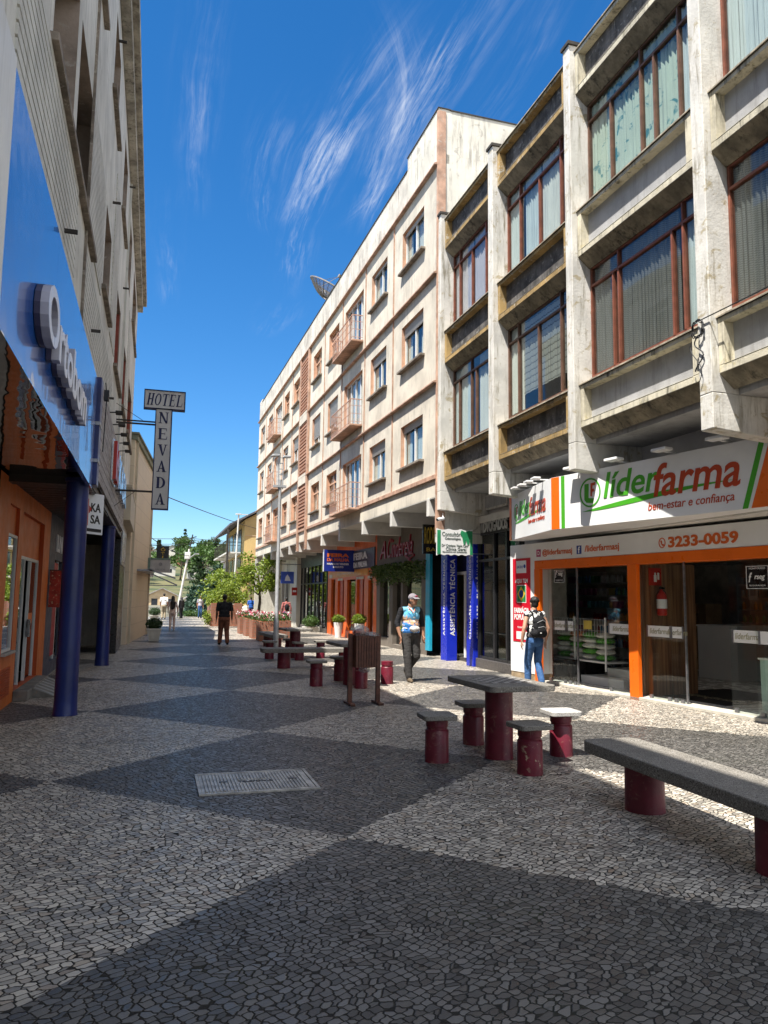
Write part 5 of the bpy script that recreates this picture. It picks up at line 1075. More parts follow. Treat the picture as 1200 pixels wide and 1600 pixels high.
# dental sign: wavy white board with green tooth
t = thing('hanging_sign', 'white wavy edged dental sign with green tooth hanging above the blue posts', 'sign', (6.75, 17.0, 2.66))
def wavy(x0, x1, z0, z1, amp, n=28):
    pts = [(x0+(x1-x0)*i/n, 17.0, z0+amp*abs(math.sin(i*math.pi*5/n))) for i in range(n+1)]+[(x1-(x1-x0)*i/n, 17.0, z1-amp*abs(math.sin(i*math.pi*3/n))) for i in range(n+1)]
    return pts
q = MB(); q.prism(wavy(6.36, 7.27, 2.66, 3.30, 0.03), (0, 0.05, 0)); q.build('board', PHWH, t)
q = MB(); q.box(6.365, 6.45, 16.994, 17.0, 2.69, 3.26); q.box(7.20, 7.265, 16.994, 17.0, 2.69, 3.26); q.prism([(6.98, 16.996, 3.27), (7.08, 16.996, 3.23), (7.18, 16.996, 3.27), (7.24, 16.996, 3.22), (7.19, 16.996, 3.05), (7.165, 16.996, 2.93), (7.13, 16.996, 2.93), (7.10, 16.996, 3.04), (7.065, 16.996, 2.93), (7.03, 16.996, 2.95), (7.0, 16.996, 3.1), (6.95, 16.996, 3.2)], (0, -0.006, 0)); q.build('tooth', mat('dental_green', (0.03, 0.32, 0.13), 0.4), t)
q = MB(); 
for (s_, x, z, w_, h_) in (('Consultório', 6.49, 3.12, 0.55, 0.10), ('Odontológico', 6.56, 3.02, 0.40, 0.075), ('Drª Cristiane Vieira Cani', 6.48, 2.87, 0.66, 0.06), ('Clínica Geral', 6.58, 2.78, 0.52, 0.075), ('Especialista em Ortodontia', 6.50, 2.725, 0.62, 0.04)): q.text(s_, (x, 16.999, z), (1, 0, 0), (0, 0, 1), w_, h_, 0.004, 0.0, 0.005)
q.build('lettering', mat('dark_green_ink', (0.03, 0.07, 0.05), 0.5), t); q = MB(); q.bar((7.27, 17.02, 3.2), (7.72, 17.02, 3.2), 0.02); q.bar((7.27, 17.02, 2.72), (7.72, 17.02, 2.72), 0.02); q.build('arm', MATS['dull_steel'], t)
# security camera
t = thing('security_camera', 'small white security camera under the last concrete beam', 'camera', (6.5, 17.15, 3.55)); q = MB(); q.cyl((6.42, 17.15, 3.52), (6.6, 17.2, 3.56), 0.04, n=14); q.build('body', PHWH, t, smooth=0.6); q = MB(); q.cyl((6.41, 17.147, 3.518), (6.425, 17.15, 3.52), 0.034, n=14); q.build('lens', BLK, t); q = MB(); q.cyl((6.58, 17.2, 3.56), (6.62, 17.3, 3.70), 0.012); q.build('arm', PHWH, t)

# boutique with ivy
GB = mat('grey_brown_render', (0.17, 0.145, 0.12), 0.8, 0.1, 2, 0.15)
t = thing('shopfront', 'grey brown boutique front with script lettering above a fringe of ivy', 'shopfront', (WX, 24, 0))
q = MB(TW); facade(q, W(26.75), W(21.4), 0.0, 4.10, [(W(26.35), W(25.2), 0.3, 2.3), (W(24.8), W(23.9), 0.12, 2.3), (W(23.7), W(21.9), 0.3, 2.3)], 0.0, -0.25); q.build('front_wall', [GB, GB], t, recalc=False)
q = MB(TW)
for (a, b2, z0) in ((26.35, 25.2, 0.3), (24.8, 23.9, 0.12), (23.7, 21.9, 0.3)): q = MB(TW); q.box(W(a), W(b2), -0.16, -0.15, z0, 2.3); q.build('pane', DGLASS, t)
q = MB(TW); q.box(W(26.4), W(25.1), -0.9, -0.85, 0.3, 2.4); q.box(W(23.7), W(22.9), -0.5, -0.45, 0.3, 2.3); q.build('display_screen', mat('pale_drape', (0.50, 0.50, 0.46), 0.8, 0.15, 3, 0), t)
q = MB(TW); q.box(W(26.7), W(21.4), -1.6, -1.5, 0.0, 2.6); q.build('inner_wall', DARKROOM, t)
q = MB(TW); q.box(W(22.6), W(22.2), -0.4, -0.36, 0.9, 2.0); q.build('hanging_garment', mat('red_cloth', (0.35, 0.05, 0.03), 0.9), t)
SCR = mat('crimson_letters', (0.30, 0.012, 0.03), 0.4)
q = MB(TW); q.text('A', (W(26.3), 0.0, 3.0), (1, 0, 0), (0, 0, 1), 0.75, 0.62, 0.05, 0.3, -0.005); q.text('Cinderela', (W(25.35), 0.0, 3.0), (1, 0, 0), (0, 0, 1), 2.7, 0.66, 0.05, 0.35, -0.005)
pts = [TW @ Vector((W(22.9), 0.03, 3.1)), TW @ Vector((W(22.5), 0.03, 2.98)), TW @ Vector((W(22.9), 0.03, 2.9)), TW @ Vector((W(23.4), 0.03, 3.0)), TW @ Vector((W(22.6), 0.03, 2.72))]
q.T = None; q.tube(pts, 0.03, 6); q.build('lettering', SCR, t)
t2 = thing('hanging_ivy', 'fringe of green ivy hanging over the boutique windows', 'ivy', (7.6, 24.2, 2.6))
ri = random.Random(17); q = MB()
for i in range(120):
    y = 21.35+5.8*ri.random(); L = ri.uniform(0.25, 0.75)
    for k in range(int(L/0.08)):
        leaf_clump(q, (7.56+0.06*ri.random(), y+0.05*ri.uniform(-1, 1), 2.72-k*0.08), (0.06, 0.08, 0.06), 5, 0.085, ri)
q.build('leaves', leaf_mat('ivy_leaf', (0.03, 0.07, 0.01), (0.10, 0.15, 0.03)), t2, recalc=False)
q = MB(); q.box(7.6, 7.69, 21.35, 27.15, 2.66, 2.72); q.build('support_rail', GB, t2)
# feira shop
FE = mat('feira_orange', (0.72, 0.13, 0.018), 0.45, 0.1, 2, 0.05); FEY = mat('feira_amber', (0.62, 0.25, 0.03), 0.45, 0.1, 2, 0.05)
t = thing('shopfront', 'bright orange knitwear shopfront with tall doors and a dark blue sign panel', 'shopfront', (WX, 31, 0))
q = MB(TW); facade(q, W(34.9), W(26.77), 0.0, 4.10, [(W(34.2), W(33.4), 0.3, 2.45), (W(32.9), W(31.75), 0.1, 2.38), (W(31.2), W(29.8), 0.3, 2.38), (W(29.6), W(28.5), 0.1, 2.36), (W(27.9), W(27.2), 0.3, 2.3)], 0.0, -0.14); q.build('front_wall', [FE, FE], t, recalc=False)
q = MB(TW); q.box(W(34.5), W(27.9), 0.001, 0.02, 2.5, 2.76); q.build('amber_band', FEY, t)
q = MB(TW); q.text('AQUI TEM OFERTA', (W(33.0), 0.02, 2.58), (1, 0, 0), (0, 0, 1), 3.0, 0.1, 0.004); 
for (a, b2) in ((34.6, 33.9), (32.8, 31.9), (29.6, 28.5), (27.9, 27.3)): q.box(W(a), W(b2), 0.021, 0.03, 2.36 if a < 34 else 2.5, 2.46 if a < 34 else 2.66)
q.build('small_plaque', mat('plaque_cream', (0.55, 0.5, 0.4), 0.6), t)
q = MB(TW)
for (a, b2, z0) in ((34.2, 33.4, 0.3), (31.2, 29.8, 0.3), (27.9, 27.2, 0.3)): q = MB(TW); q.box(W(a), W(b2), -0.1, -0.09, z0, 2.3); q.build('pane', DGLASS, t)
q = MB(TW); q.box(W(32.85), W(32.3), -0.12, -0.08, 0.1, 2.38); q.build('door_leaf', PHRED, t); q = MB(TW); q.box(W(29.55), W(29.0), -0.12, -0.08, 0.1, 2.36); q.build('door_leaf', PHRED, t)
q = MB(TW); q.box(W(34.8), W(26.9), -1.8, -1.7, 0.0, 2.7); q.build('inner_wall', DARKROOM, t)
q = MB(TW); q.box(W(34.1), W(33.5), -0.35, -0.3, 0.3, 2.0); q.box(W(30.9), W(30.2), -0.4, -0.3, 0.3, 1.9); q.build('clothes_display', mat('pale_knitwear', (0.55, 0.5, 0.48), 0.9, 0.5, 6, 0.1, spots=0.6, spotcol=(0.08, 0.08, 0.1)), t)
NAVYS = mat('navy_sign', (0.012, 0.02, 0.12), 0.35, 0.1, 2, 0)
q = MB(TW); q.box(W(30.4), W(26.95), 0.002, 0.05, 2.76, 3.5); q.build('sign_panel', mat('slate_sign', (0.05, 0.055, 0.085), 0.4, 0.1, 2, 0), t)
q = MB(TW); q.text('FEIRA', (W(29.95), 0.05, 3.12), (1, 0, 0), (0, 0, 1), 2.05, 0.28, 0.02, 0, 0.04); q.text('DA MALHA', (W(29.95), 0.05, 2.82), (1, 0, 0), (0, 0, 1), 2.05, 0.22, 0.02, 0, 0.03); q.build('lettering', LETW, t)
t = thing('hanging_sign', 'dark blue projecting sign with orange words on knitwear fair', 'sign', (6.9, 30.0, 2.66))
q = MB(); q.box(6.42, 7.68, 29.95, 30.05, 2.67, 3.53); q.build('board', mat('bright_navy_sign', (0.012, 0.03, 0.26), 0.35, 0.1, 2, 0), t, 0.01); q = MB(); q.box(6.405, 6.425, 29.94, 30.06, 2.66, 3.54); q.build('edge_strip', LETW, t)
q = MB(); q.text('FEIRA', (6.55, 29.949, 3.24), (1, 0, 0), (0, 0, 1), 0.90, 0.15, 0.008, 0, 0.05); q.text('DA MALHA', (6.55, 29.949, 3.07), (1, 0, 0), (0, 0, 1), 0.90, 0.13, 0.008, 0, 0.04); q.build('orange_lettering', mat('orange_letters', (0.75, 0.16, 0.03), 0.4), t)
q = MB(); q.text('MANIA DE VENDER', (6.55, 29.949, 2.93), (1, 0, 0), (0, 0, 1), 0.90, 0.075, 0.006, 0, 0.03); q.text('BARATO', (6.8, 29.949, 2.81), (1, 0, 0), (0, 0, 1), 0.42, 0.075, 0.006, 0, 0.03); q.build('white_lettering', LETW, t)
# dark glass shop and pale stone wall to the end
t = thing('shopfront', 'dark glazed shopfront with pale door curtains beyond the orange shop', 'shopfront', (WX, 38, 0))
q = MB(); 
for i in range(8): q.box(WX-0.02, WX+0.08, 35.0+i*0.95, 35.08+i*0.95, 0.2, 3.2)
q.box(WX-0.015, WX+0.075, 35, 41.7, 2.3, 2.36); q.box(WX-0.03, WX+0.3, 34.92, 41.7, 3.2, 4.1); q.build('frame', FRBLK, t)
q = MB(); q.box(WX+0.02, WX+0.03, 35, 41.7, 0.2, 3.2); q.build('pane', DGLASS, t); q = MB(); q.box(WX-0.05, WX+0.3, 34.92, 41.7, 0, 0.2); q.build('plinth', GRAN, t)
q = MB(); q.box(WX+0.9, WX+1.0, 35, 41.7, 0, 3.2); q.build('inner_wall', DARKROOM, t)
for a in (35.4, 37.2, 38.4, 39.6): q = MB(); q.box(WX+0.2, WX+0.24, a, a+0.3, 0.2, 2.2); q.build('hanging_garment', MATS['pale_drape'], t)
q = MB(); q.box(WX+0.2, WX+0.24, 36.4, 36.65, 1.2, 2.9); q.build('red_banner', REDL, t)
t = thing('wall', 'pale stone clad wall at the far end of the peach trimmed building', 'wall', (WX, 45, 0))
STONEC = mat('pale_cladding', (0.62, 0.58, 0.5), 0.6, 0.1, 1, 0.1); q = MB(); q.box(WX-0.25, WX+3, 41.7, 44.0, 0, 4.1); q.box(WX, WX+3, 44.0, 48.6, 0, 4.1); q.build('cladding', STONEC, t, 0.01)
for i in range(3): q = MB(); q.box(WX-0.03, WX, 44.6+i*1.3, 45.5+i*1.3, 0.1, 2.6); q.build('door', GB, t)
q = MB(); q.box(WX+0.6, 12, 21.4, 48.6, 0, 4.1); q.build('rear_mass', DARKROOM, t)
t = thing('hanging_sign', 'small square blue sign with white mark beyond the lamp post', 'sign', (6.9, 41.5, 2.7)); q = MB(); q.box(6.55, 7.25, 41.45, 41.53, 2.36, 3.0); q.build('board', mat('bright_blue_sign', (0.06, 0.12, 0.55), 0.4), t, 0.01); q = MB(); q.prism([(6.75, 41.449, 2.5), (7.08, 41.449, 2.5), (7.0, 41.449, 2.7), (6.9, 41.449, 2.85), (6.8, 41.449, 2.72)], (0, -0.006, 0)); q.build('mark', LETW, t); q = MB(); q.bar((6.5, 41.49, 3.4), (7.7, 41.49, 3.4), 0.04); q.bar((6.9, 41.49, 3.4), (6.9, 41.49, 3.0), 0.02); q.build('arm', MATS['dull_steel'], t)
t = thing('hanging_sign', 'small red square sign below the blue one', 'sign', (7.3, 42.5, 2.0)); q = MB(); q.box(7.15, 7.44, 41.4, 41.48, 1.72, 2.15); q.build('board', REDL, t, 0.01); q = MB(); q.box(7.2, 7.39, 41.394, 41.4, 1.9, 2.0); q.build('mark', LETW, t)

# ================================================================== STREET FURNITURE
GRANITE = granite_mat('granite_slab', (0.165, 0.148, 0.122), (0.012, 0.012, 0.012), (0.42, 0.4, 0.37)); GRANITE_L = granite_mat('pale_granite', (0.42, 0.40, 0.37))
MAROON = mat('maroon_paint', (0.15, 0.009, 0.024), 0.42, 0.2, 4, 0.15, 40, spots=0.45, spotcol=(0.30, 0.16, 0.12), spec=0.5)
MAROON_W = mat('worn_maroon_paint', (0.15, 0.009, 0.024), 0.45, 0.2, 4, 0.15, 40, spots=0.95, spotcol=(0.42, 0.33, 0.22))
def rsq(cx, cy, hx, hy, r, n=5):
    p = []
    for (sx, sy, a0) in ((1, 1, 0), (-1, 1, 90), (-1, -1, 180), (1, -1, 270)):
        for i in range(n+1):
            a = math.radians(a0+90*i/n); p.append((cx+sx*(hx-r)+r*math.cos(a), cy+sy*(hy-r)+r*math.sin(a)))
    return p
def slab(mb, cx, cy, hx, hy, r, z0, z1): mb.prism([(x, y, z0) for x, y in rsq(cx, cy, hx, hy, r)], (0, 0, z1-z0))
def make_stool():
    t = thing('concrete_stool', 'maroon concrete stool', 'stool', (0, 0, 0), 'maroon stools round the game tables')
    q = MB(); q.lathe((0, 0, 0), [(0.124, 0), (0.122, 0.012), (0.120, 0.305), (0.114, 0.318), (0.106, 0.325), (0.106, 0.345), (0.115, 0.352), (0.115, 0.425)], 32); q.build('pedestal', MAROON, t, smooth=0.5)
    q = MB(); slab(q, 0, 0, 0.178, 0.178, 0.05, 0.425, 0.472); q.build('seat', GRANITE, t, 0.007)
    return t
def make_table():
    t = thing('game_table', 'granite topped game table', 'table', (0, 0, 0), 'granite game tables')
    q = MB(); q.lathe((0, 0, 0), [(0.150, 0), (0.147, 0.015), (0.145, 0.69), (0.145, 0.735)], 36); q.build('pedestal', MAROON, t, smooth=0.5)
    q = MB(); slab(q, 0, 0, 0.365, 0.56, 0.06, 0.735, 0.795); q.build('tabletop', GRANITE, t, 0.008)
    q = MB(); c = 0.066
    for i in range(8):
        for j in range(8):
            if (i+j) % 2 == 0: q.box((i-4)*c, (i-4)*c+c, (j-4)*c, (j-4)*c+c, 0.7945, 0.797)
    q.build('chessboard', mat('black_inlay', (0.015, 0.015, 0.016), 0.5, 0.2, 9, 0.1), t)
    q = MB()
    for i in range(8):
        for j in range(8):
            if (i+j) % 2: q.box((i-4)*c, (i-4)*c+c, (j-4)*c, (j-4)*c+c, 0.7945, 0.797)
    q.build('chessboard_light', GRANITE_L, t)
    q = MB(); q.box(0.20, 0.30, 0.0, 0.25, 0.70, 0.736); q.build('bracket', MAROON, t, 0.004)
    return t
stool0 = make_stool(); table0 = make_table()
TBL = [(3.53, 7.56), (3.66, 14.43), (3.74, 20.95)]
tl = ['granite game table with maroon pedestal and chessboard, nearest to the bench', 'granite game table just behind the slatted litter bin', 'granite game table farthest off, next to the lamp post']
for i, (x, y) in enumerate(TBL):
    if i == 0: table0.location = (x, y, 0); table0['label'] = tl[0]; table0.rotation_euler = (0, 0, math.radians(2))
    else: dup(table0, None, (x, y, 0), tl[i])
SL = [((2.83, 7.54), 'maroon stool with dark slab seat on the left side of the nearest game table'), ((3.57, 8.33), 'maroon stool with dark slab seat behind the pedestal of the nearest game table'), ((3.5, 6.81), 'maroon stool with chipped paint in front of the nearest game table'), ((4.24, 7.53), 'maroon stool with sunlit pale seat right of the nearest game table'),
      ((2.97, 14.31), 'maroon stool with slab seat standing left of the table behind the litter bin'), ((3.62, 15.15), 'maroon stool behind the pedestal of the table by the litter bin'), ((3.70, 13.81), 'maroon stool without a seat seen under the litter bin'), ((4.39, 14.45), 'pinkish maroon stool without a seat just right of the litter bin'),
      ((3.02, 20.75), 'maroon stool with slab seat left of the farthest game table by the lamp post'), ((3.72, 21.75), 'maroon stool behind the farthest game table'), ((3.72, 20.15), 'maroon stool in front of the farthest game table'), ((4.42, 20.8), 'maroon stool with pale sunlit seat right of the farthest game table')]
for i, ((x, y), lab) in enumerate(SL):
    if i == 0: o = stool0; o.location = (x, y, 0); o['label'] = lab
    else: o = dup(stool0, None, (x, y, 0), lab)
    o.rotation_euler = (0, 0, math.radians((i*37) % 11-5))
    if i in (6, 7):
        for ch in kids(o):
            if ch.name.startswith('seat'): bpy.data.objects.remove(ch)
    if i in (2, 3):
        for ch in kids(o):
            if ch.name.startswith('seat') and i == 3: ch.data = ch.data.copy(); ch.data.materials[0] = GRANITE_L
            if ch.name.startswith('pedestal') and i == 2: ch.data = ch.data.copy(); ch.data.materials[0] = MAROON_W
def make_bench():
    t = thing('granite_bench', 'granite slab bench', 'bench', (0, 0, 0), 'granite slab benches')
    q = MB(); slab(q, 0, 0, 0.26, 1.26, 0.09, 0.365, 0.462); q.build('seat', GRANITE, t, 0.01)
    for s_ in (-0.72, 0.72): q = MB(); q.lathe((0, s_, 0), [(0.156, 0), (0.154, 0.015), (0.150, 0.365)], 36); q.build('leg', MAROON, t, smooth=0.5)
    return t
b0 = make_bench(); b0.location = (3.78, 4.72, 0); b0['label'] = 'long granite slab bench on maroon round legs, half in sun at the right edge'; b0.rotation_euler = (0, 0, math.radians(-1.5))
dup(b0, None, (3.68, 17.95, 0), 'granite slab bench lying across the street between the two farther game tables', math.radians(88))
dup(b0, None, (3.75, 25.2, 0), 'granite slab bench just behind the lamp post, before the brick flower boxes', 0.05)

# slatted litter bin on two posts
WOODB = mat('dark_brown_slats', (0.12, 0.042, 0.024), 0.45, 0.25, 12, 0.15, 90)
t = thing('litter_bin', 'dark brown slatted litter bin on two posts with a full plastic bag', 'litter bin', (3.2, 11.75, 0))
for x in (2.97, 3.42):
    q = MB(); q.box(x-0.033, x+0.033, 11.72, 11.786, 0.03, 1.085); q.build('post', WOODB, t, 0.004)
    q = MB(); q.box(x-0.04, x+0.04, 11.53, 11.98, 0.0, 0.035); q.build('foot', WOODB, t, 0.004)
BX0, BX1, BY0, BY1 = 3.01, 3.385, 11.56, 11.94
q = MB()
for i in range(9):
    a = BX0+i*(BX1-BX0)/9; q.box(a+0.003, a+0.038, BY0, BY0+0.018, 0.575, 1.06); q.box(a+0.003, a+0.038, BY1-0.018, BY1, 0.575, 1.06)
    b_ = BY0+0.02+i*(BY1-BY0-0.04)/9; q.box(BX0, BX0+0.018, b_+0.003, b_+0.036, 0.575, 1.06); q.box(BX1-0.018, BX1, b_+0.003, b_+0.036, 0.575, 1.06)
q.build('slats', WOODB, t, 0.003)
q = MB(); q.box(BX0+0.02, BX1-0.02, BY0+0.02, BY1-0.02, 0.58, 1.03); q.build('liner', BLK, t)
mt, n, b_ = new_mat('thin_plastic'); n.n.remove(b_); tr = n.node('ShaderNodeBsdfTransparent'); gl = n.node('ShaderNodeBsdfGlossy'); gl.inputs['Roughness'].default_value = 0.18; df = n.node('ShaderNodeBsdfTranslucent'); df.inputs[0].default_value = (0.6, 0.58, 0.58, 1)
bp_ = n.bump(n.noise(n.pos(), 34, 4, 0.6, 1.0), 1.0, 0.02); n.put(gl.inputs['Normal'], bp_)
m1 = n.node('ShaderNodeMixShader'); m1.inputs[0].default_value = 0.40; n.l.new(tr.outputs[0], m1.inputs[1]); n.l.new(gl.outputs[0], m1.inputs[2]); m2 = n.node('ShaderNodeMixShader'); m2.inputs[0].default_value = 0.22; n.l.new(m1.outputs[0], m2.inputs[1]); n.l.new(df.outputs[0], m2.inputs[2]); n.l.new(m2.outputs[0], n.n.get('Material Output').inputs[0]); PLAST = mt
def crumple(mb, c, r, seed, nu=22, nv=12, amp=0.22):
    rr = random.Random(seed); k0 = len(mb.v); mb.ell(c, r, nu, nv); c = Vector(c)
    for i in range(k0, len(mb.v)): mb.v[i] = c+(mb.v[i]-c)*(1+amp*(rr.random()-0.5))
q = MB(); crumple(q, (3.13, 11.74, 1.11), (0.13, 0.14, 0.10), 1); q.build('plastic_bag', PLAST, t, recalc=False, smooth=0.5)
q = MB(); crumple(q, (3.28, 11.74, 1.06), (0.14, 0.19, 0.05), 2); q.build('plastic_bag', PLAST, t, recalc=False, smooth=0.5)
q = MB(); crumple(q, (3.10, 11.72, 1.10), (0.09, 0.1, 0.06), 5, amp=0.3); q.build('rubbish', mat('pink_wrapper', (0.55, 0.22, 0.18), 0.6, 0.4, 20, 0, spots=0.9, spotcol=(0.6, 0.58, 0.55)), t)
q = MB(); crumple(q, (3.2, 11.75, 0.54), (0.09, 0.09, 0.06), 4); q.build('bag_bottom', PLAST, t, recalc=False)

# lamp post
GALV = mat('galvanised_pole', (0.46, 0.47, 0.48), 0.45, 0.12, 5, 0.08, 60, metal=0.4)
t = thing('street_lamp', 'tall galvanised lamp post with a laddered head beside the farthest game table', 'street lamp', (3.66, 23.85, 0))
q = MB(); q.lathe((3.66, 23.85, 0), [(0.085, 0), (0.085, 0.9), (0.062, 0.98), (0.06, 3.0), (0.05, 3.05), (0.048, 5.3)], 20); q.build('pole', GALV, t, smooth=0.6)
q = MB(); q.bar((3.60, 23.85, 5.0), (3.60, 23.85, 6.1), 0.03); q.bar((3.74, 23.85, 5.0), (3.74, 23.85, 6.1), 0.03)
for i in range(6): q.bar((3.60, 23.85, 5.1+i*0.18), (3.74, 23.85, 5.1+i*0.18), 0.022)
q.build('ladder_frame', GALV, t)
for (x, z) in ((3.50, 6.02), (3.86, 6.0)): q = MB(); q.prism([(x-0.16, 23.75, z), (x+0.12, 23.75, z+0.02), (x+0.12, 23.75, z+0.08), (x-0.1, 23.75, z+0.07)], (0, 0.2, 0)); q.build('lamp_head', GALV, t, 0.01)
q = MB(); q.box(3.45, 3.85, 23.78, 23.92, 5.05, 5.12); q.tube([(3.5, 23.85, 5.1), (3.42, 23.85, 5.4), (3.45, 23.85, 5.75)], 0.012); q.build('cross_arm', GALV, t)

# ------------------------------------------------------------------ foliage helpers
LEAF_L = leaf_mat('light_leaf', (0.10, 0.16, 0.012), (0.24, 0.30, 0.03), 0.35); LEAF_M = leaf_mat('mid_leaf', (0.03, 0.075, 0.012), (0.08, 0.14, 0.025)); LEAF_D = leaf_mat('dark_leaf', (0.014, 0.042, 0.011), (0.05, 0.09, 0.028)); LEAF_B = leaf_mat('blue_green_needle', (0.015, 0.05, 0.03), (0.05, 0.10, 0.06), 0.15)
BARK = mat('bark', (0.11, 0.08, 0.055), 0.9, 0.3, 6, 0.6, 30)
def trunk(t, pts, r0, r1, branches=()):
    q = MB(); n = len(pts)-1
    for i in range(n): q.cyl(pts[i], pts[i+1], r0+(r1-r0)*i/n, r0+(r1-r0)*(i+1)/n, 8)
    for (a, b, r) in branches: q.cyl(a, b, r, r*0.4, 6)
    return q.build('trunk', BARK, t, smooth=1.0)
def tree(name, label, base, h, cr, leaf, seed, size=0.2, dens=1.0, crown_z=0.6, squash=0.75, group=None, blobs=16):
    rng = random.Random(seed); x, y, z = base
    t = thing(name, label, 'tree', base, group)
    cz = z+h*crown_z; br = []
    q = MB()
    for i in range(blobs):
        a = rng.random()*6.283; rr = cr*math.sqrt(rng.random())*0.8; dz_ = rng.uniform(-1, 1)*cr*squash*math.sqrt(max(0, 1-(rr/cr)**2))
        c = Vector((x+rr*math.cos(a), y+rr*math.sin(a), cz+dz_)); k = cr*rng.uniform(0.24, 0.42)
        leaf_clump(q, c, (k, k, k*0.75), int(95*dens), size, rng)
        if i % 2 == 0: br.append((Vector((x, y, z+h*crown_z*0.6)), c, 0.025*h*0.3))
    trunk(t, [(x, y, z), (x+0.03*h, y, z+h*0.3), (x, y, cz)], 0.022*h, 0.012*h, br)
    q.build('crown', leaf, t, recalc=False)
    return t
def conifer(name, label, base, h, r, leaf, seed, group=None, size=0.3, tiers=14, lean=0.0):
    rng = random.Random(seed); x, y, z = base; t = thing(name, label, 'tree', base, group); q = MB(); br = []
    for i in range(tiers):
        f = i/(tiers-1); zz = z+h*(0.08+0.90*f); rr = r*(1-f)**0.8+0.15
        nb = max(4, int(9*(1-f)+4))
        for k in range(nb):
            a = 6.283*k/nb+rng.random(); L = rr*rng.uniform(0.7, 1.1)
            tip = Vector((x+lean*f+math.cos(a)*L, y+math.sin(a)*L, zz-0.18*L+0.1*rng.random()))
            p0 = Vector((x+lean*f, y, zz)); 
            for s_ in range(max(3, int(L*5))):
                u = (s_+rng.random())/max(3, int(L*5)); leaf_clump(q, p0.lerp(tip, u), (0.16*L+0.05, 0.16*L+0.05, 0.10), 7, size, rng)
            if i % 3 == 0: br.append((p0, tip, 0.02))
    trunk(t, [(x, y, z), (x+lean, y, z+h*0.95)], 0.02*h, 0.004*h, br); q.build('crown', leaf, t, recalc=False); return t
def pot_plant(base, pot_mat, lab, kind='taper', ball=0.3, leaf=None, hp=0.45, r0=0.17, r1=0.25, seed=1, name='potted_shrub', group=None):
    x, y, z = base; t = thing(name, lab, 'potted plant', base, group); q = MB()
    if kind == 'taper': q.prism([(x-r0, y-r0, z), (x+r0, y-r0, z), (x+r0, y+r0, z), (x-r0, y+r0, z)], (0, 0, 0.001)); 
    q = MB()
    if kind == 'taper':
        a = [q.vert(p) for p in ((x-r0, y-r0, z), (x+r0, y-r0, z), (x+r0, y+r0, z), (x-r0, y+r0, z), (x-r1, y-r1, z+hp), (x+r1, y-r1, z+hp), (x+r1, y+r1, z+hp), (x-r1, y+r1, z+hp))]
        for f_ in ((0, 3, 2, 1), (4, 5, 6, 7), (0, 1, 5, 4), (1, 2, 6, 5), (2, 3, 7, 6), (3, 0, 4, 7)): q.face([a[i] for i in f_])
        q.box(x-r1-0.012, x+r1+0.012, y-r1-0.012, y+r1+0.012, z+hp-0.05, z+hp+0.005)
    elif kind == 'round': q.lathe((x, y, z), [(r0, 0), (r0*1.08, hp*0.3), (r1, hp), (r1*0.9, hp)], 24)
    else: q.box(x-r1, x+r1, y-r0, y+r0, z, z+hp)
    q.build('pot', pot_mat, t, 0.008, smooth=0.6 if kind == 'round' else None)
    rng = random.Random(seed); q = MB(); leaf_clump(q, (x, y, z+hp+ball*0.55), (ball, ball, ball*0.72), 900, 0.06, rng); q.ell((x, y, z+hp+ball*0.5), (ball*0.72, ball*0.72, ball*0.5), 14, 8); leaf_clump(q, (x, y, z+hp+ball*0.55), (ball, ball, ball*0.72), 700, 0.08, rng); q.build('foliage', leaf or LEAF_M, t, recalc=False)
    q = MB(); q.cyl((x, y, z+hp-0.02), (x, y, z+hp+ball*0.5), 0.02, n=6); q.build('stem', BARK, t)
POTW = mat('pot_white', (0.62, 0.60, 0.54), 0.6, 0.1, 3, 0.1, streak=0.3, scol=(0.35, 0.32, 0.26))
pot_plant((0.07, 29.1, 0), POTW, 'clipped round shrub in a square tapered pot by the beige building', seed=2, leaf=LEAF_D, ball=0.29)
pot_plant((0.1, 46.5, 0), POTW, 'farther clipped shrub in a square pot past the beige building', seed=3, leaf=LEAF_D, ball=0.34, hp=0.5)
pot_plant((7.32, 31.05, 0), mat('pot_glossy_white', (0.75, 0.74, 0.72), 0.3, 0.05, 2, 0), 'small round shrub in a tall glossy white pot at the left of the orange shop', 'round', 0.24, LEAF_L, 0.62, 0.13, 0.2, 4)
pot_plant((7.3, 27.6, 0), MATS['pot_glossy_white'], 'small round shrub in a tall white pot behind the litter bin bag', 'round', 0.26, LEAF_L, 0.7, 0.13, 0.2, 5)
pot_plant((7.2, 36.2, 0), POTW, 'leafy plant in a low white box before the dark glazed shop', 'box', 0.42, LEAF_M, 0.26, 0.18, 0.4, 6)
pot_plant((7.25, 21.9, 0), MATS['pot_glossy_white'], 'small plant in a white pot beside the cyan pilaster', 'round', 0.2, LEAF_L, 0.6, 0.11, 0.16, 7)

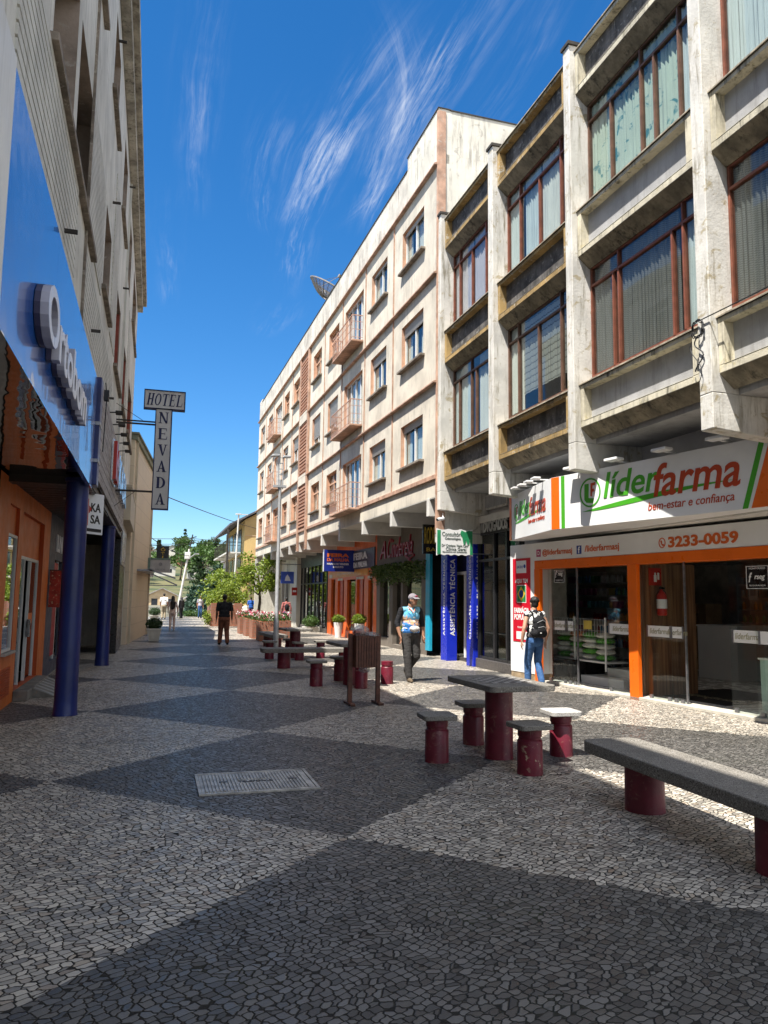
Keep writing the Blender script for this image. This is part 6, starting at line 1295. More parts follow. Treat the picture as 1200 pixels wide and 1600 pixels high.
# brick flower boxes and the big planter
BRK = brick_mat('red_brick', (0.38, 0.13, 0.07), (0.30, 0.10, 0.055), (0.20, 0.15, 0.11), 1.0, 0.22, 0.075)
rng = random.Random(11)
fb = None
FLW = {c: mat('petal_%s' % c, k, 0.6, 0.1, 9, 0) for c, k in (('pink', (0.65, 0.12, 0.22)), ('white', (0.75, 0.68, 0.68)), ('red', (0.5, 0.02, 0.04)))}
for i, (x, y) in enumerate(((3.98, 34.9), (4.02, 32.9), (4.05, 31.0), (4.1, 29.2), (4.85, 30.3))):
    t = thing('flower_box', ['farthest brick flower box of the row behind the lamp post', 'second farthest brick flower box with pink flowers', 'middle brick flower box with white and red flowers', 'brick flower box nearest the lamp post', 'brick flower box set apart to the right of the row'][i], 'planter', (x, y, 0), 'brick flower boxes')
    q = MB(); hx, hy = 0.30, 0.52
    for (a, b, c, d) in ((x-hx, x+hx, y-hy, y-hy+0.1), (x-hx, x+hx, y+hy-0.1, y+hy), (x-hx, x-hx+0.1, y-hy+0.1, y+hy-0.1), (x+hx-0.1, x+hx, y-hy+0.1, y+hy-0.1)): q.box(a, b, c, d, 0, 0.72)
    q.build('brick_box', BRK, t); q = MB(); q.box(x-hx+0.1, x+hx-0.1, y-hy+0.1, y+hy-0.1, 0.0, 0.66); q.build('soil', BARK, t)
    q = MB(); leaf_clump(q, (x, y, 0.80), (0.36, 0.6, 0.2), 520, 0.08, rng); q.build('foliage', LEAF_M, t, recalc=False)
    for cname in ('pink', 'white', 'red'):
        q = MB()
        for _ in range(18 if cname != 'red' else 9):
            p = Vector((x+rng.uniform(-0.4, 0.4), y+rng.uniform(-0.62, 0.62), 0.84+rng.uniform(0, 0.22)))
            leaf_clump(q, p, (0.035, 0.035, 0.03), 7, 0.05, rng)
        q.build('blossom', FLW[cname], t, recalc=False)
t = thing('brick_planter', 'large brick planter full of light green bushes behind the man in black', 'planter', (3.85, 44, 0))
q = MB(); q.box(3.05, 4.7, 43.0, 46.5, 0, 1.15); q.build('brick_box', BRK, t)
for x in (3.05, 4.3): q = MB(); q.box(x-0.02, x+0.4, 42.96, 43.3, 0, 1.25); q.build('brick_pier', BRK, t)
q = MB()
for (x, z, r) in ((3.5, 1.6, 0.6), (4.2, 1.8, 0.7), (3.2, 1.35, 0.4), (4.6, 1.5, 0.55), (3.9, 2.15, 0.6)): leaf_clump(q, (x, 44.3, z), (r, 0.9, r*0.8), 650, 0.12, rng)
q.build('foliage', LEAF_L, t, recalc=False); q = MB(); leaf_clump(q, (2.9, 43.2, 0.45), (0.3, 0.35, 0.4), 380, 0.12, rng); q.build('trailing_foliage', LEAF_L, t, recalc=False)
tree('broadleaf_tree', 'light green broadleaf tree in front of the far end of the peach trimmed building', (5.85, 45.5, 0), 4.7, 1.35, LEAF_L, 21, 0.17, 1.2, 0.62, 0.85, blobs=24)
tree('broadleaf_tree', 'darker green tree standing close under the corner of the peach trimmed building', (7.1, 52.0, 0), 5.2, 1.6, LEAF_M, 22, 0.2, 1.2, 0.62)
tree('broadleaf_tree', 'low light green tree between the conifer and the brick planter', (4.3, 50.5, 0), 3.6, 1.5, LEAF_L, 23, 0.2, 1.3, 0.55)

# ================================================================== FAR END: hillside, houses, trees, poles, wires
rng = random.Random(5)
import mathutils
def hz(x, y):
    if y < 64: return -0.05
    f = min(1, (y-64)/400.0); base = -2.5*min(1, (y-64)/12)+f*f*(3-2*f)*(25.0 if x < 40 else 17.0)
    return base*(1.0-0.20*max(0, min(1, (x-24)/50.0)))+1.6*mathutils.noise.noise(Vector((x*0.013, y*0.013, 0)))*f*2
q = MB(); NX, NY = 60, 44; ids = {}
for i in range(NX+1):
    for j in range(NY+1):
        x = -200+560*i/NX; y = 62.02+(640)*(j/NY)**1.5; ids[i, j] = q.vert((x, y, hz(x, y)-0.04))
for i in range(NX):
    for j in range(NY): q.face((ids[i, j], ids[i+1, j], ids[i+1, j+1], ids[i, j+1]))
mt, n, b_ = new_mat('hill_grass'); pp = n.pos(); n.put(b_.inputs['Base Color'], n.mix(n.ramp(n.noise(pp, 0.06, 6, 0.7), 0.42, 0.6), (0.025, 0.045, 0.013), (0.12, 0.11, 0.045))); b_.inputs['Roughness'].default_value = 0.95
structure(q.build('hill', mt, smooth=1.0))
def at(u, y, dz=0.0):
    """ground point on the hillside at street bearing u (x per metre ahead)"""
    x = u*y; return Vector((x, y, hz(x, y)+dz))
HW = [mat('house_wall_%d' % i, c, 0.8, 0.1, 1, 0.05) for i, c in enumerate(((0.62, 0.60, 0.55), (0.60, 0.45, 0.28), (0.40, 0.18, 0.11), (0.55, 0.48, 0.40)))]
HR = [mat('roof_tile_%d' % i, c, 0.8, 0.2, 2, 0.2, 8) for i, c in enumerate(((0.30, 0.12, 0.07), (0.33, 0.31, 0.30), (0.24, 0.10, 0.07)))]
PANED = mat('dark_pane', (0.03, 0.035, 0.045), 0.15, 0.1, 2, 0)
def house(label, p, w_, d_, h, wi, ri, rot=0.0):
    t = thing('hillside_house', label, 'house', p, 'houses on the hillside'); x, y, z = p
    q = MB(); q.box(x-w_/2, x+w_/2, y-d_/2, y+d_/2, z-3, z+h); q.prism([(x-w_/2, y-d_/2, z+h), (x+w_/2, y-d_/2, z+h), (x, y-d_/2, z+h+w_*0.22)], (0, d_, 0)); q.build('wall', HW[wi], t)
    q = MB(); o_ = 0.35
    for s_ in (-1, 1): q.prism([(x+s_*(w_/2+o_), y-d_/2-o_, z+h-0.22), (x, y-d_/2-o_, z+h+w_*0.22+0.02), (x, y-d_/2-o_, z+h+w_*0.22+0.18), (x+s_*(w_/2+o_), y-d_/2-o_, z+h-0.06)], (0, d_+2*o_, 0))
    q.build('roof', HR[ri], t)
    nw = max(2, int(w_/2.2))
    for k in range(nw):
        a = x-w_/2+(k+0.5)*w_/nw; q = MB(); q.box(a-0.5, a+0.5, y-d_/2-0.03, y-d_/2+0.02, z+h-1.7, z+h-0.6); q.build('window', PANED, t)
HS = [(0.012, 108, 6, 5, 2.6, 0, 1, 'white walled house low on the hillside behind the pole'), (0.055, 102, 7, 6, 2.4, 0, 1, 'white house with grey roof behind the leaning pole'), (0.036, 134, 6, 5, 3.2, 2, 0, 'red brick house half way up the hillside'), (0.0, 150, 8, 6, 3.5, 0, 0, 'white house with red roof left on the hillside'),
      (0.075, 150, 7, 6, 3, 3, 1, 'tan house among the hillside trees'), (0.02, 180, 7, 6, 3.4, 0, 1, 'small white house high on the hillside'), (0.12, 128, 7, 6, 3, 0, 2, 'pale house behind the conifer'), (0.14, 170, 9, 7, 3, 0, 1, 'pale grey roofed house right of the conifer'), (0.01, 88, 5, 4, 1.6, 1, 1, 'low tan house at the foot of the hill'), (0.06, 86, 6, 4, 1.3, 0, 1, 'low white shed roof seen past the pole'), (-0.01, 200, 7, 6, 4, 0, 2, 'white house near the left top of the hill')]
for (u, y, w_, d_, h, wi, ri, lab) in HS: house(lab, at(u, y*2.2 if y > 95 else y*1.6), w_, d_, h, wi, ri)
# pale rock cutting
t = thing('rock_face', 'bare ochre rock cutting on the far hill', 'rock face', at(0.108, 330)); q = MB(); c = at(0.108, 330)
for k in range(9):
    a = c.x-7+k*1.75; h = 7.5+1.6*math.sin(k*1.3)+0.4*k; q.prism([(a, 328+0.6*math.sin(k*2.1), c.z-6), (a+1.9, 328.3+0.6*math.cos(k), c.z-6), (a+1.8, 332, c.z+h-5), (a+0.1, 332, c.z+h-5.4)], (0, 5, 0))
q.build('rock', mat('ochre_rock', (0.50, 0.36, 0.20), 0.9, 0.3, 0.6, 0.6, 2), t)
# hillside trees
TK = ['dark round tree on the hillside', 'dark pointed conifer on the hillside', 'mid green bushy tree on the hillside']
for i in range(75):
    u = rng.uniform(-0.02, 0.17); y = rng.uniform(170, 470)
    if i < 20: u = rng.uniform(0.025, 0.075); y = rng.uniform(300, 470)
    p = at(u, y, -0.3); h = rng.uniform(6, 11.0); k = (0 if rng.random() < 0.5 else 2) if rng.random() < 0.87 else 1
    if k == 1: conifer('conifer', TK[1], p, h*1.3, h*0.22, LEAF_D, 100+i, 'trees on the hillside', 1.0, 8)
    else: tree('hillside_tree', TK[k], p, h, h*0.38, (LEAF_M, None, LEAF_M)[k], 100+i, 0.9, 0.5, 0.6, group='trees on the hillside', blobs=11)
# blue-green conifers at the end of the street
conifer('conifer', 'large blue green conifer with drooping boughs at the end of the street', (4.7, 66, -1.0), 5.0, 3.3, LEAF_B, 31, None, 0.34, 17, 0.3)
conifer('conifer', 'dark tall leaning conifer behind the blue green one', (5.6, 76, -2.2), 7.4, 3.0, LEAF_D, 32, None, 0.4, 14, -1.6)
conifer('conifer', 'smaller blue green conifer right of the leaning pole', (3.3, 68, -1.0), 3.3, 1.5, LEAF_B, 33, None, 0.3, 12)
rng2 = random.Random(9); q = MB()
for i in range(40): leaf_clump(q, (rng2.uniform(1.9, 7.0), 62.5+rng2.random(), rng2.uniform(0.0, 0.35)), (0.35, 0.3, 0.22), 26, 0.16, rng2)
o = tag(q.build('shrubbery', LEAF_M, recalc=False), 'low shrubs along the end of the paved street', 'shrubs'); o['kind'] = 'stuff'

# yellow gabled building
YW = mat('yellow_render', (0.58, 0.43, 0.18), 0.8, 0.08, 0.8, 0.1, 30, streak=0.2, scol=(0.4, 0.3, 0.15)); t = thing('building', 'yellow gabled building with dark balconies beyond the peach trimmed one', 'building', (7, 62, 0))
q = MB(); q.prism([(6.55, 60, -2), (14, 60, -2), (14, 60, 9.2), (10.2, 60, 9.6), (6.55, 60, 7.55)], (0, 16, 0)); q.build('wall', YW, t)
q = MB(); q.prism([(5.35, 59.6, 7.02), (10.2, 59.6, 9.68), (10.2, 59.6, 9.82), (5.35, 59.6, 7.18)], (0, 17, 0)); q.build('roof', mat('grey_roof_edge', (0.12, 0.12, 0.13), 0.7, 0.2, 2, 0.1), t)
for z in (6.3, 4.7): q = MB(); q.box(6.6, 13.9, 59.97, 59.998, z, z+0.05); q.build('joint_line', HW[1], t)
for k, z in enumerate((0.6, 2.9, 5.1)):
    q = MB(); q.box(5.35, 6.55, 61.0, 75, z-0.12, z); o = q.build('balcony', HW[0], t)
    q = MB()
    for i in range(15): q.bar((5.4, 61.05+i*0.98, z), (5.4, 61.05+i*0.98, z+0.95), 0.04)
    q.bar((5.4, 61.0, z+0.95), (5.4, 75, z+0.95), 0.05); q.build('railing', BLACKCAP, o)
    for i in range(4): q = MB(); q.box(6.50, 6.56, 62+i*3.4, 64.4+i*3.4, z, z+1.9); q.build('window', PANED, t)
q = MB(); q.box(5.3, 5.45, 60.9, 61.05, -1, 6.9); q.build('balcony_post', BLACKCAP, t)
t = thing('house', 'low house with brown tiled roof under the yellow gable', 'house', (7.0, 57, 0)); q = MB(); q.box(6.9, 12, 55.5, 59.4, 0, 3.6); q.build('wall', YW, t); q = MB(); q.prism([(5.9, 55.2, 3.35), (9, 55.2, 4.7), (12.3, 55.2, 3.35), (12.3, 55.2, 3.5), (9, 55.2, 4.85), (5.9, 55.2, 3.5)], (0, 4.4, 0)); q.build('roof', HR[2], t); q = MB(); q.box(7.4, 8.3, 55.46, 55.5, 0.2, 2.3); q.box(9, 10.5, 55.46, 55.5, 0.8, 2.2); q.build('opening', PANED, t)
t = thing('house', 'pink white tiled building between the rock cutting and the yellow gable', 'house', (8, 84, 0)); q = MB(); q.box(7.7, 13, 82, 92, -3, 5.5); q.build('wall', mat('pink_white_tile', (0.60, 0.52, 0.47), 0.6, 0.1, 2, 0.1), t); q = MB(); q.box(7.4, 13.2, 81.8, 92.2, 5.5, 5.75); q.build('roof', HR[1], t); q = MB(); q.box(8.2, 9.2, 81.96, 82.0, 1.5, 3.0); q.build('window', PANED, t); q = MB(); q.prism([(5.9, 83, 3.6), (7.7, 83, 4.2), (7.7, 83, 4.35), (5.9, 83, 3.75)], (0, 6, 0)); q.build('porch_roof', HR[1], t)

# poles and wires
t = thing('utility_pole', 'leaning pale utility pole with transformer and lamp at the end of the street', 'utility pole', (1.66, 59.2, 0)); tp = Vector((2.42, 59.2, 5.1))
q = MB(); q.cyl((1.66, 59.2, 0), tp, 0.10, 0.07, 12); q.build('pole', mat('pale_concrete', (0.62, 0.61, 0.58), 0.8, 0.1, 3, 0.1), t, smooth=0.6)
q = MB(); q.box(2.1, 2.5, 58.95, 59.4, 4.35, 4.85); q.build('transformer', paint_white, t, 0.03)
q = MB(); q.bar((1.95, 59.2, 4.05), (2.6, 59.2, 4.12), 0.07); q.bar((2.42, 59.2, 5.0), (2.62, 59.2, 6.2), 0.09); q.bar((2.4, 59.2, 5.9), (2.9, 59.2, 6.05), 0.07); q.bar((2.38, 59.2, 5.5), (2.85, 59.2, 5.62), 0.06); q.build('cross_arm', BLACKCAP, t)
q = MB(); q.bar((2.3, 59.1, 4.3), (2.85, 58.6, 4.75), 0.05); q.box(2.8, 3.1, 58.4, 58.65, 4.68, 4.76); q.build('lamp_arm', GALV, t)
t = thing('street_lamp', 'slim white lamp pole in front of the yellow building', 'street lamp', (5.2, 51, 0)); q = MB(); q.cyl((4.95, 51, 0), (5.15, 51, 7.0), 0.07, 0.05, 12); q.build('pole', paint_white, t, smooth=0.6); q = MB(); q.box(4.95, 5.3, 50.9, 51.1, 6.98, 7.06); q.box(5.2, 5.75, 50.95, 51.05, 6.98, 7.03); q.box(4.75, 5.5, 50.95, 51.05, 4.45, 4.52); q.box(4.8, 5.5, 50.95, 51.05, 1.9, 1.95); q.build('cross_arm', paint_white, t)
def wire(a, b, sag, r=0.018):
    a, b = Vector(a), Vector(b); q = MB(); N = 24
    pts = [a.lerp(b, i/N)-Vector((0, 0, sag*4*(i/N)*(1-i/N))) for i in range(N+1)]; q.tube(pts, r, 5)
    tag(q.build('overhead_wire', BLACKCAP), 'thin black overhead wire crossing the sky at the end of the street', 'wire', 'overhead wires')
wire((0.1, 34.6, 6.02), (8.0, 62, 7.0), 0.1, 0.022)
for (z0, z1) in ((5.9, 5.2), (5.6, 4.9), (5.75, 5.45), (4.6, 3.9)): wire((2.6, 59.2, z0), (20, 72, z1+2.5), 0.5); 
for z0 in (5.9, 5.5): wire((2.6, 59.2, z0), (-8, 58.5, z0+0.3), 0.25)
wire((-0.2, 36, 4.2), (2.4, 59, 4.6), 0.2)

# white car crossing behind the planters
t = thing('parked_car', 'white car partly hidden behind the flower boxes', 'car', (8.0, 60, 0)); CARW = mat('car_white', (0.75, 0.75, 0.74), 0.25, 0.03, 2, 0, coat=1.0)
q = MB(); q.prism([(6.3, 58.4, 0.3), (6.25, 58.4, 0.75), (6.5, 58.4, 0.92), (7.3, 58.4, 0.98), (7.9, 58.4, 1.42), (9.4, 58.4, 1.45), (10.1, 58.4, 1.0), (10.4, 58.4, 0.92), (10.4, 58.4, 0.3)], (0, 1.7, 0)); q.build('body', CARW, t, 0.06)
q = MB(); q.prism([(7.5, 58.39, 1.0), (8.0, 58.39, 1.36), (9.3, 58.39, 1.38), (9.8, 58.39, 1.0)], (0, -0.01, 0)); q.build('side_window', PANED, t)
for x in (7.0, 9.6):
    q = MB(); q.cyl((x, 58.36, 0.32), (x, 58.6, 0.32), 0.33, n=24); o = q.build('wheel', MATS['black_rubber'], t, smooth=0.6); q = MB(); q.cyl((x, 58.34, 0.32), (x, 58.37, 0.32), 0.21, n=16); q.build('rim', GALV, o)
q = MB(); q.box(6.24, 6.3, 58.5, 58.8, 0.62, 0.76); q.build('headlight', CHROME, t)

# ================================================================== PEOPLE
SKIN = mat('skin_tan', (0.36, 0.18, 0.11), 0.5, 0.1, 6, 0.05, 120); SKIN_L = mat('skin_light', (0.48, 0.27, 0.18), 0.5, 0.1, 6, 0.05, 120); SKIN_D = mat('skin_brown', (0.20, 0.10, 0.06), 0.5, 0.1, 6, 0.05)
HAIR = mat('dark_hair', (0.012, 0.010, 0.009), 0.55, 0.2, 30, 0.5, 180)
def fabric(name, col, var=0.15, vs=6, spots=0, spotcol=(0, 0, 0)):
    """cloth with soft wrinkles"""
    if name in MATS: return MATS[name]
    mt, n, b = new_mat(name); p = n.pos(); c = n.mix(n.ramp(n.noise(p, vs, 4), 0.3, 0.7), tuple(q*(1-var) for q in col), tuple(min(1, q*(1+var)) for q in col))
    if spots: c = n.mix(n.ramp(n.noise(p, spots, 2, 0.5, 0.8), 0.50, 0.53), c, spotcol)
    n.put(b.inputs['Base Color'], c); b.inputs['Roughness'].default_value = 0.9; b.inputs['Specular IOR Level'].default_value = 0.2
    x, y, z = n.sep(p); w1 = n.noise(n.comb(n.math('MULTIPLY', x, 9), n.math('MULTIPLY', y, 9), n.math('MULTIPLY', z, 14)), 1.0, 3, 0.5, 1.2)
    n.put(b.inputs['Normal'], n.bump(w1, 0.55, 0.04)); MATS[name] = mt; return mt
def jersey():
    mt, n, b = new_mat('printed_jersey'); p = n.pos(); x, y, z = n.sep(p)
    k = n.math('ADD', z, n.math('MULTIPLY', n.math('SUBTRACT', n.noise(p, 7, 3, 0.6, 0.8), 0.5), 0.30)); kx = n.math('ADD', k, n.math('MULTIPLY', n.math('SUBTRACT', x, 4.98), 0.25))
    c = n.mix(n.ramp(kx, 1.02, 1.10), (0.03, 0.16, 0.45), (0.04, 0.22, 0.55)); c = n.mix(n.ramp(kx, 1.10, 1.16), c, (0.72, 0.42, 0.22)); c = n.mix(n.ramp(kx, 1.20, 1.26), c, (0.10, 0.38, 0.62)); c = n.mix(n.ramp(kx, 1.33, 1.40), c, (0.18, 0.50, 0.66))
    c = n.mix(n.ramp(n.noise(p, 11, 3, 0.6, 1.0), 0.58, 0.64), c, (0.70, 0.70, 0.66)); c = n.mix(n.ramp(n.noise(n.vmath('ADD', p, (3, 1, 2)), 9, 3, 0.6, 1.0), 0.62, 0.66), c, (0.02, 0.10, 0.32))
    n.put(b.inputs['Base Color'], c); b.inputs['Roughness'].default_value = 0.85; n.put(b.inputs['Normal'], n.bump(n.noise(p, 14, 3, 0.5, 1.0), 0.4, 0.03)); return mt
def cap(mb, a, b, r0, r1, n=12):
    a, b = Vector(a), Vector(b); mb.cyl(a, b, r0, r1, n); mb.ell(a, r0, n, 8); mb.ell(b, r1, n, 8)
def finish(mb, name, m_, parent, vox, it=4):
    o = mb.build(name, m_, parent, recalc=True)
    r = o.modifiers.new('remesh', 'REMESH'); r.mode = 'VOXEL'; r.voxel_size = vox; r.use_smooth_shade = True
    s_ = o.modifiers.new('smooth', 'SMOOTH'); s_.iterations = it; s_.factor = 0.5
    return o
def hand(mb, wrist, d, side, fwd_, r=1.0):
    """palm, four unequal bent fingers and a thumb; d = arm direction, fwd_ = the way the palm edge faces"""
    d = Vector(d).normalized(); f = Vector(fwd_); f = (f-d*f.dot(d)).normalized(); s_ = d.cross(f).normalized()*side
    w0 = Vector(wrist); pc = w0+d*0.05
    for k in range(-2, 3): cap(mb, w0+d*0.012+f*k*0.009, w0+d*0.085+f*k*0.017, 0.013*r, 0.0125*r, 8)
    for k, L in ((-1.5, 0.062), (-0.5, 0.075), (0.5, 0.080), (1.5, 0.070)):
        a = w0+d*0.088+f*k*0.0195; b = a+(d*0.9+s_*0.22).normalized()*L*0.5; c = b+(d*0.72+s_*0.60).normalized()*L*0.5
        cap(mb, a, b, 0.0088*r, 0.0082*r, 8); cap(mb, b, c, 0.0082*r, 0.0070*r, 8)
    a = w0+d*0.03+f*0.034; b = a+(d*0.6+f*0.65+s_*0.25).normalized()*0.036; c = b+(d*0.9+f*0.2+s_*0.3).normalized()*0.03
    cap(mb, a, b, 0.012*r, 0.010*r, 8); cap(mb, b, c, 0.010*r, 0.008*r, 8)
def person(loc, yaw, H, label, skin, top, legs, shoe, pose, hair='short', sleeve='short', sleeve_mat=None, extras=None, vox=0.009, build=1.0, neckline=True):
    """a figure facing -Y before turning; pose = joints in metres for a 1.75 m person"""
    t = thing('person', label, 'person', (0, 0, 0)); k = H/1.75; P = lambda p: Vector(p)*k
    lean = pose.get('lean', 0.0)
    hipL, hipR = P((0.095, 0, 0.90)), P((-0.095, 0, 0.90))
    J = {}
    for s_, nm in ((1, 'L'), (-1, 'R')):
        J['hip'+nm] = P((0.092*s_, 0, 0.90)); J['knee'+nm] = P(pose['knee'+nm]); J['ank'+nm] = P(pose['ank'+nm]); J['sh'+nm] = P((0.182*s_*build, lean+0.01, 1.415)); J['el'+nm] = P(pose['el'+nm]); J['wr'+nm] = P(pose['wr'+nm])
    neck = P((0, lean+0.005, 1.47)); headc = P((pose.get('hx', 0), lean-0.025+pose.get('hy', 0), 1.635+pose.get('hz', 0)))
    b = MB()
    # torso, neck, head with face
    b.ell(P((0, 0, 0.93)), P((0.165*build, 0.118*build, 0.13))[:]); b.ell(P((0, lean*0.4, 1.10)), P((0.150*build, 0.105*build, 0.17))[:]); b.ell(P((0, lean*0.8, 1.29)), P((0.172*build, 0.115, 0.17))[:])
    cap(b, J['shL'], J['shR'], 0.062*k, 0.062*k); cap(b, P((0, lean+0.012, 1.40)), neck+Vector((0, -0.012, 0.05))*k, 0.066*k, 0.056*k)
    b.ell(headc, P((0.074, 0.092, 0.108))[:]); yh = pose.get('head_yaw', 0.0); hv = Vector((math.sin(yh), -math.cos(yh), 0)); hs_ = Vector((math.cos(yh), math.sin(yh), 0)); Z = Vector((0, 0, 1))
    b.ell(headc+hv*0.03*k-Z*0.06*k, P((0.056, 0.062, 0.062))[:]); cap(b, headc+hv*0.088*k+Z*0.012*k, headc+hv*0.112*k-Z*0.022*k, 0.010*k, 0.016*k, 8)
    cap(b, headc+hv*0.082*k-Z*0.058*k-hs_*0.02*k, headc+hv*0.082*k-Z*0.058*k+hs_*0.02*k, 0.008*k, 0.008*k, 8); b.ell(headc+hv*0.078*k-Z*0.093*k, P((0.022, 0.018, 0.018))[:])
    for s_ in (-1, 1): b.ell(headc+hs_*0.076*s_*k-Z*0.01*k, P((0.012, 0.022, 0.034))[:]); cap(b, headc+hv*0.078*k+hs_*0.018*s_*k+Z*0.025*k, headc+hv*0.070*k+hs_*0.05*s_*k+Z*0.024*k, 0.010*k, 0.008*k, 8)
    for nm, s_ in (('L', 1), ('R', -1)):
        cap(b, J['sh'+nm], J['el'+nm], 0.050*k*build, 0.039*k*build); cap(b, J['el'+nm], J['el'+nm].lerp(J['wr'+nm], 0.35), 0.038*k*build, 0.040*k*build); cap(b, J['el'+nm].lerp(J['wr'+nm], 0.35), J['wr'+nm], 0.040*k*build, 0.027*k)
        hand(b, J['wr'+nm], J['wr'+nm]-J['el'+nm]+Vector((0, 0, -0.1)), -s_, pose.get('palm'+nm, (0, -1, 0)), k)
        cap(b, J['hip'+nm], J['knee'+nm], 0.078*k, 0.052*k); cap(b, J['knee'+nm], J['ank'+nm], 0.050*k, 0.036*k)
    body = finish(b, 'body', skin, t, vox, 3)
    e = MB()
    for s_ in (-1, 1): e.ell(headc+hv*0.082*k+hs_*0.033*s_*k+Z*0.008*k, 0.009*k, 8, 6)
    e.build('eyes', HAIR, body, smooth=1.0)
    # trousers
    q = MB(); g = 0.016
    q.ell(P((0, 0, 0.93)), P((0.178*build, 0.132*build, 0.125))[:]); q.ell(P((0, 0.02, 0.88)), P((0.165*build, 0.125*build, 0.10))[:])
    for nm in 'LR':
        cap(q, J['hip'+nm], J['knee'+nm], (0.084+g)*k*build, (0.062+g)*k*build); cap(q, J['knee'+nm], J['ank'+nm].lerp(J['knee'+nm], 0.06), (0.060+g)*k*build, (0.050+g)*k*build); q.ell(J['ank'+nm].lerp(J['knee'+nm], 0.10), (0.048+g)*k)
    finish(q, 'trousers', legs, t, max(vox, 0.010), 5)
    # shirt
    q = MB(); g = 0.014
    q.ell(P((0, lean*0.2, 1.0)), P((0.172*build+g, 0.122*build+g, 0.115))[:]); q.ell(P((0, lean*0.5, 1.12)), P((0.158*build+g, 0.112*build+g, 0.17))[:]); q.ell(P((0, lean*0.8, 1.29)), P((0.166*build+g, 0.110+g, 0.16))[:]); ks = 0.5 if sleeve_mat is None else 0.44; m_ = (J['shL']+J['shR'])/2; cap(q, m_+(J['shL']-m_)*2*ks, m_+(J['shR']-m_)*2*ks, 0.064*k, 0.064*k); cap(q, P((0, lean+0.01, 1.38)), P((0, lean+0.012, 1.455)), 0.09*k, 0.072*k)
    sl = {'short': 0.75, 'elbow': 1.0, 'none': 0.12, 'long': 1.0}[sleeve]
    tgt = q if sleeve_mat is None else MB()
    for nm in 'LR':
        e_ = J['sh'+nm].lerp(J['el'+nm], sl); cap(tgt, J['sh'+nm], e_, 0.060*k*build, 0.056*k*build if sl < 1 else 0.050*k*build)
        if sleeve in ('long', 'elbow'): cap(tgt, J['el'+nm], J['el'+nm].lerp(J['wr'+nm], 0.92 if sleeve == 'long' else 0.25), 0.052*k*build, 0.040*k if sleeve == 'long' else 0.05*k)
    finish(q, 'shirt', top, t, max(vox, 0.010), 4)
    if sleeve_mat is not None: finish(tgt, 'sleeves', sleeve_mat, t, max(vox, 0.010), 4)
    # shoes
    for nm in 'LR':
        a = J['ank'+nm]; dk = (J['knee'+nm]-a); pitch = pose.get('toe'+nm, 0.0); q = MB()
        fd = Vector((0.12*(1 if nm == 'L' else -1), -1, 0)).normalized(); fd = (fd*math.cos(pitch)-Z*math.sin(pitch)).normalized(); upv = Vector((0, 0, 1))
        heel = a+Vector((0, 0.03*k, 0))-Z*0.045*k*(1 if pitch < 0.3 else 0.6)
        cap(q, heel, heel+fd*0.10*k, 0.042*k, 0.046*k); cap(q, heel+fd*0.10*k, heel+fd*0.20*k-Z*0.008*k, 0.046*k, 0.034*k); cap(q, a+Z*0.02*k, heel+fd*0.04*k, 0.046*k, 0.042*k)
        finish(q, 'shoe', shoe, t, max(vox, 0.009), 3)
    # hair
    q = MB()
    if hair in ('short', 'curly', 'cap'):
        q.ell(headc-hv*0.018*k+Z*0.03*k, P((0.082, 0.094, 0.092))[:]); q.ell(headc-hv*0.03*k-Z*0.02*k, P((0.074, 0.074, 0.08))[:])
        if hair == 'curly':
            rr = random.Random(4)
            for _ in range(60):
                d = Vector((rr.gauss(0, 1), rr.gauss(0, 1), abs(rr.gauss(0, 1))+0.1)).normalized(); q.ell(headc-hv*0.02*k+Z*0.03*k+Vector((d.x*0.08, d.y*0.09, d.z*0.092))*k, 0.02*k, 8, 6)
    elif hair == 'long':
        q.ell(headc-hv*0.018*k+Z*0.025*k, P((0.09, 0.10, 0.10))[:]); cap(q, headc-hv*0.05*k, P((0.0, lean+0.11, 1.42)), 0.09*k, 0.10*k); cap(q, P((0.03, lean+0.11, 1.42)), P((0.02, 0.125, 1.12)), 0.10*k, 0.075*k); cap(q, P((-0.05, lean+0.11, 1.40)), P((-0.05, 0.125, 1.15)), 0.09*k, 0.06*k)
    finish(q, 'hair', HAIR, t, max(vox, 0.010), 1)
    if extras: extras(t, J, headc, hv, hs_, k, lean, P)
    t.location = loc; t.rotation_euler = (0, 0, yaw)
    return t
BLACKF = fabric('black_cotton', (0.02, 0.02, 0.023)); GREYT = fabric('charcoal_trousers', (0.045, 0.043, 0.042)); DENIM = fabric('blue_denim', (0.045, 0.105, 0.24), 0.3, 5); DENIMD = fabric('dark_denim', (0.02, 0.035, 0.08), 0.3, 5); BROWNT = fabric('brown_trousers', (0.19, 0.075, 0.045)); PALEP = fabric('pale_pink_cloth', (0.60, 0.50, 0.46)); WHITEC = fabric('white_cotton', (0.74, 0.73, 0.70)); KHAKI = fabric('khaki_cloth', (0.35, 0.29, 0.2)); SHOEB = fabric('brown_shoe', (0.12, 0.09, 0.06)); SHOED = fabric('dark_shoe', (0.02, 0.018, 0.018)); SHOEW = fabric('white_shoe', (0.6, 0.6, 0.6)); PRINT = fabric('black_white_print', (0.70, 0.70, 0.68), 0.06, 5, 11, (0.02, 0.02, 0.025)); PLAID = fabric('red_plaid', (0.35, 0.12, 0.11), 0.3, 18); BLUEF = fabric('blue_shirt', (0.03, 0.12, 0.45))

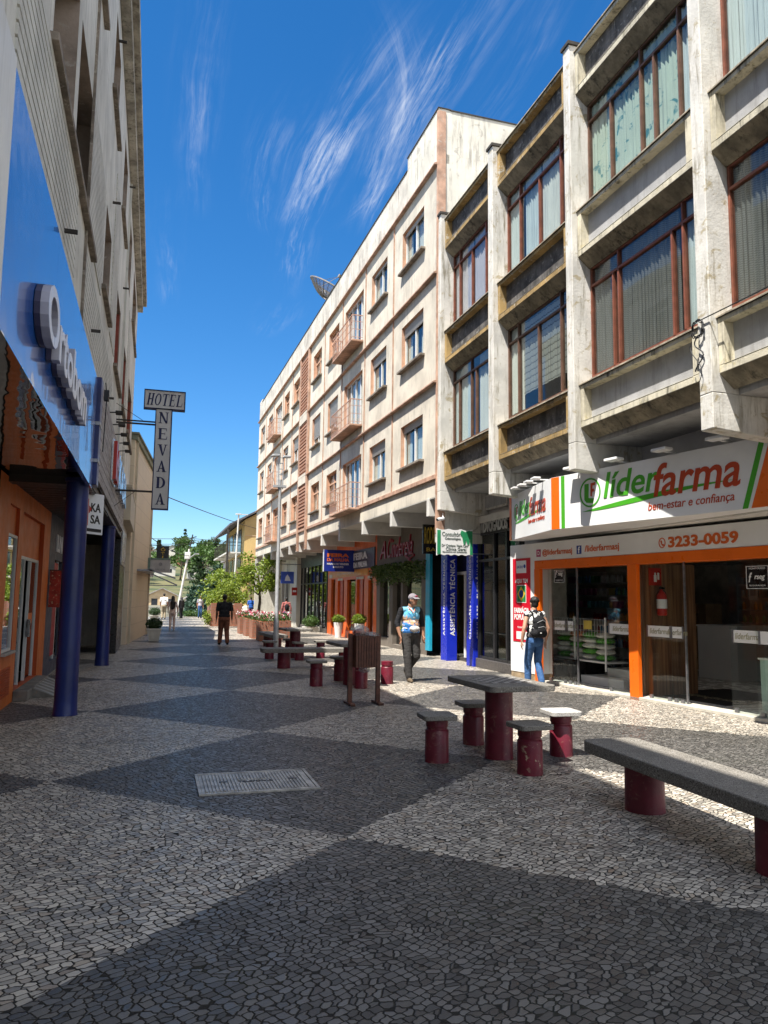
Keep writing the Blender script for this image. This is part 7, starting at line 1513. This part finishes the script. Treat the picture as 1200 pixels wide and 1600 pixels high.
# man with a cap, walking toward the camera
def cap_extras(t, J, hc, hv, hs_, k, lean, P):
    Z = Vector((0, 0, 1)); CAPG = fabric('grey_cap', (0.22, 0.20, 0.22))
    q = MB(); q.ell(hc-hv*0.004*k+Z*0.045*k, P((0.092, 0.104, 0.085))[:], 18, 10); o = finish(q, 'cap', CAPG, t, 0.008, 3)
    q = MB(); c0 = hc+Z*0.045*k
    pts = []
    for i in range(9): a = -1.1+2.2*i/8; pts.append(c0+hv*(0.085*math.cos(a*0.7)+0.0)*k+hs_*0.085*math.sin(a)*k)
    out_ = [c0+hv*(0.085+0.085*math.cos(a*1.1))*k+hs_*0.088*math.sin(a)*k-Z*0.03*k for a in [-1.1+2.2*i/8 for i in range(9)]]
    for i in range(8): q.prism([pts[i], pts[i+1], out_[i+1], out_[i]], (0, 0, 0.007))
    q.build('brim', CAPG, o)
    q = MB(); cc = hc+hv*0.101*k+Z*0.072*k; 
    for (u, v, r) in ((-0.02, 0, 0.017), (0.012, 0.003, 0.014), (0.035, -0.004, 0.009)): q.ell(cc+hs_*u*k+Z*v*k-hv*abs(u)*0.25*k, (r*k, r*0.5*k, r*0.8*k), 10, 6)
    q.build('badge', fabric('pink_badge', (0.45, 0.05, 0.10)), o)
    q = MB(); q.ell(P((0, lean*0.1-0.003, 0.985)), P((0.184, 0.138, 0.022))[:], 24, 6); q.build('belt', BLACKF, t, smooth=1.0); q = MB(); q.box(-0.022*k, 0.022*k, -0.149*k, -0.138*k, 0.968*k, 1.0*k); q.build('buckle', CHROME, t, 0.003)
    q = MB(); q.ell(P((0.02, -0.155, 1.045)), P((0.115, 0.05, 0.062))[:], 18, 10); o = q.build('waist_pouch', fabric('grey_pouch', (0.55, 0.52, 0.5), 0.4, 12), t, smooth=1.0); q = MB(); q.ell(P((-0.01, -0.198, 1.045)), P((0.055, 0.014, 0.04))[:], 14, 8); q.build('pouch_print', WHITEC, o, smooth=1.0)
    q = MB(); q.tube([P((-0.13, -0.12, 1.05)), P((-0.17, -0.02, 1.06)), P((-0.12, 0.13, 1.07)), P((0.12, 0.13, 1.07)), P((0.17, -0.02, 1.06)), P((0.13, -0.12, 1.05))], 0.01); q.build('pouch_strap', fabric('grey_pouch', (0.5, 0.5, 0.5)), o)
    q = MB(); q.tube([P((-0.075, -0.02, 1.48)), P((-0.045, -0.10, 1.43)), P((0, -0.148, 1.36)), P((0.045, -0.10, 1.43)), P((0.075, -0.02, 1.48))], 0.008, 8); q.build('collar', fabric('salmon_collar', (0.55, 0.22, 0.16)), t)
person((4.98, 14.80, 0), 0.10, 1.74, 'man in grey cap and printed blue jersey walking toward the camera', SKIN, jersey(), GREYT, SHOEB,
    dict(kneeR=(-0.11, -0.10, 0.49), ankR=(-0.085, -0.14, 0.085), kneeL=(0.105, -0.06, 0.50), ankL=(0.03, 0.26, 0.20), toeL=0.8, elR=(-0.285, 0.04, 1.15), wrR=(-0.255, -0.06, 0.90), elL=(0.285, 0.05, 1.15), wrL=(0.27, -0.02, 0.90), palmR=(0, -1, 0), palmL=(0, -1, 0), head_yaw=0.45, hy=-0.03, hz=-0.012, hx=0.02), 'short', 'elbow', BLACKF, cap_extras, 0.0075, 1.10)
# man with backpack, seen from behind
def bag_extras(t, J, hc, hv, hs_, k, lean, P):
    BAG = fabric('black_backpack', (0.016, 0.016, 0.018))
    q = MB(); q.ell(P((0.015, 0.20, 1.20)), P((0.135, 0.085, 0.20))[:], 18, 12); cap(q, P((-0.06, 0.19, 1.05)), P((0.09, 0.19, 1.05)), 0.09*k, 0.09*k); cap(q, P((-0.05, 0.18, 1.28)), P((0.08, 0.18, 1.28)), 0.08*k, 0.08*k); o = finish(q, 'backpack', BAG, t, 0.010, 3)
    q = MB(); q.ell(P((0.015, 0.265, 1.10)), P((0.10, 0.045, 0.085))[:], 16, 10); q.build('front_pocket', BAG, o, smooth=1.0)
    q = MB(); q.tube([P((-0.08, 0.285, 1.165)), P((0.0, 0.30, 1.185)), P((0.11, 0.285, 1.165))], 0.005); q.tube([P((-0.09, 0.27, 1.26)), P((0.0, 0.285, 1.31)), P((0.12, 0.27, 1.26))], 0.004); q.build('zip', GALV, o)
    q = MB(); q.box(0.05*k, 0.085*k, 0.31*k, 0.316*k, 1.05*k, 1.072*k); q.build('tag', WHITEC, o)
    for s_ in (-1, 1):
        q = MB(); q.tube([P((0.10*s_, 0.13, 1.30)), P((0.115*s_, 0.10, 1.44)), P((0.11*s_, 0.0, 1.485)), P((0.115*s_, -0.11, 1.38)), P((0.13*s_, -0.13, 1.2)), P((0.15*s_, -0.03, 1.08)), P((0.12*s_, 0.13, 1.03))], 0.016, 8); q.build('strap', BAG, o)
person((7.02, 13.42, 0), math.pi+0.12, 1.69, 'man in black and white print vest with black backpack facing the pharmacy', SKIN_L, PRINT, DENIM, SHOEW,
    dict(kneeR=(-0.10, -0.05, 0.49), ankR=(-0.09, 0.10, 0.09), kneeL=(0.10, -0.10, 0.49), ankL=(0.085, -0.12, 0.085), elR=(-0.29, 0.05, 1.14), wrR=(-0.28, -0.03, 0.89), elL=(0.285, 0.06, 1.14), wrL=(0.31, 0.02, 0.89), palmR=(0, -1, 0), palmL=(0.3, 1, 0), hx=-0.01), 'curly', 'none', None, bag_extras, 0.0075, 1.0)
for o in list(bpy.data.objects):
    pass
W1 = dict(kneeR=(-0.10, -0.03, 0.49), ankR=(-0.12, 0.14, 0.10), kneeL=(0.10, -0.10, 0.49), ankL=(0.12, -0.14, 0.085), elR=(-0.255, 0.04, 1.14), wrR=(-0.27, -0.03, 0.88), elL=(0.255, 0.06, 1.14), wrL=(0.265, 0.0, 0.88))
W2 = dict(kneeR=(-0.09, -0.06, 0.49), ankR=(-0.09, 0.0, 0.085), kneeL=(0.09, -0.04, 0.49), ankL=(0.09, 0.06, 0.085), elR=(-0.23, 0.04, 1.14), wrR=(-0.22, -0.05, 0.88), elL=(0.23, 0.04, 1.14), wrL=(0.22, -0.05, 0.88))
PI_ = math.pi
person((2.33, 26.75, 0), PI_, 1.70, 'man in black polo and brown trousers walking away down the middle of the street', SKIN_D, BLACKF, BROWNT, SHOED, W1, 'short', 'short', None, None, 0.011, 1.14)
person((0.90, 38.2, 0), PI_, 1.62, 'woman with long black hair in pale pink trousers walking away past the beige building', SKIN, PALEP, PALEP, SHOEW, W2, 'long', 'short', None, None, 0.013, 0.92)
person((0.72, 56.0, 0), PI_, 1.78, 'man in white shirt and khaki trousers at the end of the street', SKIN, WHITEC, KHAKI, SHOED, W2, 'short', 'short', None, None, 0.015, 1.1)
person((1.95, 57.5, 0), PI_+0.5, 1.55, 'person dressed in black beside the leaning pole', SKIN_D, BLACKF, BLACKF, SHOED, W2, 'long', 'long', None, None, 0.016)
person((3.32, 58.5, 0), 0.2, 1.66, 'woman in pale top and jeans facing the camera before the conifers', SKIN, fabric('pale_blue_top', (0.45, 0.42, 0.48)), DENIM, SHOED, W2, 'long', 'short', None, None, 0.015, 0.9)
person((6.62, 39.9, 0), PI_, 1.62, 'person in red plaid shirt with dark backpack walking away near the stone wall', SKIN, PLAID, DENIMD, SHOEW, W1, 'short', 'long', None, lambda t, J, hc, hv, hs_, k, lean, P: finish((lambda q: (q.ell(P((0, 0.17, 1.2)), P((0.13, 0.08, 0.19))[:]), q)[1])(MB()), 'backpack', BLACKF, t, 0.013, 2), 0.013)
person((7.0, 51.0, 0), PI_, 1.68, 'woman in black top and light jeans standing behind the flower boxes', SKIN, BLACKF, fabric('light_denim', (0.2, 0.32, 0.45)), SHOEW, W2, 'long', 'short', None, None, 0.015)
person((7.55, 50.4, 0), PI_-0.4, 1.70, 'man in dark jacket next to the woman with light jeans', SKIN, fabric('slate_jacket', (0.05, 0.055, 0.08)), DENIMD, SHOED, W2, 'short', 'long', None, None, 0.015, 1.05)
person((6.35, 52.8, 0), PI_, 1.62, 'person in bright blue shirt beside the white car', SKIN, BLUEF, DENIMD, SHOED, W2, 'short', 'short', None, None, 0.015)
